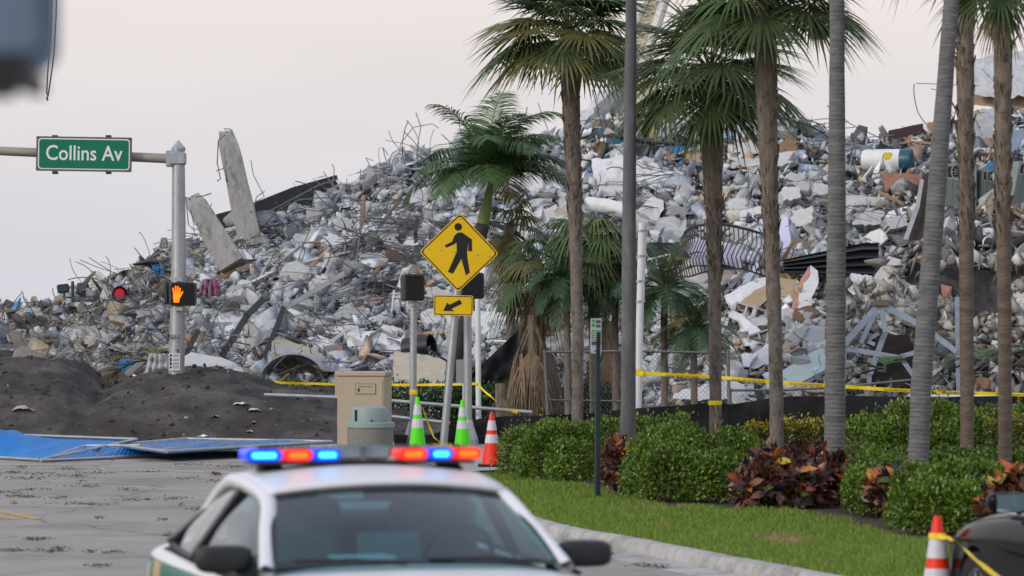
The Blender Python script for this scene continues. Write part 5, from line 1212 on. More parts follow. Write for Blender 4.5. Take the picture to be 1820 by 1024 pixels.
poly_piece('shard_edge', '', '', [(1024, 228), (1060, 180), (1096, 146), (1099, 149), (1064, 183), (1029, 232)], .3, concrete_pale, D=95.0, parent=WS)
# household debris on the crest
piece('blue_bin_lid', 'bright blue plastic lid on the crest left of the lamp post', 'lid', 1075, 236, 24, 15, .1, blue_b, roll=-30, jag=.2)
piece('teal_board', 'teal blue board leaning on the crest left of the lamp post', 'board', 1092, 254, 32, 18, .06, mat('teal_panel', (.02, .16, .26), .4), jag=.1)
b = MB().tube([P(1072, 242, 93), P(1110, 244, 92.8), P(1160, 253, 92.6), P(1210, 257, 92.4), P(1262, 250, 92.4)], .045, 6); tag(b.build('window_rail', mat('dark_window_rail', (.05, .06, .075), .3, .6)), 'long bent dark window rail lying along the crest', 'rail')
piece('black_bag', 'black bag slumped below the blue lid', 'bag', 1072, 264, 22, 26, .3, cloth_black, jag=.15)
piece('dark_window_glass', 'dark window pane under the long bent rail', 'window', 1165, 268, 90, 22, .06, mat('dark_pane', (.03, .045, .06), .15), jag=.2)
piece('blue_tarp_scrap', 'crumpled blue tarp scrap under the bent rail', 'tarp', 1205, 266, 36, 26, .15, blue_b, jag=.3, roll=20)
piece('cardboard_sheet', 'torn brown cardboard right of the blue tarp scrap', 'cardboard', 1232, 278, 36, 24, .06, tan_b, jag=.2, roll=-10)
t = thing('broken_chair', P(1150, 252, 93), 'upturned wooden chair with yellow cushion on the crest right of the lamp post', 'chair')
for a, c in (((1136, 248), (1138, 222)), ((1158, 250), (1160, 220))): MB().beam(P(*a, 93), P(*c, 93), .1, .06).build('leg', pm('raw_pine', (.62, .42, .2)), t)
MB().box(P(1150, 216, 93.1), (.45, .3, .12), eul(0, .1, 0), ch=.04).build('cushion', mat('mustard_cloth', (.42, .28, .04), .9), t); MB().box(P(1142, 232, 93.3), (.22, .2, .42), ch=.04).build('backrest', cloth_black, t)
piece('white_door', 'white door panel leaning on the crest right of the broken chair', 'door', 1222, 230, 46, 44, .08, white_b, roll=-8, jag=.08)
piece('grey_block', 'grey concrete block beside the white door panel', 'block', 1195, 232, 30, 34, .3, concrete, jag=.15)
piece('floral_mattress', 'lavender patterned mattress slab behind a shaggy trunk', 'mattress', 1310, 232, 76, 34, .25, mat('floral_ticking', (.50, .48, .66), .85, var=.35, scale=30), roll=-6, jag=.06)
piece('white_sheet_pile', 'white crumpled sheeting right of the mattress', 'sheet', 1335, 262, 70, 30, .2, white_b, roll=8, jag=.25)
piece('white_quilt', 'pale rumpled quilt draped over debris by the tallest fan palm', 'quilt', 1400, 283, 40, 30, .2, mat('quilt_cloth', (.60, .58, .62), .9, var=.25, scale=14), jag=.2)
piece('slatted_crate', 'brown slatted wooden crate beside the tallest fan palm', 'crate', 1398, 262, 34, 26, .2, wood, roll=28, jag=.03)
piece('plywood_flake', 'orange plywood flake tilted up on the crest', 'plywood', 1305, 272, 30, 18, .03, tan_b, roll=35, jag=.3)
piece('grey_roof_sheet', 'folded grey roofing sheet right of the pale ringed trunk crest', 'sheet', 1455, 250, 50, 18, .05, steel_b, roll=25, jag=.1)
poly_piece('dark_roof_panel', 'dark panel slab pitched on the slope left of the ringed trunk', 'panel', [(1445, 320), (1475, 330), (1478, 350), (1450, 345)], .08, dark_b)
piece('cream_wall_slab', 'cream wall slab with torn edges between two shaggy trunks', 'slab', 1330, 290, 72, 22, .15, concrete_pale, roll=-5, jag=.2)
piece('steel_channel', 'blue grey steel channel on the crest right of the ringed trunk', 'channel', 1525, 262, 52, 12, .1, steel_b, roll=-10)
# water heater
D = DPT(1580, 290, .3); t = thing('water_heater', P(1580, 308, D), 'white water heater tank with dark blue end lying on the crest', 'water heater'); rot = eul(0, R(90), R(-18)); c = P(1580, 285, D); s = F / D
MB().lathe([(0, -.62), (.22, -.62), (.26, -.55), (.26, .28)], 24, c, rot).build('tank', white_paint, t, smooth=True)
MB().lathe([(.26, .28), (.265, .29), (.265, .52), (.24, .55), (0, .56)], 24, c, rot).build('end_cap', mat('petrol_enamel', (.02, .09, .14), .4), t, smooth=True)
MB().box(c + rot @ Vector((-.1, -.255, .02)) + Vector((0, -.02, 0)), (.18, .02, .15)).build('yellow_label', mat('label_yellow', (.75, .65, .05), .5), t)
piece('red_wall_slab', 'reddish painted slab propped below the water heater', 'slab', 1605, 325, 78, 36, .2, terra_b, roll=-2, jag=.08)
CD = poly_piece('charred_board', 'tall charred brown board leaning left of the leaning trunk', 'board', [(1612, 424), (1632, 368), (1640, 318), (1655, 306), (1660, 372), (1652, 418), (1630, 428)], .1, mat('charred_brown', (.045, .03, .022), .8, var=.5), D=84.5)
poly_piece('edge_strip', '', '', [(1608, 424), (1628, 366), (1636, 322), (1642, 322), (1634, 370), (1614, 426)], .06, grey_b, D=84.3, parent=CD)
piece('maroon_board', 'dark maroon board lying on the crest beside a timber block', 'board', 1612, 234, 70, 18, .06, mat('maroon_board', (.07, .03, .035), .5), roll=12, jag=.05)
piece('timber_block', 'short rough timber block on the crest', 'timber', 1654, 230, 14, 26, .15, wood, jag=.05)
piece('wicker_scrap', 'torn tan wicker scrap below the maroon board', 'wicker', 1622, 250, 44, 22, .1, tan_b, jag=.3)
# air conditioning condensers
def condenser(label, px, py, wpx, hpx, D, roll, yaw):
    s = F / D; w_, h_ = wpx / s, hpx / s; M = frame_at(px, py, D, roll, yaw); t = thing('air_conditioner', P(px, py + hpx / 2, D), label, 'air conditioner')
    cm = mat('condenser_case', (.22, .265, .25), .6, var=.15, rand=.1, dirt=(.12, .12, .1), dirt_amt=.5)
    MB().prism(rrect(w_, h_, .03), -w_, 0, T4(M)).build('case', cm, t)
    for k in range(4): x = (-.5 + (k + .5) / 4) * w_ * .94; MB().prism([(x - w_ * .11, -h_ * .46), (x + w_ * .11, -h_ * .46), (x + w_ * .11, h_ * .2), (x - w_ * .11, h_ * .2)], .0, .012, T4(M)).build('grille_panel', mat('condenser_grille', (.13, .16, .155), .7, var=.25, scale=40, stretch=(1, 1, 8)), t)
    c = M @ Vector((0, h_ * .34, .0)); MB().lathe([(w_ * .3, 0), (w_ * .3, .03), (w_ * .26, .03), (w_ * .26, 0)], 20, c, M.to_3x3()).build('fan_ring', cm, t, smooth=True)
    fan = MB()
    for k in range(8): a = k * math.pi / 4; fan.beam(M @ Vector((0, h_ * .34, .02)), M @ Vector((w_ * .26 * math.cos(a), h_ * .34 + w_ * .26 * math.sin(a) * .5, .02)), .035, .006)
    fan.build('fan_guard', white_paint, t)
    MB().prism([(-w_ * .4, h_ * .24), (w_ * .4, h_ * .24), (w_ * .4, h_ * .44), (-w_ * .4, h_ * .44)], .001, .004, T4(M)).build('fan_opening', ink, t)
condenser('grey green air conditioner standing upright behind two palm trunks', 1707, 338, 56, 96, DPT(1707, 375, .1), 0, -12)
condenser('smaller grey air conditioner with white fan guard between the brown trunks', 1764, 336, 44, 66, DPT(1764, 362, .1), -3, 14)
condenser('dark tipped air conditioner right of the last palm trunk', 1826, 330, 48, 80, DPT(1826, 362, .1), -12, 20)
# broken slab corner at the upper right
OS = poly_piece('overhanging_slab', 'broken concrete floor slab jutting out high above the air conditioners', 'slab', [(1722, 152), (1760, 150), (1822, 140), (1900, 132), (1900, 172), (1820, 172), (1750, 172), (1724, 166)], 1.2, concrete, D=96)
poly_piece('soffit', '', '', [(1722, 176), (1760, 174), (1900, 174), (1900, 192), (1780, 194), (1728, 186)], 1.0, tan_b, D=96.2, parent=OS)
poly_piece('slab_column', 'concrete column stub holding up the jutting floor slab', 'column', [(1796, 172), (1900, 165), (1900, 300), (1790, 290), (1768, 240), (1800, 215)], .8, concrete, D=96.4)
poly_piece('teal_wedge', 'teal scrap under the jutting floor slab', 'scrap', [(1792, 190), (1812, 200), (1812, 232), (1790, 222)], .1, mat('teal_panel', (.02, .16, .26)), D=95.5)
poly_piece('pale_boulder_slab', 'grey slab lying by the brown trunks on the crest', 'slab', [(1728, 215), (1770, 208), (1790, 232), (1780, 255), (1735, 248)], .4, concrete)
poly_piece('steel_sheet', 'bluish steel sheet draped right of the last palm trunk', 'sheet', [(1795, 235), (1840, 230), (1845, 268), (1796, 266)], .05, steel_b)
# black pipes with white bands
for i, (a, c) in enumerate((((1730, 425), (1795, 440)), ((1732, 468), (1800, 440)), ((1770, 452), (1840, 415)), ((1690, 448), (1735, 430)), ((1722, 440), (1728, 480)))):
    A, B = P(*a, DPT(*a, .25)), P(*c, DPT(*c, .25)); t = thing('black_pipe', A, 'fat black insulated pipe with white straps lying above the burnt wall', 'pipe', 'black pipes above the burnt wall')
    MB().tube([A, A.lerp(B, .5), B], .11, 12).build('insulation', black_plastic, t, smooth=True)
    for f in (.35, .75): q = A.lerp(B, f); MB().tube([q, q + (B - A).normalized() * .05], .115, 12, cap=False).build('strap', white_paint, t, smooth=True)
piece('white_gas_bottle', 'small grey gas bottle in front of the black pipes', 'bottle', 1705, 444, 13, 26, .2, steel_b, jag=.1)
poly_piece('torn_paper', 'white paper sheet caught on the black pipes', 'paper', [(1676, 446), (1690, 425), (1694, 436), (1680, 452)], .01, white_b)
# burnt wall with torn plaster and bars
D = 83.2
burnt = mat('burnt_wall', (.045, .047, .052), .9, var=.6, scale=2.5, bump=1, bscale=6, dirt=(.17, .165, .16), dirt_amt=.75, dirt_scale=1.6)
t = thing('burnt_wall', P(1700, 740, D), 'blackened standing wall with torn pale concrete patches behind the brown trunks', 'wall')
W = [(1560, 480), (1590, 452), (1640, 470), (1690, 462), (1735, 478), (1800, 470), (1900, 462), (1900, 745), (1600, 745), (1590, 640), (1570, 560)]
MB().add([P(a, b_, D) for a, b_ in W] + [P(a, b_, D + .35) for a, b_ in W], [tuple(range(len(W)))] + [((i + 1) % len(W), i, len(W) + i, len(W) + (i + 1) % len(W)) for i in range(len(W))]).build('wall_face', burnt, t)
for i, (pts, m) in enumerate((([(1555, 490), (1580, 455), (1602, 462), (1610, 500), (1640, 520), (1640, 600), (1600, 640), (1560, 620), (1548, 540)], concrete_pale), ([(1672, 545), (1688, 535), (1690, 580), (1676, 600)], concrete_pale), ([(1755, 572), (1776, 560), (1780, 600), (1762, 608)], concrete_pale), ([(1802, 500), (1840, 490), (1840, 560), (1812, 590), (1800, 540)], concrete_pale), ([(1672, 505), (1692, 510), (1690, 540), (1676, 536)], terra_b))):
    n = len(pts); r = random.Random(i); q = [P(a, b_, D - .05 - .05 * r.random()) for a, b_ in pts]; c = sum(q, Vector()) / n; c.y -= .12
    MB().add([c] + q + [Vector((v.x, D + .02, v.z)) for v in q], [(0, 1 + k, 1 + (k + 1) % n) for k in range(n)] + [(1 + k, 1 + n + k, 1 + n + (k + 1) % n, 1 + (k + 1) % n) for k in range(n)]).build('concrete_patch', m, t, fixn=True)
rw_ = random.Random(8); pos, cl, sz = [], [], []
for (x0, x1, y0, y1, nn_) in ((1552, 1642, 470, 640, 120), (1670, 1692, 530, 600, 16), (1752, 1782, 560, 612, 22), (1798, 1850, 490, 600, 35), (1600, 1900, 458, 476, 30), (1500, 1560, 500, 620, 60)):
    for _ in range(nn_):
        q = P(rw_.uniform(x0, x1), rw_.uniform(y0, y1), D - .04 - .1 * rw_.random()); pos.append(tuple(q)); sz.append(rw_.uniform(.14, .42)); k = rw_.uniform(.8, 1.15); cl.append([w * k for w in rw_.choice([(.56, .55, .52), (.5, .49, .46), (.4, .39, .38), (.33, .31, .29), (.2, .19, .185)])])
rs = np.random.RandomState(14); V, Fc, C = merge(CH[::3] + PL, np.array(pos) - np.array(LOC[t.name]), rot_random(rs, len(pos)), np.array(sz) * 1.1, np.array(cl), rs.randint(0, 6 + len(PL), len(pos)))
np_mesh('exposed_concrete', V, Fc, rub_m, parent=t, colors=C, kind='stuff')
for a, c in (((1588, 480), (1590, 620)), ((1608, 510), (1608, 610)), ((1560, 545), (1640, 540)), ((1570, 590), (1640, 585)), ((1780, 470), (1765, 500)), ((1742, 450), (1740, 480))): MB().tube([P(*a, D - .2), P(*c, D - .22)], .014, 5).build('rebar', rebar_m, t)
# bent steel frame
D = 81.2; t = thing('collapsed_steelwork', P(1560, 665, D), 'bent bluish steel angle frame collapsed in front of the burnt wall', 'steel frame')
for a, c, w_ in (((1563, 540), (1500, 612), 11), ((1563, 540), (1530, 610), 8), ((1566, 545), (1574, 590), 9), ((1574, 588), (1546, 665), 10), ((1568, 542), (1640, 580), 11), ((1640, 580), (1700, 625), 10), ((1505, 620), (1600, 636), 9), ((1600, 634), (1650, 620), 8), ((1600, 634), (1625, 670), 8), ((1702, 528), (1705, 700), 11), ((1530, 612), (1562, 592), 7), ((1498, 575), (1500, 530), 8), ((1500, 612), (1497, 750), 10), ((1705, 690), (1706, 750), 10), ((1546, 660), (1540, 748), 8)):
    A, B = P(*a, D), P(*c, D - .15); b = MB(); s = F / D; b.beam(A, B, w_ / s, .012, (0, -1, .15)); b.beam(A + Vector((0, .05, .035)), B + Vector((0, .05, .035)), .012, .09, (0, -1, .15)); b.build('angle_bar', steel_b, t)
MB().box(P(1565, 538, D), (.3, .2, .12)).build('joint_plate', mat('rusty_plate', (.2, .14, .1), .8), t)
poly_piece('burnt_board', 'scorched dark board under the bent steel frame', 'board', [(1558, 600), (1615, 598), (1640, 660), (1600, 690), (1545, 680)], .06, mat('scorched', (.02, .013, .01), .9, var=.4), D=81.6)
# railing with curved balusters
D = 85.6; t = thing('balcony_railing', P(1280, 490, D), 'bent balcony railing with bowed black balusters lying on the pile', 'railing')
iron = mat('railing_iron', (.055, .045, .045), .5, .3, var=.2)
top = [(1212, 430), (1218, 412), (1232, 402), (1260, 399), (1290, 399), (1330, 408), (1368, 420)]; bot = [(1196, 482), (1205, 492), (1225, 492), (1250, 484), (1285, 478), (1322, 478), (1362, 492)]
def along(l, f): k = f * (len(l) - 1); i = min(int(k), len(l) - 2); return (lerp(l[i][0], l[i + 1][0], k - i), lerp(l[i][1], l[i + 1][1], k - i))
MB().tube([P(*along(top, k / 24), D - .5 * math.sin(math.pi * k / 24)) for k in range(25)], .03, 6).build('handrail', iron, t, smooth=True)
MB().tube([P(*along(bot, k / 24), D - .5 * math.sin(math.pi * k / 24)) for k in range(25)], .022, 6).build('bottom_rail', iron, t, smooth=True)
for k in range(30):
    f = k / 29; d0 = D - .5 * math.sin(math.pi * f); a, c = along(top, f), along(bot, f); bow = -10 * (1 - .3 * f)
    MB().tube([P(*a, d0), P(lerp(a[0], c[0], .3) + 3, lerp(a[1], c[1], .3), d0 - .02), P(lerp(a[0], c[0], .7) + bow, lerp(a[1], c[1], .7), d0 - .15), P(*c, d0)], .014, 5).build('baluster', iron, t, smooth=True)
piece('lavender_mattress', 'lavender foam mattress behind the bent balcony railing', 'mattress', 1275, 450, 110, 34, .3, lav_b, roll=-14, D=86.4, jag=.04)
piece('white_foam_block', 'small white foam block at the left end of the railing', 'foam', 1246, 462, 38, 20, .2, lav_b, roll=4, D=86, jag=.04)
poly_piece('lavender_sofa_base', 'pale lavender box standing on end right of the railing', 'furniture', [(1384, 418), (1402, 406), (1410, 452), (1386, 456)], .5, lav_b)
poly_piece('sofa_back', 'pale lavender slab leaning behind the railing', 'furniture', [(1345, 425), (1362, 405), (1385, 415), (1386, 455), (1360, 470)], .2, lav_b)
poly_piece('brown_cushion', 'brown flat board right of the lavender box', 'board', [(1408, 424), (1462, 444), (1464, 452), (1410, 440)], .12, mat('dull_brown', (.19, .14, .11), .8))
piece('mulch_heap', 'dark mesh bundle heaped left of the railing', 'netting', 1178, 452, 66, 44, .7, mat('mesh_bundle', (.035, .035, .04), .9, var=.6, scale=20, bump=1, bscale=30), jag=.12)
t = thing('metal_bed_frame', P(1170, 490, 84.8), 'thin pale metal tube frame leaning by the white pole', 'frame')
for a, c in (((1150, 462), (1190, 452)), ((1190, 452), (1200, 488)), ((1166, 460), (1172, 490)), ((1146, 462), (1150, 492))): MB().tube([P(*a, 84.8), P(*c, 84.7)], .02, 6).build('tube', white_paint, t)
# corrugated roofing
D = 85.2
def corr(a, c):
    q = P(lerp(1392, 1562, a), lerp(lerp(462, 432, min(1, a * 1.2)), lerp(486, 492, a), c), D + .6 * (1 - c)); q.y += .09 * math.sin(c * 26); return q
tag(MB().grid(corr, 30, 60).build('corrugated_sheet', mat('black_roofing', (.03, .032, .036), .45, .3, var=.3, stretch=(.3, 3, 3))), 'black corrugated roofing sheet lying right of the railing', 'roofing')
# right lower field
poly_piece('floor_tile_slab', 'flat pale slab lying below the bent railing', 'slab', [(1212, 490), (1258, 482), (1302, 496), (1296, 514), (1240, 510)], .18, concrete_pale)
def cinder(label, px, py, D, roll, yaw, sc_=1.0):
    M = frame_at(px, py, D, roll, yaw, 10); t = thing('cinder_block', P(px, py + 8, D), label, 'cinder block'); w_, h_, d_ = .42 * sc_, .2 * sc_, .2 * sc_
    b = MB(); 
    for x in (-.5, 0, .5): b.prism([(x * w_ - .02, -h_ / 2), (x * w_ + .02, -h_ / 2), (x * w_ + .02, h_ / 2), (x * w_ - .02, h_ / 2)], -d_, 0, T4(M))
    b.build('web', concrete, t); b = MB()
    for y in (-.5, .5): b.prism([(-w_ / 2 - .021, y * h_ - .02), (w_ / 2 + .021, y * h_ - .02), (w_ / 2 + .021, y * h_ + .02), (-w_ / 2 - .021, y * h_ + .02)], -d_, .002, T4(M))
    b.build('face_shell', concrete, t)
cinder('row-end cinder block with open cores beside the tan boards', 1300, 512, DPT(1300, 512, .35), 25, 10, 1.5); cinder('cinder block half buried under the white folded sheet', 1325, 552, DPT(1325, 552, .35), -15, -20, 1.2); cinder('cinder block standing near the second shaggy trunk', 1360, 562, DPT(1360, 562, .35), -20, 15, 1.1); cinder('cinder block on the flat slab above the fence rail', 1350, 600, DPT(1350, 600, .35), 18, -5, 1.1); cinder('cinder block below the corrugated roofing', 1335, 474, DPT(1335, 474, .35), -10, 20, 1.1)
poly_piece('shiny_strip', 'bright metal strip leaning on the cinder blocks', 'strip', [(1314, 516), (1343, 470), (1349, 472), (1320, 522)], .03, mat('bright_metal', (.7, .72, .75), .25, .8))
poly_piece('white_panel_sheet', 'white panel lying beneath the tan boards', 'panel board', [(1288, 528), (1350, 498), (1372, 494), (1372, 520), (1300, 552)], .04, white_b)
poly_piece('tan_ply_sheet', 'tan plywood sheets stacked over the white panel', 'plywood', [(1308, 548), (1340, 520), (1375, 502), (1372, 530), (1330, 555)], .05, tan_b)
poly_piece('carton', 'tan carton edge right of the plywood sheets', 'carton', [(1385, 508), (1418, 512), (1414, 532), (1386, 526)], .3, tan_b)
TP = poly_piece('terracotta_post', 'terracotta faced concrete post tilted behind the ringed trunk', 'post', [(1412, 560), (1428, 505), (1442, 486), (1455, 496), (1440, 548), (1430, 572)], .3, concrete_pale)
poly_piece('painted_side', '', '', [(1406, 560), (1424, 506), (1438, 484), (1442, 487), (1428, 508), (1414, 564)], .2, terra_b, parent=TP)
poly_piece('white_folded_sheet', 'white folded sheet fanned out behind the slender speckled trunk', 'sheet', [(1282, 612), (1296, 566), (1312, 572), (1322, 610), (1340, 600), (1326, 568), (1318, 562), (1298, 555), (1284, 590)], .04, white_b)
poly_piece('white_canvas', 'white canvas scrap draped beside the speckled trunk', 'canvas', [(1316, 564), (1346, 584), (1362, 606), (1320, 616)], .03, white_b)
poly_piece('brown_shell', 'rust brown bent plate under the terracotta post', 'plate', [(1412, 552), (1440, 546), (1456, 556), (1440, 574), (1408, 570)], .06, brown_b)
poly_piece('grey_curved_plate', 'curved grey plate standing beside the pale beam', 'plate', [(1428, 640), (1426, 600), (1440, 582), (1466, 585), (1466, 640), (1440, 648)], .08, grey_b)
poly_piece('grey_tile_slab', 'grey tile slab lying above the fence rail', 'slab', [(1318, 634), (1372, 616), (1384, 640), (1340, 656), (1322, 652)], .1, concrete_pale)
poly_piece('foundation_wedge', 'pale flat wedge of concrete behind the chain link fence', 'slab', [(1196, 708), (1280, 680), (1340, 690), (1345, 716)], .12, concrete_pale)
poly_piece('pale_beam', 'long pale mint beam sloping up to the ringed trunk', 'beam', [(1362, 690), (1456, 632), (1478, 628), (1478, 652), (1400, 692), (1372, 698)], .25, mat('mint_enamel', (.48, .58, .55), .5, var=.1))
tag(MB().tube([P(1400, 700, 81.6), P(1480, 654, 82.2)], .05, 8).build('blue_pipe', steel_b, smooth=True), 'blue grey pipe alongside the pale mint beam', 'pipe')
# left end: floodlights, signal lens, cloths
for i, (px, py, lab) in enumerate(((112, 513, 'left floodlight of a pair on the low crest, angled outward'), (147, 511, 'floodlight beside the dark stub pipe on the low crest'))):
    D = 92; t = thing('floodlight', P(px, py + 12, D), lab, 'floodlight'); MB().box(P(px, py, D), (.27, .12, .2), eul(R(-12), R(-6 if i == 0 else 4), R(20 if i == 0 else -15)), ch=.02).build('lamp_box', black_plastic, t); MB().box(P(px, py, D) + Vector((0, -.07, 0)), (.22, .01, .15), eul(R(-12), R(-6 if i == 0 else 4), R(20 if i == 0 else -15))).build('lamp_glass', mat('dark_pane', (.03, .045, .06)), t); MB().tube([P(px + 2, py + 8, D), P(px + 3, py + 30, D)], .02, 6).build('stand', dark_metal, t)
tag(MB().tube([P(129, 500, 92), P(129.5, 545, 92)], .035, 8).build('stub_pipe', dark_metal), 'dark stub pipe standing between the floodlights', 'pipe')
t = thing('signal_lens', P(212, 532, 90), 'fallen signal section with a red lens among the low debris', 'signal lamp'); c = P(212, 523, 90)
MB().lathe([(.17, .1), (.17, -.12), (.15, -.12), (.15, .0)], 18, c, eul(R(80), 0, R(12))).build('visor', black_plastic, t, smooth=True)
MB().lathe([(.148, .0), (.12, .03), (0, .045)], 18, c + Vector((0, -.02, 0)), eul(R(80), 0, R(12))).build('lens', mat('red_lens', (.75, .012, .02), .25), t, smooth=True)
def cloth(name, label, px, py, wpx, hpx, m, D, seed):
    s = F / D; w_, h_ = wpx / s, hpx / s
    def fn(a, c): 
        k = math.sin(math.pi * a) ** .5; return P(px, py, D) + Vector(((a - .5) * w_ * (.75 + .4 * c), -.25 * k * (.4 + c) + .08 * math.sin(a * 26 + seed) * (.3 + c) + .12 * n3(a * 4, c * 4, seed), (.5 - c) * h_ * (1 - .25 * abs(a - .5)) + .1 * h_ * n3(a * 3, seed)))
    return tag(MB().grid(fn, 26, 14, .01).build(name, m, smooth='all'), label, 'cloth')
cloth('white_cloth', 'white cloth hanging in folds at the foot of the tall signal pole', 282, 648, 44, 40, mat('dusty_white_cloth', (.42, .43, .43), .95, var=.15), 76.3, 1)
cloth('blue_cloth', 'blue rag on the debris beside the tall signal pole', 281, 479, 20, 16, blue_b, 89, 2)
cloth('pink_cloth', 'pink and purple patterned cloth right of the pedestrian signal', 374, 511, 36, 32, mat('pink_pattern', (.24, .10, .16), .9, var=.8, scale=26), 87, 3)
cloth('white_bundle', 'white cloth bundle on the low crest left of the tall pole', 292, 432, 14, 20, mat('dusty_white_cloth', (.42, .43, .43)), 92, 4)
poly_piece('grey_plastic_sheet', 'grey plastic sheet lying over debris right of the tall pole', 'sheet', [(322, 640), (340, 630), (395, 640), (420, 650), (330, 655)], .04, pm('dusty_plastic', (.5, .51, .52)), D=78.5)
for i, (px, py, wx, hx, rl) in enumerate(((150, 590, 60, 22, 5), (215, 575, 46, 30, -8), (190, 605, 80, 26, -4), (60, 560, 34, 30, 12), (262, 560, 40, 26, 4), (110, 555, 40, 24, -12))): piece('mossy_slab', 'dirty grey concrete slab block in the low debris end', 'concrete block', px, py, wx, hx, .35, concrete, roll=rl, jag=.14, seed=300 + i, group='dirty slab blocks in the low debris end')
for i, (px, py, wx, hx, rl) in enumerate(((460, 605, 50, 24, 30), (470, 590, 60, 16, 40), (745, 360, 42, 40, 0), (700, 590, 50, 20, -12), (560, 425, 30, 34, 10), (610, 400, 36, 28, -6), (690, 420, 40, 28, 10), (735, 440, 30, 22, -10), (625, 560, 56, 18, 15), (800, 300, 52, 36, -25), (780, 345, 40, 30, 5), (930, 390, 40, 34, 15), (1200, 380, 40, 26, -8), (1260, 390, 34, 24, 6), (1310, 372, 44, 28, -5), (1430, 390, 46, 36, 10), (1455, 345, 34, 30, -8), (1530, 360, 110, 20, -3), (1545, 395, 60, 30, 6), (1500, 380, 40, 34, -12), (1590, 400, 46, 24, 10), (1530, 510, 46, 36, -10), (1550, 545, 34, 40, 15), (1515, 535, 30, 28, 0), (1415, 600, 40, 34, 22), (1405, 350, 36, 30, 5))): piece('concrete_block', 'blocky broken concrete lump standing out on the rubble slope', 'concrete block', px, py, wx, hx, .4, concrete_pale if i % 2 else concrete, roll=rl, yaw=(i * 37) % 50 - 25, tilt=(i * 17) % 40, jag=.16, seed=400 + i, group='blocky concrete lumps on the slope')
r = random.Random(91)
for i in range(80):
    u = r.uniform(340, 1560); y = r.uniform(interp(RIDGE, u) + 14, 660)
    if u > 1180 and 400 < y < 500: continue
    piece('floor_slab_fragment', 'broken piece of pale floor slab lying tilted in the rubble', 'slab', u, y, r.uniform(34, 92), r.uniform(16, 40), r.uniform(.12, .24), r.choice([concrete, concrete, concrete_pale]), roll=r.gauss(-22 if u < 800 else 5, 22), yaw=r.uniform(-35, 35), tilt=r.uniform(20, 68), jag=.17, seed=900 + i, fwd=.12, group='tilted slab pieces in the rubble')
# crane far behind the pile
D = 130; t = thing('crane', P(1120, 240, D) - Vector((0, 0, P(0, 240, D).z)), 'cream lattice crane standing behind the rubble crest', 'crane')
crm = mat('crane_cream', (.60, .56, .44), .6, var=.1)
def lattice(a0, a1, b0, b1, n, name, r_=.07):
    b = MB(); A = [P(*a0, D).lerp(P(*a1, D), k / n) for k in range(n + 1)]; B = [P(*b0, D).lerp(P(*b1, D), k / n) for k in range(n + 1)]
    for off in (0, 1.2):
        o = Vector((0, off, 0)); b.tube([A[0] + o, A[-1] + o], r_, 6); b.tube([B[0] + o, B[-1] + o], r_, 6)
        for k in range(n): b.tube([A[k] + o, B[k + 1] + o], r_ * .6, 4); b.tube([B[k] + o, A[k + 1] + o], r_ * .6, 4); b.tube([A[k] + o, B[k] + o], r_ * .6, 4)
    for k in range(n + 1): b.tube([A[k], A[k] + Vector((0, 1.2, 0))], r_ * .5, 4); b.tube([B[k], B[k] + Vector((0, 1.2, 0))], r_ * .5, 4)
    return b.build(name, crm, t)
lattice((1078, 240), (1098, 60), (1108, 240), (1118, 60), 8, 'mast'); lattice((1100, 110), (1178, -60), (1130, 110), (1206, -60), 9, 'boom', .09)
MB().tube([P(1140, 130, D - .5), P(1182, 0, D - .5), P(1200, -60, D - .5)], .16, 8).build('boom_tube', mat('crane_white', (.66, .66, .64), .5), t)
MB().prism([(-.5, -1.1), (.75, -1.1), (.5, 1.0), (-.5, 1.0)], -1.5, 0, T4(camface(P(1142, 195, D)))).build('counterweight', crm, t)
MB().box(P(1135, 260, D) , (3.0, 3.0, 1.6)).build('cab', crm, t); MB().box(Vector((P(1120, 0, D).x, D, .6)), (4.5, 5, 1.2), ch=.2).build('crawler', dark_metal, t); MB().box(Vector((P(1122, 0, D).x, D, 3.6)), (2.0, 2.0, 5.2)).build('turntable_base', crm, t)
for px in (1198, 1214): tag(MB().tube([P(px, 90, 120), P(px, 245, 120)], .03, 5).build('hoist_line', rebar_m), 'thin vertical hoist line behind the crest', 'cable', 'hoist lines behind the crest')
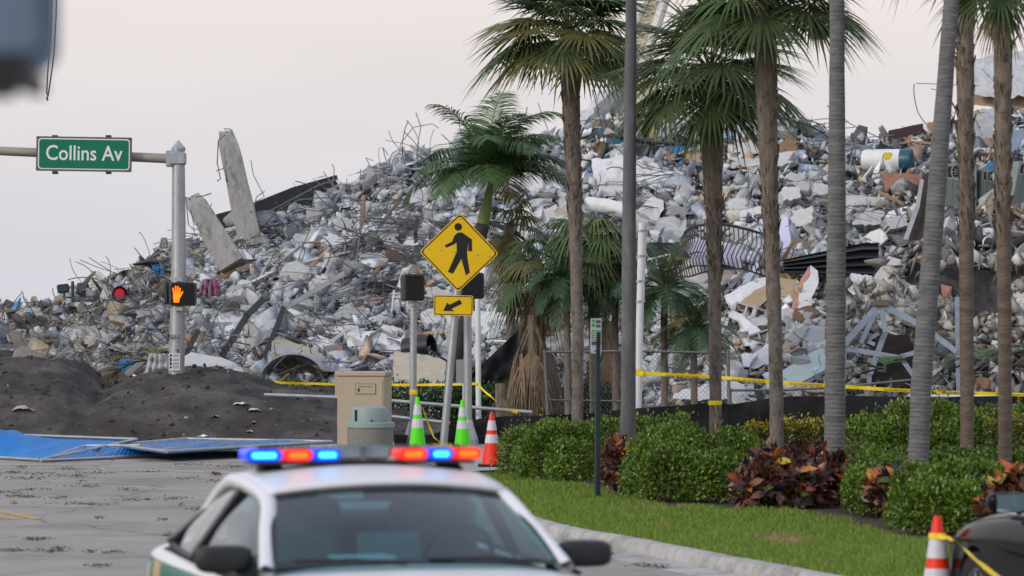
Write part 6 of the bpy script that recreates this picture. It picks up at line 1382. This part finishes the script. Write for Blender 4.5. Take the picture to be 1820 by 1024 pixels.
# ================================================================== road litter
litter_m = mat('leaf_litter', (.05, .038, .026), .95, attr='col', var=.3)
def litter():
    r = random.Random(9); rs = np.random.RandomState(9); V, C = [], []
    spots = [(75, 842, 60), (40, 850, 70), (180, 841, 60), (30, 882, 60), (250, 888, 70), (15, 875, 40), (110, 885, 40), (265, 838, 40), (150, 863, 50), (90, 979, 50), (20, 978, 60), (200, 981, 40), (130, 846, 50), (290, 923, 16), (60, 958, 30), (75, 958, 30), (230, 870, 30), (310, 886, 40), (150, 896, 80), (390, 855, 40), (330, 850, 40), (340, 825, 60), (420, 830, 60), (120, 833, 40), (60, 870, 40), (410, 900, 30), (20, 840, 40), (350, 905, 30), (1150, 1005, 40), (1175, 1008, 30), (1085, 985, 40), (175, 1005, 40)]
    spots += [(r.uniform(-60, 900), 800 + 190 * r.random() ** 1.5, r.uniform(8, 26)) for _ in range(45)]
    for px, py, w_ in spots:
        n = int(w_ * 1.5)
        for k in range(n):
            q = G(px + r.gauss(0, w_ * .34), py + r.gauss(0, 1.6), .004); a = r.uniform(0, 6.28); L = r.uniform(.01, .042); wd = L * r.uniform(.2, .6)
            d = Vector((math.cos(a), math.sin(a), r.uniform(-.05, .4))) * L; s = Vector((-math.sin(a), math.cos(a), r.uniform(-.2, .2))) * wd
            V += [q[:], (q + d * .5 + s + Vector((0, 0, .01)))[:], (q + d)[:], (q + d * .5 - s + Vector((0, 0, .006)))[:]]; c = r.choice([(.15, .12, .08), (.11, .085, .06), (.18, .14, .10), (.22, .18, .13)]); C += [c] * 4
    n = len(V) // 4; base = np.arange(n)[:, None] * 4
    tag(np_mesh('leaf_litter', V, np.concatenate([base + np.array([0, 1, 2]), base + np.array([0, 2, 3])], 0), litter_m, colors=np.array(C), kind='stuff'), 'brown leaf litter and dirt scattered on the road', 'litter')
litter()
# clods and pale stones on the dark bank
r = random.Random(12); pos, cl, sz = [], [], []
for k in range(2000):
    X = r.uniform(-12, -1.6); Dd = r.uniform(68.4, 74.2); z = berm_z(X, Dd); 
    if z < 0: z = 0
    s = .015 + .10 * r.random() ** 7; pos.append((X, Dd, z + s * .2)); sz.append(s); c = r.choice([(.05, .043, .04)] * 7 + [(.10, .095, .09)] * 2 + [(.33, .32, .3)]); cl.append(c)
rs = np.random.RandomState(4); n = len(pos)
V, Fc, C = merge(CH, np.array(pos), rot_random(rs, n), np.array(sz), np.array(cl), rs.randint(0, len(CH), n))
tag(np_mesh('dirt_clods', V, Fc, rub_m, colors=C, kind='stuff'), 'clods and pale stones on the dark dirt bank', 'stones')
def scrap(name, label, px, py, wpx, hpx, m, D=None, cat='litter', z=0.0):
    D = D or G(px, py).y; s = F / D; q = P(px, py, D)
    q.z = max(q.z, berm_z(q.x, D) + .01); r = random.Random(int(px)); n = 8
    def fn(a, c): return q + Vector(((a - .5) * wpx / s, (c - .5) * .12, .004 + max(0, (hpx / s) * (.3 + .6 * n3(a * 3, c * 3, px)) * math.sin(math.pi * a) ** .6)))
    return tag(MB().grid(fn, 8, 5).build(name, m, smooth='all'), label, cat)
D1 = 71.0
def bank_D(px, py):
    best = None
    for k in range(300):
        D = 67.5 + k * .025; X = (px - CX) / F * D
        if H + (HZ - py) / F * D <= berm_z(X, D): return D
    return 70.0
for nm, lab, px, py, w_, h_, m in (('cream_paper_bag', 'crumpled cream paper bag at the foot of the dark bank', 42, 733, 42, 20, cream_b), ('white_plastic_scrap', 'curved white plastic strip on the dark bank', 430, 722, 34, 10, white_b), ('white_paper_scrap', 'white paper scrap below the plastic strip on the dark bank', 452, 732, 24, 9, white_b), ('grey_stone_scrap', 'grey flat scrap on the dark bank beside the white strip', 382, 742, 16, 5, grey_b), ('white_film', 'white plastic film by the flattened blue fence', 362, 780, 26, 8, white_b), ('white_disc_scrap', 'white round scrap at the bank foot', 444, 770, 12, 7, white_b), ('orange_scrap', 'orange scrap at the bank foot', 452, 754, 9, 6, mat('orange_scrap', (.6, .25, .08), .7))):
    scrap(nm, lab, px, py, w_, h_, m, bank_D(px, py))
scrap('red_rag', 'crumpled dark red rag lying on the road', 384, 845, 20, 14, mat('dark_red_cloth', (.22, .02, .035), .8)); scrap('white_road_scrap', 'small white paper scrap lying on the road', 180, 835, 12, 5, white_b)
poly = [(500, 798), (506, 783), (513, 798)]
tag(MB().prism([(-.06, 0), (.0, .16), (.06, 0)], 0, .03, T4(camface(G(505, 803)))).build('white_wedge', white_b), 'small white upright wedge standing on the road behind the light bar', 'wedge')
# painted road lines
ylw = mat('faded_yellow_paint', (.50, .33, .12), .9, var=.25, dirt=(.24, .225, .21), dirt_amt=.8, dirt_scale=5); wht = mat('faded_white_paint', (.38, .375, .36), .9, var=.2, dirt=(.235, .225, .21), dirt_amt=.9, dirt_scale=4)
def mark(name, pts, m): 
    o = MB().add([G(a, b_, .004) for a, b_ in pts], [tuple(range(len(pts)))]).build(name, m, world=False); o['kind'] = 'structure'
    if o.data.polygons[0].normal.z < 0: o.data.flip_normals()
mark('road_marking', [(-260, 855), (-250, 850), (78, 922), (58, 923)], ylw); mark('road_marking', [(-330, 858), (-318, 853), (38, 922), (20, 923)], ylw)
mark('road_marking', [(215, 833.5), (215, 836), (445, 842), (445, 839)], wht); mark('road_marking', [(-200, 826), (-200, 829), (180, 826), (180, 823.5)], wht)

# ================================================================== cars
tyre_m = mat('tyre_rubber', (.018, .018, .019), .85, var=.2, scale=20)
rim_m = mat('alloy_rim', (.45, .46, .48), .3, .8, var=.1)
def paint_mat(name, c, rough=.34, stripe=False, metal=0.0):
    m = mat(name, c, rough, metal, var=.03, scale=1.5, spec=.35, coat=.0)
    if stripe:
        N, L = m.node_tree.nodes, m.node_tree.links; b = N['Principled BSDF']; t = N.new('ShaderNodeTexCoord'); sp = N.new('ShaderNodeSeparateXYZ'); L.new(t.outputs['Object'], sp.inputs[0])
        def band(sock, lo, hi):
            a = N.new('ShaderNodeMath'); a.operation = 'GREATER_THAN'; a.inputs[1].default_value = lo; L.new(sock, a.inputs[0]); c_ = N.new('ShaderNodeMath'); c_.operation = 'LESS_THAN'; c_.inputs[1].default_value = hi; L.new(sock, c_.inputs[0]); d = N.new('ShaderNodeMath'); d.operation = 'MULTIPLY'; L.new(a.outputs[0], d.inputs[0]); L.new(c_.outputs[0], d.inputs[1]); return d.outputs[0]
        ay = N.new('ShaderNodeMath'); ay.operation = 'ABSOLUTE'; L.new(sp.outputs['Y'], ay.inputs[0])
        def mul(a, c_): d = N.new('ShaderNodeMath'); d.operation = 'MULTIPLY'; L.new(a, d.inputs[0]); L.new(c_, d.inputs[1]); return d.outputs[0]
        side = band(ay.outputs[0], .86, 3)
        cur = b.inputs['Base Color'].links[0].from_socket
        for z0, z1, x0, x1, cc in ((.79, .985, -2.45, 1.9, (.0, .14, .10)), (.745, .775, -2.6, 1.9, (.55, .36, .12)), (.80, .975, -1.72, -1.42, (.5, .36, .16)), (.83, .95, -2.28, -2.12, (.75, .77, .8)), (.83, .95, -2.02, -1.92, (.7, .72, .76)), (.70, 1.0, -2.62, -2.36, (.5, .36, .18))):
            f = mul(mul(band(sp.outputs['Z'], z0, z1), band(sp.outputs['X'], x0, x1)), side); mi = N.new('ShaderNodeMix'); mi.data_type = 'RGBA'; L.new(f, mi.inputs[0]); L.new(cur, mi.inputs[6]); mi.inputs[7].default_value = (*cc, 1); cur = mi.outputs[2]
        L.new(cur, b.inputs['Base Color'])
    return m
car_glass = glass('car_glass', (.30, .56, .60), .05, 1.5); side_glass = glass('side_glass', (.42, .58, .54), .05, 1.5)
trim_m = mat('black_trim', (.015, .016, .018), .45); interior_m = mat('dark_interior', (.03, .035, .04), .8, var=.2); seat_m = mat('grey_seat', (.16, .18, .19), .9, var=.2)
def chaikin(v): return v
def make_car(name, label, loc, rz, paint, st, cfg):
    root = thing(name, loc, label, 'car', rz=rz); ring = []
    V, Fc = [], []
    for x, w_, zb, be, top in st:
        half = [(0, zb), (w_ * .80, zb), (w_ * .955, zb + .1), (w_, zb + .28), (w_ * 1.0, lerp(zb, be, .72)), (w_ * .985, be - .05), (w_ * .935, be + .0), (w_ * .74, lerp(be, top, .65)), (w_ * .4, lerp(be, top, .95)), (0, top)]
        full = half + [(-a, b_) for a, b_ in reversed(half[1:-1])]; V += [(x, a, b_) for a, b_ in full]
    k = len(full); n = len(st)
    for i in range(n - 1):
        for j in range(k): Fc.append((i * k + j, i * k + (j + 1) % k, (i + 1) * k + (j + 1) % k, (i + 1) * k + j))
    Fc += [tuple(range(k - 1, -1, -1)), tuple(range((n - 1) * k, n * k))]
    me = bpy.data.meshes.new('body'); me.from_pydata(V, [], Fc); me.materials.append(paint); me.materials.append(interior_m); me.polygons.foreach_set('use_smooth', [True] * len(me.polygons))
    bm = bmesh.new(); bm.from_mesh(me); bmesh.ops.recalc_face_normals(bm, faces=bm.faces); bm.to_mesh(me); bm.free()
    o = bpy.data.objects.new('tmp', me); col.objects.link(o); su = o.modifiers.new('s', 'SUBSURF'); su.levels = su.render_levels = 2
    cut = MB(); rw = cfg['rw']; cut.mi = 0
    for wx in cfg['wx']:
        for sg in (-1, 1): cut.lathe([(0, -.17), (rw + .045, -.17), (rw + .045, .2), (0, .2)], 40, (wx, sg * (cfg['tw'] + .02), rw), eul(R(90), 0, 0))
    co = cut.build('cut', interior_m, world=False, fixn=True); bo = o.modifiers.new('b', 'BOOLEAN'); bo.object = co; bo.operation = 'DIFFERENCE'; bo.solver = 'EXACT'
    try: bo.material_mode = 'TRANSFER'
    except Exception: pass
    dg = bpy.context.evaluated_depsgraph_get(); m2 = bpy.data.meshes.new_from_object(o.evaluated_get(dg)); bpy.data.objects.remove(o); bpy.data.objects.remove(co); m2.name = 'body'
    if len(m2.materials) < 2: m2.materials.append(interior_m)
    for p in m2.polygons:
        c = p.center
        if cfg['deck'][0] < c.x < cfg['deck'][1] and p.normal.z > .6 and abs(c.y) < cfg['deck'][2]: p.material_index = 1
    m2.set_sharp_from_angle(angle=R(50))
    body = bpy.data.objects.new('body', m2); col.objects.link(body); body.parent = root; LOC[body.name] = Vector()
    B = lambda mb, nm, m, par=root, **kw: mb.build(nm, m, par, world=False, **kw)
    # wheels
    for wx in cfg['wx']:
        for sg in (-1, 1):
            c = Vector((wx, sg * cfg['tw'], rw)); rot = eul(R(-90 * sg), 0, 0)
            wh = B(MB().lathe([(rw * .68, -.10), (rw * .93, -.105), (rw, -.075), (rw, .075), (rw * .93, .105), (rw * .68, .10)], 36, c, rot), 'tyre', tyre_m, smooth=True)
            b = MB().lathe([(rw * .68, -.09), (rw * .70, .09), (rw * .66, .095), (rw * .62, .04), (rw * .62, -.08)], 30, c, rot)
            for q in range(10): a = q * math.pi / 5; u = rot @ Vector((math.cos(a), math.sin(a), 0)); v = rot @ Vector((0, 0, 1)); b.beam(c + v * .07 + u * .03, c + v * .065 + u * rw * .66, .035, .02, v)
            b.lathe([(0, .09), (.05, .085), (.06, .05)], 14, c, rot); B(b, 'rim', rim_m, wh, smooth=True)
            B(MB().lathe([(0, .0), (rw * .62, .0)], 20, c, rot), 'brake_disc', interior_m, wh)
    g = cfg
    # greenhouse: key points (left side, mirrored)
    def pts(lst, s): return [Vector((x, y * s, z)) for x, y, z in lst]
    rail, belt = g['rail'], g['belt']
    def cr_interp(l, f):
        k_ = f * (len(l) - 1); i = min(int(k_), len(l) - 2); t = k_ - i; p0, p1, p2, p3 = l[max(i - 1, 0)], l[i], l[i + 1], l[min(i + 2, len(l) - 1)]
        return .5 * ((2 * p1) + (p2 - p0) * t + (2 * p0 - 5 * p1 + 4 * p2 - p3) * t * t + (3 * p1 - p0 - 3 * p2 + p3) * t ** 3)
    rl = [Vector(q) for q in rail]
    mir = lambda q: Vector((q.x, -q.y, q.z))
    iw0, iw1 = g['roof']      # indices of the rail where the roof begins and ends
    roofpts = rl[iw0:iw1 + 1]
    def roof(a, c):
        q = cr_interp(roofpts, a); y = lerp(q.y, -q.y, c); k_ = 1 - (2 * c - 1) ** 2; e_ = (1 if a > .12 else a / .12); return Vector((q.x + (.10 * k_ if a < .01 else .10 * k_ * (1 - a)), y, q.z + .055 * k_ + .004))
    B(MB().grid(roof, 20, 20, -.03), 'roof', paint, smooth='all')
    A0, A1 = rl[0], rl[iw0]
    def shield(a, c):
        q = A0.lerp(A1, c); y = lerp(q.y, -q.y, a); k_ = 1 - (2 * a - 1) ** 2; return Vector((q.x + lerp(.2, .10, c) * k_ - .012, y, q.z + lerp(.03, .052, c) * k_ + .02 * math.sin(math.pi * c)))
    ws = B(MB().grid(shield, 20, 12), 'windscreen', car_glass, smooth='all')
    b = MB()
    for c0, c1, a0, a1 in ((.0, .05, 0, 1), (.93, 1, 0, 1)): b.grid(lambda a, c: shield(lerp(a0, a1, a), lerp(c0, c1, c)) + Vector((.004, 0, .003)), 20, 2)
    for a0, a1 in ((0, .035), (.965, 1)): b.grid(lambda a, c: shield(lerp(a0, a1, a), c) + Vector((.005, 0, .004)), 2, 12)
    B(b, 'windscreen_frit', trim_m, ws)
    C0, C1 = rl[-1], rl[iw1]
    def rear(a, c):
        q = C0.lerp(C1, c); y = lerp(q.y, -q.y, a); k_ = 1 - (2 * a - 1) ** 2; return Vector((q.x - .12 * k_, y, q.z + lerp(.02, .05, c) * k_))
    B(MB().grid(rear, 14, 8), 'rear_window', side_glass, smooth='all')
    bl = [Vector(q) for q in belt]
    for s in (1, -1):
        S = lambda q: Vector((q.x, q.y * s, q.z))
        # pillars and roof rail: flattened sweeps following the rail
        path = [S(cr_interp(rl, i / 30)) for i in range(31)]
        b = MB(); vs = []
        for i, q in enumerate(path):
            wdt = .05 if i > 4 else .045; inw = Vector((0, -s, 0)); f = i / 30
            if f > .8: wdt = lerp(.05, .22, (f - .8) / .2)
            d = (path[min(i + 1, 30)] - path[max(i - 1, 0)]).normalized(); o_ = Vector((0, s, 0)); o_ = (o_ - d * o_.dot(d)).normalized(); u = d.cross(o_) * s; u = u if u.z > 0 or abs(u.x) > .5 else -u
            tw = wdt
            vs += [q + o_ * .03 - u * tw * .9, q + o_ * .036, q + u * .028 + o_ * .01, q - o_ * .045 + u * .012, q - o_ * .04 - u * .035]
        fs = [(i * 5 + j, i * 5 + (j + 1) % 5, (i + 1) * 5 + (j + 1) % 5, (i + 1) * 5 + j) for i in range(30) for j in range(5)]
        b.add(vs, fs); B(b, 'pillar_and_rail', paint, fixn=True, smooth='all')
        def sglass(a0, a1):
            def fn(a, c):
                f = lerp(a0, a1, a); top = cr_interp(rl, f) + Vector((0, -.012, -.03)); bot = cr_interp(bl, f); q = bot.lerp(top, c); q.y += .025 * math.sin(math.pi * c); return S(q)
            return fn
        for a0, a1, nm in g['side']:
            go = B(MB().grid(sglass(a0, a1), 12, 8), nm, side_glass, smooth='all')
        for f in g['bpil']:
            b = MB(); q0, q1 = S(cr_interp(bl, f)), S(cr_interp(rl, f)); b.beam(q0 + Vector((0, s * .012, 0)), q1 + Vector((0, s * .0, -.03)), .05, .09, (1, 0, 0)); B(b, 'door_pillar', trim_m)
        b = MB().tube([S(cr_interp(bl, i / 16)) + Vector((0, s * .01, 0)) for i in range(17)], .014, 6); B(b, 'belt_trim', g.get('belt_m', trim_m), smooth=True)
        # mirror
        mx_, my_, mz_ = g['mirror']; c = Vector((mx_, my_ * s, mz_)); b = MB(); nU, nV = 14, 10
        def mirf(a, c_):
            th, ph = 2 * math.pi * a, math.pi * c_; sp_ = lambda v, e_: math.copysign(abs(v) ** e_, v)
            return c + Vector((.07 * sp_(math.cos(ph), .6) , .15 * sp_(math.sin(ph) * math.cos(th), .55), .073 * sp_(math.sin(ph) * math.sin(th), .55)))
        b.grid(mirf, 20, 12); mo = B(b, 'wing_mirror', g.get('mirror_m', black_plastic), smooth='all')
        B(MB().box(c + Vector((-.071, 0, 0)), (.012, .21, .12)), 'mirror_glass', mat('mirror_glass', (.55, .72, .74), .03, 1.0, var=0.02), mo)
        B(MB().beam(c + Vector((0, -s * .1, -.05)), Vector((mx_ + .02, (my_ - .2) * s, mz_ - .07)), .07, .05), 'mirror_arm', black_plastic, mo)
    # cabin
    dz = g['cab']
    for y in (-.38, .38):
        B(MB().box((-.25, y, dz + .12), (.16, .48, .5), eul(0, R(-14), 0), ch=.05), 'front_seat', seat_m); B(MB().box((-.34, y, dz + .43), (.1, .26, .18), eul(0, R(-14), 0), ch=.04), 'headrest', seat_m)
    B(MB().box((-1.12, 0, dz + .05), (.18, 1.2, .4), eul(0, R(-20), 0), ch=.05), 'rear_seat', seat_m)
    B(MB().box((.62, 0, dz - .03), (.5, 1.4, .14), ch=.05), 'dashboard', interior_m)
    B(MB().lathe([(.165, 0), (.18, .012), (.195, 0), (.18, -.012), (.165, 0)], 22, (.33, .38, dz + .08), eul(0, R(-62), 0)), 'steering_wheel', trim_m, smooth=True)
    B(MB().box((.22, 0, dz + .40), (.03, .24, .07), ch=.012), 'rear_view_mirror', trim_m)
    # front and rear details
    fx = st[-1][0] if st[-1][0] > 0 else st[0][0]
    for s in (1, -1):
        B(MB().box((fx - .26, s * .62, .70), (.2, .3, .12), rotz(R(-28 * s)), ch=.03), 'headlight', mat('headlamp_lens', (.6, .63, .66), .1, .3)); B(MB().box((-fx + .0 - g.get('rx', .0), s * .68, .84), (.14, .3, .16), rotz(R(20 * s)), ch=.03), 'tail_light', mat('tail_lens', (.35, .01, .012), .15))
    B(MB().box((fx - .02, 0, .58), (.08, 1.0, .22), ch=.03), 'grille', trim_m)
    for s in (-1, 1):
        for dx in g['handles']: B(MB().box((dx, s * g['hy'], g['hz']), (.2, .03, .035), ch=.01), 'door_handle', paint)
    b = MB()
    for y0, y1 in ((.62, .02), (-.1, -.68)): b.tube([Vector((A0.x + .17, y0, A0.z + .03)), Vector((A0.x + .2, (y0 + y1) / 2, A0.z + .055)), Vector((A0.x + .16, y1, A0.z + .05))], .012, 6)
    B(b, 'wiper', trim_m)
    return root
ST = [(-2.62, .66, .42, .84, .85), (-2.56, .80, .32, .93, .96), (-2.3, .90, .24, 1.02, 1.09), (-1.7, .955, .21, 1.06, 1.12), (-1.0, .965, .2, 1.05, 1.07), (0, .965, .2, 1.03, 1.05), (.7, .965, .2, 1.02, 1.09), (1.05, .96, .2, 1.01, 1.11), (1.6, .945, .2, .965, 1.06), (2.1, .90, .21, .88, .96), (2.38, .82, .24, .76, .82), (2.48, .68, .3, .64, .67)]
CFG = dict(rw=.34, wx=(1.48, -1.39), tw=.83, deck=(-1.72, .9, .9), rail=[(1.0, .80, 1.09), (.62, .725, 1.27), (.26, .655, 1.425), (-.45, .655, 1.485), (-1.05, .63, 1.445), (-1.5, .655, 1.28), (-1.92, .70, 1.11)], belt=[(.92, .875, 1.04), (.45, .89, 1.05), (-.1, .895, 1.055), (-.6, .895, 1.06), (-1.05, .89, 1.075), (-1.35, .875, 1.10), (-1.6, .85, 1.13)], roof=(2, 4), side=((.12, .46, 'front_door_glass'), (.48, .80, 'rear_door_glass'), (.82, .95, 'quarter_glass')), bpil=(.47, .81), mirror=(.72, .965, 1.13), cab=1.03, handles=(.1, -.9), hy=.97, hz=.86)
white_car = paint_mat('patrol_white', (.74, .75, .77), stripe=True)
# heading: the nose points towards the camera and to its right
hd_ = R(-90 + 14.5); mc = Vector((-.555, 20.6, 0)); fwd = Vector((math.cos(hd_), math.sin(hd_), 0)); org_ = mc - fwd * .72
pcar = make_car('patrol_car', 'white patrol car with green stripe and lit red and blue light bar facing the camera', org_, hd_, white_car, ST, CFG)
# light bar
lb = bpy.data.objects.new('light_bar', None); col.objects.link(lb); lb.parent = pcar; lb.location = (-.42, 0, 1.572); LOC[lb.name] = Vector()
Bp = lambda mb, nm, m, par=lb, **kw: mb.build(nm, m, par, world=False, **kw)
Bp(MB().box((0, 0, .008), (.30, 1.24, .016), ch=.006), 'bar_base', trim_m)
Bp(MB().box((0, 0, .09), (.27, 1.22, .01), ch=.005), 'bar_cover', glass('bar_cover', (.75, .8, .82), .08))
for s in (-1, 1): Bp(MB().box((0, s * .5, -.035), (.16, .14, .06), ch=.02), 'bar_foot', trim_m)
blue_e, red_e, cyan_e = emit('led_blue', (.0, .06, 1.0), 1.0), emit('led_red', (1.0, .02, .01), 1.0), emit('led_blue_core', (.05, .6, 1.0), 2.2)
org_e = emit('led_red_core', (1.0, .12, .01), 1.9)
# driver's left is +y: image right
for px0, px1, e1, e2 in ((447, 511, blue_e, cyan_e), (514, 564, red_e, org_e), (566, 613, blue_e, cyan_e), (717, 766, red_e, org_e), (769, 811, blue_e, cyan_e), (814, 862, red_e, org_e)):
    y0, y1 = [(q - 654.5) / 208.5 * .665 for q in (px0, px1)]; yc, wd = (y0 + y1) / 2, abs(y1 - y0); T = lambda x, y, z: Vector((.075 + z, yc + x, .052 + y))
    l = Bp(MB().prism(rrect(wd * .97, .064, .03, 6), -.17, .06, T), 'light_module', e1, smooth=True)
    Bp(MB().prism(rrect(wd * .68, .034, .016, 5), .0605, .066, T), 'led_row', e2, l)
Bp(MB().box((0, 0, .06), (.2, .30, .07), ch=.01), 'centre_module', mat('clear_lens_module', (.36, .42, .45), .2, .5, var=.15)); Bp(MB().box((.105, 0, .06), (.02, .03, .085)), 'centre_divider', mat('grey_divider', (.16, .16, .17), .5))
# partition and screens inside the patrol car
Bp(MB().box((-.62, 0, 1.16), (.03, 1.15, .16), ch=.01), 'partition', mat('partition_mesh', (.05, .065, .07), .6, .3), pcar)
b = MB()
for k in range(3): b.box((-.6, 0, 1.18 + k * .09), (.02, 1.1, .014))
Bp(b, 'partition_bar', mat('partition_bars', (.25, .3, .3), .5), pcar)
Bp(MB().box((.8, -.25, 1.135), (.22, .3, .012), rotz(R(8))), 'dash_papers', white_b, pcar)
Bp(MB().box((.42, -.02, 1.15), (.03, .34, .18), eul(0, R(-15), 0), ch=.01), 'laptop', mat('laptop_grey', (.13, .17, .18), .5), pcar)

# black parked sedan, seen from behind its left flank
black_car = mat('black_paint', (.007, .007, .008), .12, var=.03, spec=.10)
kd = (kl[30] - kl[29]).normalized(); ax = Vector((-.23, .973, 0)).normalized(); hdb = math.atan2(ax.y, ax.x); left = Vector((-ax.y, ax.x, 0))
wheel_pt = Vector(((1722 - CX) / F * 27.6, 27.6, 0))        # front left wheel
orgb = wheel_pt - ax * 1.48 - left * .93
CFG2 = dict(CFG); CFG2['rw'] = .37; CFG2['mirror_m'] = black_car; CFG2['belt_m'] = mat('chrome_trim', (.6, .6, .62), .2, .9)
bcar = make_car('parked_car', 'glossy black sedan parked along the kerb beside the orange taped cone', orgb, hdb, black_car, ST, CFG2); bcar.scale = (.97, .97, .97)
